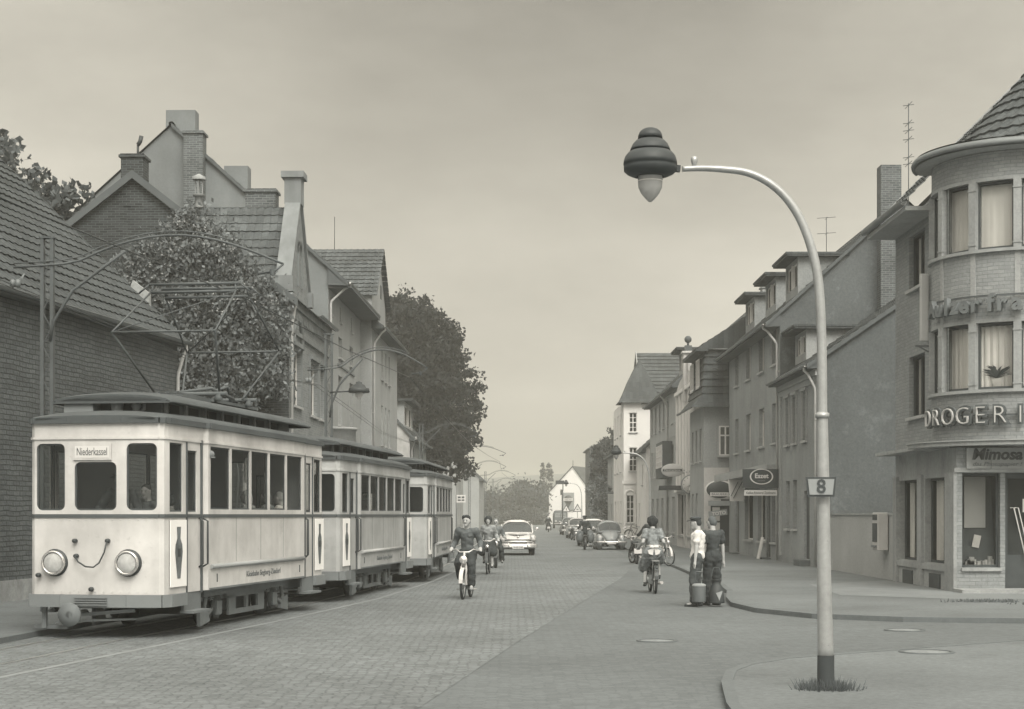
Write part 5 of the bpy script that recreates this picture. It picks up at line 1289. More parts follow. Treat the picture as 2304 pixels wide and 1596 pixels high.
for i,(x,y,lb) in enumerate([(-3.95,156,'catenary mast of the first arch beyond the wooden pole'),(-3.0,190,'catenary mast of the second arch beyond the wooden pole'),(-2.6,230,'catenary mast of the third arch beyond the wooden pole'),(-2.3,272,'farthest catenary mast, its arch against the wooded hill')]):
    mast(lb,(x,y,0),0,6.6,6.2,3.4)
b = MB(); tips=[(-7.2,12),(-4.7,30),(-2.85,47),(-2.2,92),(-.9,122),(-.9,156),(.1,190),(.6,230),(.9,272)]
for off in (0,):
    for (x0,y0),(x1,y1) in zip(tips,tips[1:]):
        b.tube([(x0+off,y0,5.62),((x0+x1)/2+off,(y0+y1)/2,5.56),(x1+off,y1,5.62)],.011,5)
tag(b.build('contact_wire', black_p), 'thin overhead contact wire slung from the mast arms above the tram line', 'wire')
b = MB(); ph=[(-9,18,6.4),(-8.7,30,5.75),(-5.5,47,5.4),(-5.3,92,5.6),(-4.9,122,5.6),(-4.3,156,5.6),(-3.4,190,5.6)]
for dx,dz in ((0,0),(.15,0)):
    for p,q_ in zip(ph,ph[1:]):
        m_=[(p[i]+q_[i])/2 for i in range(3)]; m_[2]-=.35
        b.tube([(p[0]+dx,p[1],p[2]+dz),(m_[0]+dx,m_[1],m_[2]+dz),(q_[0]+dx,q_[1],q_[2]+dz)],.008,4)
tag(b.build('telegraph_wire', black_p), 'thin sagging telegraph wires strung along the left masts', 'wire')
# tram stop sign
t = thing('stop_sign', 'small white stop sign with two dark text blocks past the last tram', 'sign', (-3.4,112,0))
b = MB(); b.box(-.28,.32,-.02,.02,2.6,3.1); b.build('board', sign_w, t)
b = MB(); b.box(-.2,-.0,-.03,-.021,2.88,3.0); b.box(.06,.24,-.03,-.021,2.88,3.0); b.box(-.2,-.0,-.03,-.021,2.7,2.8); b.box(.06,.24,-.03,-.021,2.7,2.8); b.build('print', sign_d, t)
b = MB(); b.tube([(-.3,0,0),(-.3,0,3.1)],.03,8); b.build('post', steel, t)
# warning signs
def warn(loc, s, label, sym):
    t = thing('warning_sign', label, 'road sign', loc, 0, 'triangular warning signs')
    b = MB(); b.tube([(0,0,0),(0,0,2.0)],.03,8); b.build('post', steel, t)
    b = MB(); b.prism([(-s/2,-.03,2.0),(s/2,-.03,2.0),(0,-.03,2.0+s*.87)],(0,.02,0)); b.build('rim', sign_d, t)
    b = MB(); b.prism([(-s*.36,-.04,2.08),(s*.36,-.04,2.08),(0,-.04,2.0+s*.7)],(0,.008,0)); b.build('board', sign_w, t)
    b = MB(); b.box(-.1,.1,-.05,-.042,2.22,2.3) if sym else b.box(-.04,.04,-.05,-.042,2.15,2.4); b.build('symbol', sign_d, t)
warn((6.9,178,.08),1.0,'right-hand triangular warning sign before the white gabled house',1)
warn((5.85,182,.08),.95,'left-hand, lower triangular warning sign beside the dark post',0)
t = thing('dark_post', 'dark upright post with a lamp head before the far advertisement', 'post', (5.5,184,0))
b = MB(); b.tube([(0,0,0),(0,0,4.4)],.08,8); b.build('post', black_p, t)
b = MB(); b.box(-.75,.2,-.1,.1,5.1,5.5); b.box(.0,.1,-.05,.05,4.4,5.2); b.build('lamp_head', black_p, t)
# clock, oval sign and timetable
t = thing('street_clock', 'round white wall clock hanging over the right pavement', 'clock', (8.95,84.5,3.3))
b = MB(); b.lathe([(0,-.12),(.46,-.12),(.5,-.1),(.5,.1),(.46,.12),(0,.12)],n=30,axis='y'); b.build('case', mat('clock rim',.25,.1,4), t)
b = MB(); b.lathe([(0,-.128),(.44,-.128),(.44,-.12)],n=30,axis='y'); f=b.build('dial', sign_w, t)
b = MB(); b.bar((0,-.14,0),(-.24,-.14,-.14),.01,.035,up=(0,1,0)); b.bar((0,-.14,0),(-.14,-.14,-.1),.01,.06,up=(0,1,0))
for k in range(12): a=k*math.pi/6; b.box(.37*math.cos(a)-.02,.37*math.cos(a)+.02,-.135,-.129,.37*math.sin(a)-.02,.37*math.sin(a)+.02)
b.build('hands', sign_d, t)
b = MB(); b.tube([(0,0,0),(.5,0,0)],.03,6); b.build('bracket', iron, t)
t = thing('slatted_sign', 'slatted upright projecting shop sign right of the clock', 'sign', (9.55,84.3,3.1))
b = MB(); b.box(-.45,.5,-.03,.03,0,1.9); b.build('board', sign_g, t)
b = MB()
for k in range(5): b.box(-.4,.35,-.05,-.031,.45+k*.22,.54+k*.22)
b.box(-.45,.5,-.05,-.031,1.6,1.9); b.build('stripes', sign_d, t)
text('UHREN',.22,.004,sign_w,t,T((.02,-.06,1.75)),width=.8)
text('OPTIK',.18,.004,sign_w,t,T((.02,-.04,.2)),width=.75)
t = thing('oval_sign', 'pale oval projecting inn sign with a dark band, left of the clock', 'sign', (8.35,88,4.1))
b = MB(Matrix.Diagonal((1.2,1,.72,1))); b.lathe([(0,-.06),(.44,-.06),(.48,-.04),(.48,.04),(0,.06)],n=30,axis='y'); b.build('board', mat('sign cream',.45,.08,5), t)
b = MB(); b.box(-.5,.5,-.075,-.061,-.05,.07); b.build('band', sign_d, t)
text('Gaststätte',.13,.003,sign_w,t,T((0,-.08,.01)),width=.85)
b = MB(); b.tube([(.6,0,0),(1.0,0,0)],.03,6); b.build('bracket', iron, t)
t = thing('inn_canopy', 'short dark entrance canopy below the oval inn sign', 'canopy', (8.3,89,3.1))
b = MB(); b.box(-.7,.7,-1.5,1.5,0,.15); b.box(-.66,.66,-1.46,1.46,.152,.2); b.build('slab', sign_d, t)
b = MB(); b.box(-.74,-.7,-1.55,1.55,-.03,.2); b.build('fascia', plaster_l, t)
# ---------------- vegetation ----------------
def leaf(mb, p, s, r):
    u = Vector((r.uniform(-1,1),r.uniform(-1,1),r.uniform(-.5,1))).normalized(); v = u.orthogonal().normalized()
    w_ = u.cross(v); a = r.uniform(0,6.28); x = v*math.cos(a)+w_*math.sin(a); y = u.cross(x)
    mb.add([p-x*s*.5, p+y*s*.32, p+x*s*.5, p-y*s*.32],[(0,1,2,3)])
def crown(blobs, clumps, per, s, seed=1, cr=.55, shell=.55):
    r = random.Random(seed); mb = MB()
    vol = [b[1].x*b[1].y*b[1].z if isinstance(b[1],Vector) else b[1]**3 for b in blobs]; tot = sum(vol)
    for (c, rad), v_ in zip(blobs, vol):
        c = Vector(c); rad = rad if isinstance(rad, Vector) else Vector((rad,rad,rad))
        for i in range(max(2,int(clumps*v_/tot))):
            d = Vector((r.gauss(0,1),r.gauss(0,1),r.gauss(0,1))).normalized()
            t_ = shell+(1-shell)*r.random()**.5 if r.random()<.8 else r.random()**.6
            q = c+Vector((d.x*rad.x,d.y*rad.y,d.z*rad.z))*t_*r.uniform(.92,1.06)
            k = cr*r.uniform(.55,1.25)
            for j in range(per):
                e = Vector((r.gauss(0,1),r.gauss(0,1),r.gauss(0,.65))); e = (e if e.length < 1.7 else e*(1.7/e.length))*k*.5
                leaf(mb, q+e, s*r.uniform(.6,1.3), r)
    return mb
def limbs(base, top, targets, r0, seed=3):
    r = random.Random(seed); b = MB(); b.tube([base, base.lerp(top,.5)+Vector((.1,0,0)), top],[r0,r0*.8,r0*.6],10)
    for q in targets:
        q = Vector(q); m = top.lerp(q,.5)+Vector((r.uniform(-.3,.3),r.uniform(-.3,.3),.3)); b.tube([top-Vector((0,0,.3)),m,q],[r0*.45,r0*.28,r0*.1],7)
    return b
bark = mat('bark',.09,.3,4,bump=.8)
def tree(label, loc, h, blobs, clumps, per, s, a=.06, cr=.55, seed=1, r0=.3, group=None, trunk_top=None, name='tree'):
    t = thing(name, label, 'tree', loc, 0, group)
    tt = trunk_top or h*.45
    limbs(Vector((0,0,0)),Vector((0,0,tt)),[Vector(b[0]) for b in blobs],r0,seed).build('trunk',bark,t)
    crown(blobs,clumps,per,s,seed,cr).build('crown',leafmat('foliage %g'%a,a),t)
    return t
V3=Vector
tree('huge dense chestnut tree rising behind the left houses and leaning over the tram line', (-7.9,120,0), 17,
  [((-.5,0,12.8),V3((5.0,4.5,4.8))),((2.6,-.5,9.5),V3((3.3,3.5,4.2))),((1.3,-1,14),V3((2.4,3,2.6))),((-2.5,-1,10.5),V3((4.2,4,5))),((3.6,-1,6.5),V3((1.9,2.4,2.6))),((.8,-1.5,6.8),V3((3,3,3))),((-1.6,0,14.8),V3((2.8,3,2.4))),((1.0,0,13.6),V3((2.8,3,2.8))),((-4,0,14.2),V3((3,3,3)))],
  2000,50,.28,.018,cr=.65,seed=5,r0=.5,trunk_top=6)
tree('loose leafy tree rising behind the brick workshop roof at the left edge', (-16.2,58,0), 15,
  [((-1.2,0,13.0),V3((1.7,2,1.5))),((.9,0,12.2),V3((1.0,1.4,1.1))),((-2.8,0,13.6),V3((1.6,2,1.8))),((.3,0,10.8),V3((1.3,1.5,1.5))),((-1.2,0,10.6),V3((1.8,1.5,1.6)))],
  120,60,.3,.06,cr=.7,seed=8,r0=.3,trunk_top=7.5)
tree('dark leafy street tree between the balcony house and the turret house', (9.9,160,0), 10,
  [((0,0,6.6),V3((2.2,3,3.2))),((-.9,-1,5.2),V3((1.6,2,3.2))),((.9,0,8.3),V3((1.8,2,1.6))),((-1.2,-3,3.6),V3((1.2,2,2.2)))],
  430,40,.3,.04,cr=.6,seed=11,r0=.25,trunk_top=4)
t = thing('poplar_tree','slim double poplar standing on the skyline left of the white gabled house','tree',(6.9,345,0))
limbs(V3((0,0,0)),V3((0,0,5)),[(-.5,0,11),(.6,0,12)],.25).build('trunk',bark,t)
crown([((-.6,0,8.6),V3((.55,.6,4.0))),((.7,0,9.0),V3((.6,.6,3.9))),((0,0,4.5),V3((1.3,1.2,2.4)))],170,36,.34,3,cr=.45).build('crown',leafmat('foliage 0.05',.05),t)
# creeper on the brick gable
t = thing('climbing_creeper','dense flowering creeper covering the gable of the brick house','climbing plant',(0,0,0))
mb = MB(); r = random.Random(21); mf = MB()
outl=[(655,900),(640,800),(632,700),(600,640),(570,600),(545,560),(510,540),(480,500),(450,478),(415,482),(380,520),(360,560),(320,565),(285,590),(270,640),(300,700),(330,760),(330,900)]
def inside(x,y):
    c=False; j=len(outl)-1
    for i in range(len(outl)):
        (xi,yi),(xj,yj)=outl[i],outl[j]
        if (yi>y)!=(yj>y) and x<(xj-xi)*(y-yi)/(yj-yi)+xi: c=not c
        j=i
    return c
GY=52.9
for i in range(900):
    x=r.uniform(262,660); y=r.uniform(476,905)
    if not inside(x,y): continue
    q=P(x,y,GY); k=r.uniform(.1,.34); dep=r.uniform(.1,.95 if y>560 else .4)
    q.y-=dep
    for j in range(34): leaf(mb,q+V3((r.gauss(0,k),r.gauss(0,k*.5),r.gauss(0,k))),r.uniform(.09,.2),r)
    if y<720 and r.random()<.5:
        for j in range(7): leaf(mf,q+V3((r.gauss(0,.09),-.12-r.random()*.25,r.gauss(0,.07))),.09,r)
mb.build('leaves',leafmat('creeper foliage',.098,.6),t); mf.build('blossom',leafmat('creeper blossom',.33,.3),t)
b = MB()
for i in range(7): x=-8.2-i*.55; b.tube([(x,52.9,0),(x+.2,52.85,3),(x-.2,52.85,6),(x+.1,52.85,8.3)],[.05,.04,.03,.015],6)
b.build('stem',bark,t)
# far wooded edge, one mass
mb = MB(); r = random.Random(31)
for i in range(1500):
    x=r.uniform(-30,5.4); z_=(r.random()**.7)*(6.2+1.1*math.sin(x*.5)+.7*math.sin(x*1.3)); y=300+r.uniform(-6,30); k=r.uniform(.5,1.1)
    for j in range(20): leaf(mb,V3((x+r.gauss(0,k),y+r.gauss(0,k),max(.1,z_+r.gauss(0,k*.6)))),r.uniform(.4,.8),r)
tag(mb.build('woodland',leafmat('foliage 0.05',.05)),'far low wood closing the end of the street','woodland',kind='stuff')
mb = MB()
for i in range(900):
    x=r.uniform(-26,5.4); y=292+r.uniform(-3,3); k=.4; z_=r.uniform(0,2.0)
    for j in range(14): leaf(mb,V3((x+r.gauss(0,k),y+r.gauss(0,k),max(.05,z_+r.gauss(0,k*.6)))),r.uniform(.25,.5),r)
tag(mb.build('hedge',leafmat('foliage 0.05',.05)),'far dark hedge along the road bend','hedge',kind='stuff')
# flowers / leaves by the balcony
t = thing('flower_box','leafy flower box on the balcony of the pale stuccoed house','plant',(7.55,137.2,3.6))
crown([((0,0,.3),V3((.35,2,.35)))],30,22,.14,2,cr=.3).build('leaves',leafmat('foliage 0.06',.06),t)
t = thing('shrub','pale feathery shrub against the balcony house wall','shrub',(7.6,152,0))
crown([((0,0,3.6),V3((.8,1.2,1.3))),((.1,0,2),V3((.6,1,1.4)))],50,22,.25,2,cr=.5).build('leaves',leafmat('pale foliage',.2),t)
b=MB(); b.tube([(0,0,0),(0,0,3)],.06,6); b.build('stem',bark,t)
# ---------------- people ----------------
skin = mat('skin', .4, .08, 12, rough=.6)
def cl(name, a, **k): return mat(name, a, .2, 9, rough=.9, bump=.3, **k)
def solid(parts, balls, voxel):
    """one continuous surface grown over tapered limbs"""
    mb = MB()
    for p0, r0, p1, r1 in parts:
        p0 = Vector(p0); p1 = Vector(p1); n = 4
        pts = [p0.lerp(p1, i/n) for i in range(n+1)]; rs = [r0+(r1-r0)*i/n for i in range(n+1)]
        mb.tube(pts, rs, 10, smooth=True); mb.ball(p0, r0, 10, 7); mb.ball(p1, r1, 10, 7)
    for c, r in balls: mb.ball(c, r, 14, 10)
    me = bpy.data.meshes.new('tmp'); me.from_pydata([tuple(v) for v in mb.v], [], mb.f)
    o = bpy.data.objects.new('tmp', me); sc.collection.objects.link(o)
    m = o.modifiers.new('r', 'REMESH'); m.mode = 'VOXEL'; m.voxel_size = voxel; m.use_smooth_shade = True
    s = o.modifiers.new('s', 'SMOOTH'); s.iterations = 2; s.factor = .5
    bpy.context.view_layer.update()
    res = bpy.data.meshes.new_from_object(o.evaluated_get(bpy.context.evaluated_depsgraph_get()))
    bpy.data.objects.remove(o); bpy.data.meshes.remove(me); return res
from mathutils import noise as _nz
def link(me, name, m, parent=None):
    if name in ('shirt','jacket','trousers','skirt','shorts'):
        ns = [v.normal.copy() for v in me.vertices]
        for v, n_ in zip(me.vertices, ns):
            v.co += n_ * (.016*_nz.noise(Vector((v.co.x*9, v.co.y*9, v.co.z*15))) + .006*_nz.noise(v.co*34))
    me.materials.clear(); me.materials.append(m); me.name = name
    for p in me.polygons: p.use_smooth = True
    o = bpy.data.objects.new(name, me); sc.collection.objects.link(o)
    if parent is not None: o.parent = parent
    return o
def ik(a, b, l1, l2, pole):
    a = Vector(a); b = Vector(b); d = b-a; L = min(d.length, (l1+l2)*.999); d = d.normalized()
    x = (l1*l1-l2*l2+L*L)/(2*L); h = math.sqrt(max(0, l1*l1-x*x)); p = Vector(pole); p = (p-d*p.dot(d))
    p = p.normalized() if p.length > 1e-5 else Vector((0,1,0)); return a+d*x+p*h, a+d*L
def person(label, loc, rz, pose, top, bottom, sleeve='long', legs='trousers', hair='short', hairm=None, cap=None, s=1.0,
           vox=.016, shoe=None, extra=None, glasses=False, group=None, female=False, skirt_z=None):
    """pose: pelvis, chest (shoulder centre), head dir, hands L/R, feet(ankles) L/R, elbow/knee poles; figure faces +y, x to its right"""
    pel = Vector(pose['pel']); ch = Vector(pose['chest']); sw = .155 if female else .18
    yaw = pose.get('twist', 0); rx = Vector((math.cos(yaw), math.sin(yaw), 0))
    up = (ch-pel).normalized(); fw = Vector((0,1,0))
    nk = ch+up*.07+Vector((0,.01,0)); hd = pose.get('head', Vector((0,.03,.0)));
    hc = nk+Vector((0,.02,.135))+Vector(hd)
    hy = pose.get('hyaw', 0); hf = Vector((-math.sin(hy), math.cos(hy), pose.get('hpitch', -.05))).normalized(); hr = Vector((math.cos(hy), math.sin(hy), 0)); hu = hr.cross(hf)
    hj = {}; 
    shL = ch-rx*sw; shR = ch+rx*sw; hpL = pel-rx*.09; hpR = pel+rx*.09
    hL, hR_ = Vector(pose['hL']), Vector(pose['hR'])
    eL, hL = ik(shL, hL, .29, .26, pose.get('eL', (-.6,-.6,-.6))); eR, hR_ = ik(shR, hR_, .29, .26, pose.get('eR', (.6,-.6,-.6)))
    kL, aL = ik(hpL, pose['fL'], .44, .43, pose.get('kL', (-.1,1,.1))); kR, aR = ik(hpR, pose['fR'], .44, .43, pose.get('kR', (.1,1,.1)))
    fd = Vector(pose.get('toe', (0,1,-.05))).normalized()
    body = [(pel,.115,pel.lerp(ch,.45),.105),(pel.lerp(ch,.45),.105,ch-up*.08,.125),(shL+Vector((.03,0,-.02)),.06,shR+Vector((-.03,0,-.02)),.06),(ch,.06,nk+Vector((0,0,.06)),.052),
            (shL,.052,eL,.04),(eL,.04,hL,.027),(shR,.052,eR,.04),(eR,.04,hR_,.027),(hpL,.085,kL,.055),(kL,.055,aL,.038),(hpR,.085,kR,.055),(kR,.055,aR,.038)]
    balls = [(hc, (.078,.095,.112)),]
    body += [(hc-hu*.06+hf*.03,.05,hc-hu*.085+hf*.055,.035),(hc+hf*.088-hu*.0,.012,hc+hf*.105-hu*.022,.014),
             (hc-hr*.078-hu*.01,.014,hc-hr*.08+hu*.018,.012),(hc+hr*.078-hu*.01,.014,hc+hr*.08+hu*.018,.012),(nk+Vector((0,0,.02)),.05,hc-hu*.05,.052)]
    for a, h, sg in ((eL,hL,-1),(eR,hR_,1)):
        d = (h-a).normalized(); side = d.cross(Vector((0,0,1))); side = side.normalized() if side.length>.1 else Vector((1,0,0)); cu = Vector(pose.get('curl', (0,.0,-1)))
        palm = h+d*.05; body.append((h,.026,palm,.034))
        for k,(o_,l_) in enumerate(((-.028,.075),(-.01,.085),(.01,.08),(.027,.065))):
            b0=palm+side*o_+d*.01; b1=b0+d*l_*.55; b2=b1+(d*.35+cu*.75).normalized()*l_*.5; body += [(b0,.0095,b1,.009),(b1,.009,b2,.008)]
        body.append((palm-side*.03*sg-d*.03,.011,palm-side*.05*sg+d*.025+cu*.02,.009))
    for a in (aL,aR): body.append((a+Vector((0,0,-.02)),.036,a+fd*.14+Vector((0,0,-.055)),.032))
    root = link(solid(body, balls, min(vox,.012) if vox<.015 else vox), 'person', skin)
    root.location = loc; root.rotation_euler = (0,0,rz); root.scale=(s,)*3; tag(root, label, 'person', group)
    g = .014+vox*.35
    # top
    wz = pel+up*.02
    tp = [(wz,.125+g,pel.lerp(ch,.45),.112+g),(pel.lerp(ch,.45),.112+g,ch-up*.08,.132+g),(shL+Vector((.02,0,-.02)),.062+g,shR+Vector((-.02,0,-.02)),.062+g)]
    if female: tp += [(ch-up*.14-rx*.07+fw*.07,.06+g,ch-up*.14+rx*.07+fw*.07,.06+g)]
    for sh,e,h in ((shL,eL,hL),(shR,eR,hR_)):
        tp.append((sh,.06+g,e if sleeve=='long' else sh.lerp(e,.55),.047+g if sleeve=='long' else .058+g))
        if sleeve=='long': tp.append((e,.047+g,e.lerp(h,.93),.034+g))
    link(solid(tp,[],max(vox,.014)),'jacket' if pose.get('jacket') else 'shirt',top,root)
    if legs in ('trousers','shorts'):
        bt = [(pel+Vector((0,0,.03)),.118+g,pel-Vector((0,0,.04)),.12+g)]
        for hp,k_,a in ((hpL,kL,aL),(hpR,kR,aR)):
            if legs=='trousers': bt += [(hp,.098+g,k_,.072+g),(k_,.072+g,k_.lerp(a,.93),.068+g)]
            else: bt += [(hp,.1+g,hp.lerp(k_,.75),.09+g)]
        link(solid(bt,[],max(vox,.014)),'trousers' if legs=='trousers' else 'shorts',bottom,root)
    else:
        km = (kL+kR)/2; bt = [(pel+Vector((0,0,.04)),.125+g,pel-Vector((0,0,.05)),.14+g)]
        bt += [(hpL,.12+g,kL+Vector((-.03,0,-.06)),.12+g),(hpR,.12+g,kR+Vector((.03,0,-.06)),.12+g),((hpL+hpR)/2,.13+g,km+Vector((0,0,-.05)),.13+g)]
        if pose.get('standing'): bt += [(kL,.12+g,kL.lerp(aL,.35),.13+g),(kR,.12+g,kR.lerp(aR,.35),.13+g)]
        link(solid(bt,[],max(vox,.014)),'skirt',bottom,root)
    sh_ = []
    for a in (aL,aR): sh_ += [(a+Vector((0,0,-.02)),.045,a+fd*.02+Vector((0,0,-.05)),.045),(a-fd*.05+Vector((0,0,-.06)),.037,a+fd*.16+Vector((0,0,-.062)),.038)]
    link(solid(sh_,[],max(vox,.013)),'shoes',shoe or cl('dark shoe leather',.05),root)
    hm = hairm or cl('dark hair',.045); hb = MB()
    def hat_M(): return Matrix(((hr.x,hf.x,hu.x,hc.x),(hr.y,hf.y,hu.y,hc.y),(hr.z,hf.z,hu.z,hc.z),(0,0,0,1)))
    HM = hat_M()
    if hair:
        hp_ = [(HM@Vector((0,-.02,.05)),.085,HM@Vector((0,-.045,-.0)),.083)]
        if hair=='curly': hp_ = [(HM@Vector((0,-.01,.06)),.1,HM@Vector((0,-.04,-.02)),.105),(HM@Vector((-.07,-.02,.01)),.06,HM@Vector((.07,-.02,.01)),.06)]+[(HM@Vector((.09*math.cos(k),-.03+.08*math.sin(k),.06+.03*math.sin(3*k))),.035,HM@Vector((.095*math.cos(k),-.03+.085*math.sin(k),.0)),.035) for k in [i*.7 for i in range(9)] if math.sin(k)<.55]
        if hair=='bob': hp_ += [(HM@Vector((-.065,-.03,.03)),.04,HM@Vector((-.075,-.02,-.09)),.035),(HM@Vector((.065,-.03,.03)),.04,HM@Vector((.075,-.02,-.09)),.035),(HM@Vector((0,-.08,0)),.05,HM@Vector((0,-.08,-.09)),.045)]
        if hair=='wavy': hp_ += [(HM@Vector((-.04,.045,.095)),.035,HM@Vector((.05,.05,.09)),.035),(HM@Vector((-.06,.0,.06)),.035,HM@Vector((.065,0,.06)),.035)]
        link(solid(hp_,[],max(.012,vox*.8)),'hair',hm,root)
    if cap is not None:
        c=MB(HM); c.lathe([(0,.135),(.07,.13),(.112,.108),(.12,.088),(.1,.07),(.095,.045)],(0,-.01,0),18); c.prism([(-.07,.07,.055),(.07,.07,.055),(.05,.165,.035),(-.05,.165,.035)],(0,0,.012)); c.build('cap',cap,root)
    f = MB(HM)
    for sx in (-1,1): f.ball((sx*.03,.088,.005),(.013,.008,.007),8,6); f.box(sx*.03-.018,sx*.03+.018,.087,.094,.022,.029)
    f.box(-.022,.022,.086,.092,-.052,-.046); f.build('face_features',mat('eyes and mouth',.09,.1,5),root)
    if glasses:
        f=MB(HM)
        for sx in (-1,1): f.ball((sx*.034,.098,.008),(.026,.008,.017),10,6)
        f.box(-.03,.03,.095,.1,.012,.018); f.build('glasses',sign_d,root)
    if extra: extra(root, dict(hL=hL,hR=hR_,pel=pel,ch=ch,aL=aL,aR=aR,HM=HM))
    return root

# ---------------- two-wheelers ----------------
tyre = mat('tyre rubber',.045,.2,8,rough=.85); spoke = mat('spokes',.35,.1,5,rough=.35,metal=.6); frm_l = mat('pale moped enamel',.5,.1,6,rough=.35); frm_d = mat('dark bike enamel',.06,.2,6,rough=.4)
chm = mat('bright chrome',.65,.08,5,rough=.25,metal=.6)
def wheel(parent, y, r=.33, wd=.028, rim=True, x=0, z=None, name='wheel', steer=0):
    z = r if z is None else z; M = T((x,y,z))@RZ(steer); n=28
    b = MB(M); b.tube([(0,r*.93*math.cos(2*math.pi*k/n),r*.93*math.sin(2*math.pi*k/n)) for k in range(n)],wd,7,closed=True); o=b.build('tyre' if False else name,tyre,parent)
    b = MB(M); rr_=r*.82; b.tube([(0,rr_*math.cos(2*math.pi*k/n),rr_*math.sin(2*math.pi*k/n)) for k in range(n)],.011,5,closed=True)
    for k in range(14): a=2*math.pi*k/14; s=(-1)**k*.025; b.bar((s,.02*math.cos(a),.02*math.sin(a)),(0,rr_*math.cos(a),rr_*math.sin(a)),.004,.004)
    b.tube([(-.05,0,0),(.05,0,0)],.025,8); b.build('rim',spoke,o); return o
def bike(label, loc, rz, kind='bicycle', fm=None, name=None, cat=None, steer=0, group=None, lean=0, plate=False, panniers=False, basket=False, light=True):
    fm = fm or frm_d; t = thing(name or kind, label, cat or kind, loc, rz, group); t.rotation_euler=(0,lean,rz)
    mc = kind=='motorcycle'; r = .31 if mc else .32; wb = .62 if mc else .56; wd=.045 if mc else (.03 if kind=='moped' else .022)
    wheel(t,wb,r,wd,steer=steer); wheel(t,-wb,r,wd)
    hz = 1.0 if not mc else .98; hd=(0,wb-.2,hz)
    b = MB(); tr=.022 if kind!='motorcycle' else .03
    b.tube([(0,.06,.3),(0,-.16,.8)],tr,8); b.tube([(0,.06,.3),(0,wb-.14,.78)],tr*1.1,8); b.tube([(0,-.12,.72 if kind!='moped' else .62),(0,wb-.17,.84)],tr,8)
    for s in (-1,1): b.tube([(s*.015,.06,.3),(s*.06,-wb,r)],tr*.6,6); b.tube([(s*.015,-.16,.8),(s*.06,-wb,r)],tr*.6,6)
    if kind=='moped': b.box(-.05,.05,-.05,.3,.3,.5)
    b.build('frame',fm,t)
    b = MB()
    for s in (-1,1): b.tube([(s*.05,wb,r),(s*.055,wb-.1,.68),(s*.03,wb-.15,.78)],tr*.8,8)
    b.tube([(0,wb-.14,.76),(0,wb-.2,hz)],tr*1.1,8); b.build('fork',fm,t)
    b = MB()
    hw=.3 if not mc else .34
    b.tube([(-hw,hd[1]-.2,hz+.02),(-hw+.12,hd[1]-.08,hz+.06),(-.1,hd[1],hz),(.1,hd[1],hz),(hw-.12,hd[1]-.08,hz+.06),(hw,hd[1]-.2,hz+.02)],.013,8); b.build('handlebar',chm,t)
    b = MB()
    for s in (-1,1): b.tube([(s*hw,hd[1]-.2,hz+.02),(s*(hw+.01),hd[1]-.3,hz)],.019,8)
    b.build('grip',frame_d,t)
    b = MB(); sz=.83 if not mc else .76; b.prism([(-.04,.0,sz),(.04,.0,sz),(.11,-.26,sz),(-.11,-.26,sz)],(0,0,.06)); b.tube([(0,-.16,.7),(0,-.16,sz)],.015,6); b.build('saddle',frame_d,t,bevel=.02)
    for y_ in (wb,-wb):
        b = MB(); n=10; R_=r+.04; wid=.04 if not mc else .07
        a0,a1=(.1,2.4) if y_>0 else (.6,3.1)
        for k in range(n):
            p=a0+(a1-a0)*k/n; q_=a0+(a1-a0)*(k+1)/n
            A=(y_+R_*math.cos(p),r+R_*math.sin(p)); B_=(y_+R_*math.cos(q_),r+R_*math.sin(q_))
            b.poly([(-wid,*A),(wid,*A),(wid,*B_),(-wid,*B_)]); 
            for s in (-1,1): b.poly([(s*wid,*A),(s*wid,*B_),(s*wid,y_+(R_-.03)*math.cos(q_),r+(R_-.03)*math.sin(q_)),(s*wid,y_+(R_-.03)*math.cos(p),r+(R_-.03)*math.sin(p))])
        b.build('mudguard',fm,t)
    if light:
        b = MB(); lr=.055 if kind=='bicycle' else .085; b.lathe([(0,-.1),(lr*.7,-.08),(lr,0),(lr*1.02,.02),(lr*.9,.035),(0,.045)],(0,wb-.06,hz-.16),16,'y'); b.build('headlight',chm,t)
    b = MB()
    if kind=='bicycle':
        b.lathe([(.09,-.005),(.09,.005)],(.04,.06,.28),18,'x'); b.tube([(-.08,.06,.28),(-.08,.2,.2)],.009,6); b.tube([(.08,.06,.28),(.08,-.08,.36)],.009,6); b.box(-.14,-.06,.15,.25,.19,.21); b.box(.06,.14,-.13,-.03,.35,.37); b.build('crank',spoke,t)
    else:
        b.box(-.1,.1,-.06,.18,.2,.42); b.lathe([(.08,-.14),(.1,-.1),(.1,.1),(.08,.14)],(0,.04,.3),14,'x')
        for k in range(5): b.box(-.09,.09,.1,.26,.3+k*.035,.315+k*.035)
        b.build('engine',mat('engine alloy',.25,.25,9,rough=.4,metal=.4),t)
        b = MB(); b.tube([(.1,.15,.26),(.13,-.1,.22),(.13,-.75,.26)],[.02,.03,.035],8); b.tube([(-.22,.03,.2),(.22,.03,.2)],.012,6); b.build('exhaust',chm,t)
        if mc or kind=='moped': b=MB(); b.ball((0,.16,.76 if mc else .6),(.13 if mc else .08,.27 if mc else .16,.12 if mc else .08)); b.build('tank',fm,t)
    b = MB(); b.box(-.08,.08,-wb-.22,-.3,r+.42,r+.44); b.tube([(-.07,-wb-.18,r+.42),(-.07,-wb,r)],.007,5); b.tube([(.07,-wb-.18,r+.42),(.07,-wb,r)],.007,5); b.build('rack',spoke,t)
    b = MB(); b.lathe([(0,-.05),(.03,-.05),(.03,0)],(0,-wb-r-.02,r+.28),10,'y'); b.build('tail_light',sign_d,t)
    if plate: b=MB(); b.box(-.14,.14,-wb-r-.09,-wb-r-.075,r+.08,r+.26); b.build('plate',sign_w,t)
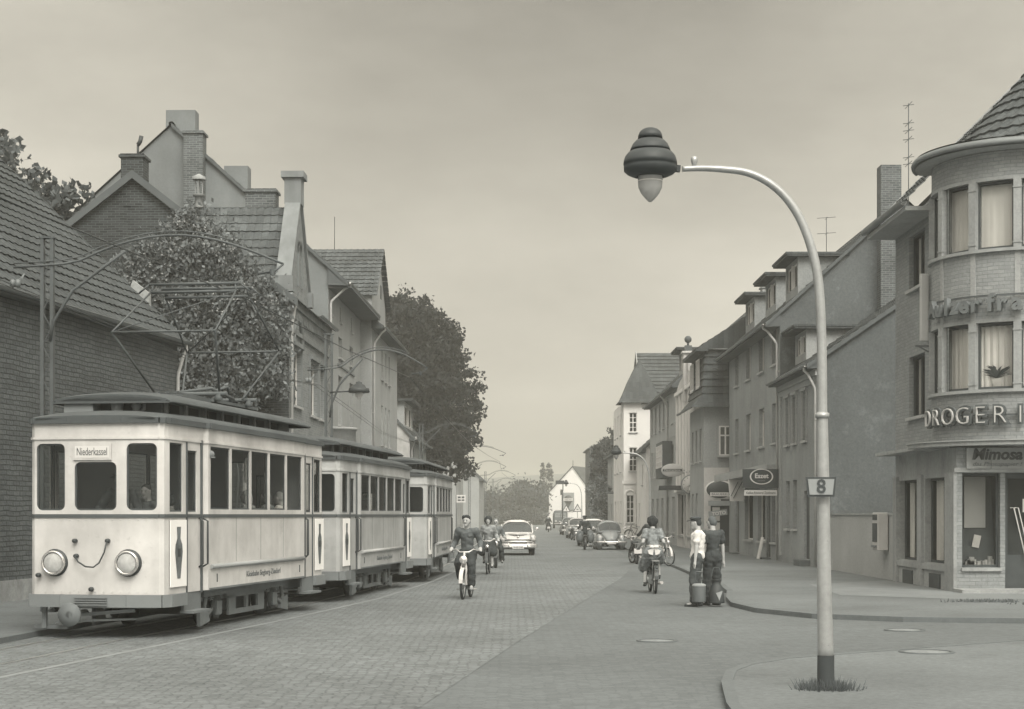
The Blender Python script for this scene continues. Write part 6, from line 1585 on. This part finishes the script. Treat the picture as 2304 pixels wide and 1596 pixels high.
    if panniers:
        for s in (-1,1): b=MB(); b.ball((s*.27,-wb+.05,.68),(.19,.3,.34),14,10); b.box(s*.12,s*.4,-wb-.2,-wb+.3,.78,.95); b.build('pannier',cl('canvas pannier',.16),t)
    return t
def ride(hz=1.0,wb=.56,lean=.12,sz=.88,hw=.3,fl=(-.13,.22,.29),fr=(.13,-.03,.42)):
    return dict(pel=(0,-.14,sz+.06),chest=(0,-.14+lean,sz+.06+.47),hL=(-hw-.0,wb-.47,hz+.06),hR=(hw,wb-.47,hz+.06),fL=fl,fR=fr,eL=(-.35,-.3,-1),eR=(.35,-.3,-1),head=(0,.03,0),curl=(0,.2,-1))
# ---------------- cars ----------------
carglass = glassmat('car glass', .3, .09, .04)
def hull(st, M=None, n=18, pick=None, caps=(True, True), smooth=True):
    """skin over cross sections (y, zb, zt, halfwidth, power); pick(i,k) -> bucket index"""
    def secp(s):
        y,zb,zt,w_,p=s; out=[]
        for k in range(n+1):
            a=math.pi*k/n; c=math.cos(a); s_=math.sin(a)
            out.append(Vector((w_*math.copysign(abs(c)**(2/p),c),y,zb+(zt-zb)*abs(s_)**(2/p))))
        return out
    rows=[secp(s) for s in st]; B={}
    for i in range(len(rows)-1):
        for k in range(n):
            key=pick(i,k) if pick else 0; mb=B.setdefault(key,MB(M))
            mb.add([rows[i][k],rows[i][k+1],rows[i+1][k+1],rows[i+1][k]],[(0,3,2,1)],smooth)
    mb=B.setdefault(0,MB(M))
    if caps[0]: mb.add(rows[0],[list(range(n+1))])
    if caps[1]: mb.add(rows[-1],[list(range(n+1))[::-1]])
    for i in range(len(rows)-1): mb.add([rows[i][0],rows[i+1][0],rows[i+1][-1],rows[i][-1]],[(0,1,2,3)])
    return B
def weld(o, d=.0005):
    bm=bmesh.new(); bm.from_mesh(o.data); bmesh.ops.remove_doubles(bm,verts=bm.verts,dist=d); bmesh.ops.recalc_face_normals(bm,faces=bm.faces); bm.to_mesh(o.data); bm.free(); return o
def cwheel(t,x,y,r=.32,wd=.15,hub=None):
    s=1 if x>0 else -1; b=MB(); b.lathe([(r*.6,-wd/2),(r*.92,-wd/2),(r,-wd*.3),(r,wd*.3),(r*.92,wd/2),(r*.6,wd/2)],(x,y,r),26,'x'); o=b.build('wheel',tyre,t)
    b=MB(); b.lathe([(0,s*(wd/2+.02)),(r*.3,s*(wd/2+.015)),(r*.35,s*wd*.35),(r*.62,s*wd*.42)],(x,y,r),20,'x'); b.build('rim',hub or spoke,o)
def beetle(label, loc, rz, body):
    t=thing('parked_car',label,'car',loc,rz,'cars along the right kerb')
    weld(hull([(-1.95,.35,.45,.35,2.2),(-1.8,.3,.72,.62,2.4),(-1.3,.25,.98,.7,2.6),(-.5,.22,.9,.7,3),(.5,.22,.9,.68,3),(.85,.24,.96,.6,2.6),(1.3,.28,.86,.44,2.4),(1.65,.3,.72,.32,2.3),(1.88,.34,.55,.2,2.2)])[0].build('body',body,t))
    st=[(-1.5,.8,.95,.35,2.3),(-1.1,.82,1.22,.56,2.4),(-.6,.84,1.43,.63,2.5),(-.1,.84,1.5,.645,2.6),(.25,.84,1.47,.63,2.6),(.4,.84,1.41,.62,2.6),(.82,.88,1.0,.58,2.6)]
    def pick(i,k):
        if i==5 and 3<=k<=14: return 'w'
        if i in (2,3) and k in (1,2,3,14,15,16): return 's'
        return 0
    B=hull(st,pick=pick); weld(B[0].build('roof',body,t)); B['w'].build('windscreen',carglass,t); B['s'].build('side_window',carglass,t)
    b=MB(); b.bar((0,.43,1.405),(0,.8,1.01),.015,.02); 
    for s in (-1,1): b.bar((s*.25,.82,1.03),(s*.1,.7,1.16),.01,.01)
    b.build('wiper',black_p,t)
    b=MB(); b.tube([(0,.88,1.0),(0,1.3,.885),(0,1.65,.745),(0,1.88,.57)],.012,6); b.build('bonnet_trim',chm,t)
    for s in (-1,1):
        b=MB(); b.tube([(s*.56,.86,.9),(s*.47,1.2,.83),(s*.36,1.55,.68),(s*.22,1.88,.47)],.016,6); b.build('bonnet_gap',black_p,t)
        for y,rr_ in ((1.22,(.2,.56,.42)),(-1.25,(.2,.58,.42))):
            b=MB(); b.ball((s*.58,y,.4),rr_,18,12); b.build('fender',body,t)
        b=MB(); b.lathe([(0,.05),(.07,.045),(.1,.02),(.115,.0),(.11,-.06)],(0,0,0),20,'y'); 
        b.M=None; o=MB(T((s*.55,1.64,.62))@Matrix.Rotation(R(14),4,'X')); o.lathe([(0,.05),(.07,.045),(.1,.02)],(0,0,0),20,'y'); h_=o.build('headlight',lens,t)
        o=MB(T((s*.55,1.64,.62))@Matrix.Rotation(R(14),4,'X')); o.lathe([(.1,.022),(.118,.01),(.11,-.12)],(0,0,0),20,'y'); o.build('headlight_ring',chm,h_)
        b=MB(); b.box(s*.62,s*.76,-.8,.75,.26,.3); b.build('running_board',black_p,t)
        cwheel(t,s*.64,1.2); cwheel(t,s*.64,-1.2)
        b=MB(); b.tube([(s*.66,.45,1.05),(s*.78,.45,1.1)],.012,6); b.ball((s*.82,.45,1.12),(.07,.015,.05),10,6); b.build('wing_mirror',chm,t)
    for y,s in ((2.02,1),(-2.02,-1)):
        b=MB(); pts=[(-.76,y-s*.25,.4),(-.68,y-s*.06,.4),(-.4,y,.4),(.4,y,.4),(.68,y-s*.06,.4),(.76,y-s*.25,.4)]; b.tube(pts,.05,8)
        for x in (-.36,.36): b.tube([(x,y+s*.02,.3),(x,y+s*.05,.42),(x,y+s*.02,.54)],.022,6)
        b.build('bumper',chm,t)
    b=MB(); b.box(-.22,.22,2.04,2.06,.3,.4); b.build('plate',sign_w,t)
    return t
def saloon(label, loc, rz, body, roofm=None, front=True, name='parked_car', group='cars along the right kerb', van=False):
    t=thing(name,label,'car',loc,rz,group); roofm=roofm or body
    weld(hull([(-2.15,.4,.62,.6,3),(-2.05,.32,.86,.74,3.4),(-1.5,.26,.96,.8,3.6),(-.6,.24,.96,.82,4),(.6,.24,.97,.82,4),(1.0,.26,.98,.81,3.8),(1.6,.28,.93,.78,3.4),(2.0,.32,.86,.75,3.2),(2.12,.38,.78,.7,3.2),(2.17,.46,.64,.62,3)])[0].build('body',body,t))
    st=[(-1.6,.92,1.0,.6,3),(-1.15,.93,1.36,.62,3),(-.8,.93,1.5,.64,3.2),(-.1,.93,1.56,.65,3.4),(.3,.93,1.53,.65,3.4),(.42,.93,1.47,.66,3.4),(.88,.95,1.02,.7,3.4)]
    def pick(i,k):
        if i==5 and 2<=k<=15: return 'w'
        if i==0 and 3<=k<=14: return 'r'
        if i in (2,3) and k in (1,2,15,16): return 's'
        return 0
    B=hull(st,pick=pick); weld(B[0].build('roof',roofm,t)); B['w'].build('windscreen',carglass,t); B['s'].build('side_window',carglass,t); B['r'].build('rear_window',carglass,t)
    b=MB(); 
    for s in (-1,1): b.bar((s*.67,.44,1.36),(s*.7,.86,.98),.03,.03)
    b.tube([(-.6,.44,1.475),(.6,.44,1.475)],.018,6); b.build('screen_frame',roofm,t)
    # bonnet ridge and grille
    b=MB(); b.ball((0,1.4,.93),(.42,.7,.07),16,8); b.build('bonnet',body,t)
    b=MB(); b.box(-.6,.6,2.1,2.165,.5,.68); b.build('grille_opening',black_p,t)
    b=MB(); b.tube([(-.64,2.17,.6),(-.3,2.2,.615),(.3,2.2,.615),(.64,2.17,.6)],.035,8); b.tube([(-.6,2.14,.7),(-.3,2.17,.73),(.3,2.17,.73),(.6,2.14,.7)],.016,6); b.lathe([(0,.03),(.05,.02),(.05,0)],(0,2.15,.82),12,'y'); b.build('grille',chm,t)
    for s in (-1,1):
        b=MB(); b.ball((s*.66,1.75,.72),(.17,.5,.2),16,10); b.build('fender',body,t)
        o=MB(T((s*.64,2.16,.76))); o.lathe([(0,.05),(.07,.04),(.1,.01)],(0,0,0),20,'y'); h_=o.build('headlight',lens,t)
        o=MB(T((s*.64,2.16,.76))); o.lathe([(.1,.012),(.12,0),(.115,-.1)],(0,0,0),20,'y'); o.build('headlight_ring',chm,h_)
        cwheel(t,s*.68,1.35); cwheel(t,s*.68,-1.3)
        b=MB(); b.tube([(s*.74,.6,1.0),(s*.86,.62,1.12)],.012,6); b.ball((s*.9,.62,1.16),(.08,.02,.06),10,6); b.build('wing_mirror',chm,t)
    for y,s in ((2.3,1),(-2.3,-1)):
        b=MB(); pts=[(-.82,y-s*.3,.42),(-.76,y-s*.08,.42),(-.45,y,.42),(.45,y,.42),(.76,y-s*.08,.42),(.82,y-s*.3,.42)]
        for z in (.38,.42,.46): b.tube([(p[0],p[1],p[2]+z-.42) for p in pts],.04,8)
        for x in (-.42,.42): b.tube([(x,y+s*.05,.34),(x,y+s*.07,.45),(x,y+s*.04,.56)],.03,6)
        b.build('bumper',chm,t)
    b=MB(); b.box(-.25,.25,2.35,2.36,.3,.43); b.build('plate',sign_w,t)
    text('K-LE 248',.1,.001,sign_d,t,T((0,2.37,.365))@RZ(math.pi),width=.4)
    return t
paint_l=mat('pale car enamel',.5,.04,2,rough=.22,spec=.5); paint_m=mat('grey car enamel',.25,.05,2,rough=.25,spec=.5); paint_d=mat('dark car enamel',.05,.05,2,rough=.25,spec=.5); paint_w=mat('white roof enamel',.68,.04,2,rough=.3)
c=saloon('pale saloon car with a white roof driving towards the camera behind the cyclists',(.2,76.2,0),math.pi+.03,paint_l,paint_w,name='moving_car',group=None)
beetle('rounded grey beetle shaped car parked nose to the camera at the right kerb',(5.0,87.4,0),math.pi+.02,paint_m)
saloon('dark saloon with a pale roof parked behind the beetle shaped car',(4.6,96,0),math.pi+.05,paint_d,paint_w)
saloon('small pale-roofed car parked far off behind the panniered cyclist',(4.95,128,0),math.pi+.04,paint_m,paint_l)
saloon('dark car parked farthest off, next to the far motorcycle',(5.1,150,0),math.pi+.04,paint_d,paint_m)
# van / bus far away
t=thing('delivery_van','tall boxy grey van with a split windscreen approaching far down the street','van',(6.3,221,0),math.pi)
weld(hull([(-2.4,.4,2.2,.92,7),(1.2,.4,2.35,.95,7),(1.9,.4,2.25,.94,6),(2.15,.4,1.5,.93,6),(2.3,.4,1.1,.9,6)])[0].build('body',mat('van paint',.09,.1,2,rough=.4),t))
b=MB(); 
for s in (-1,1): b.box(min(s*.06,s*.72),max(s*.06,s*.72),2.0,2.18,1.45,1.95)
b.build('windscreen',mat('milky glass',.3,.2,9,rough=.2),t)
text('7900 PN',.2,.01,sign_d,t,T((0,2.2,1.72))@RZ(math.pi),width=1.2)
for s in (-1,1):
    b=MB(); b.lathe([(0,.05),(.12,.02)],(s*.62,2.3,.95),14,'y'); b.build('headlight',lens,t); cwheel(t,s*.8,1.5,.36,.2); cwheel(t,s*.8,-1.5,.36,.2)
b=MB(); b.tube([(-.9,2.4,.62),(.9,2.4,.62)],.05,8); b.tube([(-.7,2.33,.8),(.7,2.33,.8)],.03,6); b.build('bumper',chm,t)

# ---------------- riders and walkers ----------------
denim=cl('work trousers',.07); navy=cl('dark trousers',.045); pull=cl('knitted pullover',.11); jackm=cl('dark jacket',.04); tweed=cl('grey jacket',.16)
shirtw=cl('white shirt',.62); vshirt=cl('dark short shirt',.055); cardi=cl('pale cardigan',.28); dress=mat('speckled dress',.2,.6,22,rough=.9,bump=.3); hairb=cl('brown hair',.09); hairl=cl('light hair',.33); hairg=cl('cropped hair',.2)
x1=-.97
bike('pale moped ridden by the man in the dark pullover',(x1,36.3,0),math.pi-.12,'moped',fm=frm_l,lean=.0)
p=ride(); p['hpitch']=-.02; p['hyaw']=-.15; p['toe']=(-.1,1,-.1)
person('man in a dark knitted pullover riding the pale moped towards the camera, beside the tram',(x1,36.3,0.0),math.pi-.12,p,pull,navy,hair='wavy',vox=.012,hairm=cl('dark hair',.045),shoe=cl('light shoe',.3),s=1.03)
bike('bicycle of the woman in the pale cardigan',(-.72,51.2,0),math.pi-.05,'bicycle')
p=ride(); p['hpitch']=.02
person('woman in a pale cardigan and white blouse cycling behind the moped rider',(-.72,51.2,0),math.pi-.05,p,cardi,navy,legs='skirt',hair='curly',female=True,hairm=cl('dark hair',.045),glasses=False)
bike('dark motorcycle of the man with sunglasses',(-.55,57.5,0),math.pi,'motorcycle')
p=ride(sz=.8,lean=.1,wb=.62,fl=(-.22,.12,.25),fr=(.22,.12,.25)); p['hpitch']=.0
person('man in sunglasses riding the motorcycle next to the pale car',(-.55,57.5,0),math.pi,p,tweed,navy,hair='short',hairm=hairg,glasses=True)
bike('moped of the woman in the speckled dress, seen from behind',(3.24,38.9,0),.02,'moped',fm=frm_d,lean=.0)
p=ride(fl=(-.17,.05,.24),fr=(.17,.22,.4)); p['chest']=(0,-.02,1.42); 
def bow(root,d):
    b=MB(); c=d['pel']+Vector((0,-.2,.1))
    for s in (-1,1):
        b.ball(c+Vector((s*.05,0,.02)),(.06,.03,.035),10,8); b.prism([c+Vector((0,.01,-.0)),c+Vector((s*.15,.01,-.06)),c+Vector((s*.12,.01,-.14)),c+Vector((s*.03,.01,-.17))],(0,.015,0))
    b.tube([c+Vector((-.16,.12,.05)),c+Vector((-.08,.0,.055)),c+Vector((.08,.0,.055)),c+Vector((.16,.12,.05))],.012,6); b.build('apron_bow',sign_w,root)
person('curly haired woman in a speckled dress with white apron bow, riding away',(3.24,38.9,0),.02,p,dress,dress,sleeve='short',legs='skirt',hair='curly',female=True,vox=.013,extra=bow,hairm=cl('black hair',.03))
mo=bike('parked black motorcycle with a white rear plate left of the woman on the moped',(4.5,62,0),.05,'motorcycle',plate=True,steer=.3)
st=dict(pel=(0,0,.955),chest=(0,.03,1.42),hL=(-.35,.42,1.02),hR=(.2,.1,.82),fL=(-.1,.1,.09),fR=(.12,-.05,.09),head=(0,.03,0),standing=True)
person('fair haired person in a dark jacket standing by the parked motorcycle',(5.05,61.5,0),.35,st,jackm,denim,hair='short',hairm=hairl,s=.98)
bike('bicycle standing at the right kerb just beyond the woman on the moped',(5.35,59.3,0),math.pi+.2,'bicycle',fm=frm_l,steer=.4)
# two men with cans
cans=mat('dull can enamel',.1,.2,4,rough=.5,streak=.2); cand=mat('dark can paint',.05,.2,4,rough=.5)
for lb,(X,Y),rz,tp,bt,cp,hr,hold in (('man in a white T-shirt and cap carrying a big lidded can in the road',(3.63,33.1),R(78),shirtw,denim,cl('cap cloth',.06),cl('dark hair',.045),(-.17,.05,.80)),
                          ('man in a dark short-sleeved shirt beside the white-shirted man, also carrying a can',(3.98,33.5),R(25),vshirt,navy,None,cl('brown hair',.06),(.26,.02,.80))):
    if cp: st=dict(pel=(0,0,.955),chest=(0,-.02,1.43),hL=(-.26,.02,.83),hR=(.25,.05,.80),fL=(-.11,.05,.09),fR=(.11,-.02,.09),eL=(-1,-.6,0),eR=(1,-.6,0),hyaw=.1,head=(0,.03,0))
    else: st=dict(pel=(0,0,.955),chest=(0,-.01,1.43),hL=(-.27,.05,.80),hR=(.27,.02,.80),fL=(-.1,.03,.09),fR=(.11,-.02,.09),eL=(-1,-.6,0),eR=(1,-.6,0),hyaw=.25,head=(0,.03,0))
    person(lb,(X,Y,0),rz,st,tp,bt,sleeve='short',hair='short',hairm=hr,cap=cp,vox=.012)
t=thing('milk_can','large cylindrical can with a pale lid held by the man in the white T-shirt','can',(3.63,32.78,.1)); t.scale=(.92,.92,.88)
b=MB(); b.lathe([(0,0),(.14,0),(.142,.02),(.142,.33),(.13,.36)],n=28); b.build('drum',cans,t)
b=MB(); b.lathe([(.146,.35),(.146,.385),(.1,.41),(0,.415)],n=28); b.build('lid',mat('pale tin',.25,.1,5),t)
b=MB(); b.tube([(-.0,0,.4),(-.08,0,.5),(-.07,0,.66),(.07,0,.66),(.08,0,.5),(.0,0,.4)],.008,6); b.tube([(-.07,0,.665),(.07,0,.665)],.018,8); b.build('handle',iron,t)
t=thing('milk_can','dark conical can with a pale triangle held by the man in the dark shirt','can',(4.0,33.05,.07))
b=MB(); b.lathe([(0,0),(.16,0),(.165,.02),(.13,.3),(.09,.36),(.085,.44),(.1,.45),(0,.455)],n=28); b.build('drum',cand,t)
b=MB(); b.poly([(-.02,-.158,.2),(.11,-.125,.24),(.04,-.162,.05)]); b.prism([(-.03,-.155,.2),(.1,-.12,.24),(.04,-.165,.06)],(0,-.006,0)); b.build('triangle_mark',mat('faded label',.25,.15,5),t)
b=MB(); b.tube([(-.09,0,.42),(-.1,0,.55),(-.05,0,.69),(.05,0,.69),(.1,0,.55),(.09,0,.42)],.008,6); b.build('handle',iron,t)
# rider with panniers
bike('bicycle with two bulky canvas panniers, ridden away from the camera',(3.7,86.0,0),.0,'moped',panniers=True)
p=ride(sz=.88,lean=.05); p['hL']=(-.33,.05,1.1); p['hR']=(.33,.05,1.1)
person('man in a dark cap and jacket riding away with bulky panniers beside the grey car',(3.7,86.0,0),.0,p,jackm,navy,hair='short',cap=cl('dark cap',.04),vox=.02)
bike('small scooter-like motorcycle of the pale helmeted rider in mid road',(3.7,171,0),0,'motorcycle',plate=True)
p=ride(sz=.8,lean=.05,wb=.62,fl=(-.22,.12,.25),fr=(.22,.12,.25)); person('rider with a pale helmet on the far motorcycle in mid road',(3.7,171,0),0,p,jackm,navy,hair='short',hairm=cl('pale helmet',.55),vox=.025)
bike('far parked motorcycle in the row of cars, seen from behind',(4.25,118,0),.1,'motorcycle')
bike('bicycle leaning by the wall of the white turret house',(8.75,119.6,.08),R(60),'bicycle',fm=frm_d,lean=.1)
p=dict(pel=(0,0,.955),chest=(0,.02,1.42),hL=(-.27,.05,.8),hR=(.27,.05,.8),fL=(-.1,.03,.09),fR=(.1,.0,.09))
# people in the tram (seated and standing on the tram floor)
def intram(loc_tram, rot, x, y, z):
    M=T(loc_tram)@RZ(rot); v=M@Vector((x,y,z)); return v
TR=((-6.02,24.5,0),-math.atan(.16))
drv=dict(pel=(0,0,.955),chest=(0,.02,1.40),hL=(-.3,.3,1.05),hR=(.3,.32,1.1),fL=(-.1,.0,.09),fR=(.1,.0,.09),hyaw=-.3,head=(0,.02,0))
v=intram(*TR,.12,.62,.82); person('uniformed tram driver with a cap standing behind the centre front window',v,math.pi+TR[1],drv,cl('tram uniform',.09),navy,cap=cl('uniform cap',.07),vox=.02,s=.93)
dr2=dict(drv); dr2['hR']=(-.1,.42,1.2); dr2['hL']=(-.45,.3,1.18); dr2['hyaw']=.5
v=intram(*TR,.52,.72,.66); person('passenger in a grey coat leaning by the right front window of the tram',v,math.pi+TR[1]-.5,dr2,cl('grey coat',.13),navy,vox=.02,s=.92)
v=intram(*TR,.72,1.15,.5); person('passenger with a pale shirt standing behind the tram door window',v,R(60),drv,cl('pale shirt',.36),navy,vox=.02,s=.93,hairm=hairb)
sit=dict(pel=(0,-.05,.52),chest=(0,-.08,1.0),hL=(-.15,.35,.62),hR=(.15,.35,.62),fL=(-.1,.4,.09),fR=(.1,.4,.09))
for k,(yy,lb,tp,hm,ht) in enumerate(((2.3,'seated tram passenger behind the first side window',tweed,hairb,'short'),(4.6,'seated fair tram passenger in a light coat behind the third side window',cardi,hairl,'bob'),(5.7,'seated dark haired tram passenger behind the fourth side window',tweed,hairb,'bob'),(6.5,'seated tram passenger in a white blouse at the last side window',shirtw,hairl,'short'))):
    v=intram(*TR,.72,yy,.95); person(lb,v,R(90)+TR[1],sit,tp,navy,hair=ht,hairm=hm,vox=.022,s=.95)
# driver of the pale car

haze()
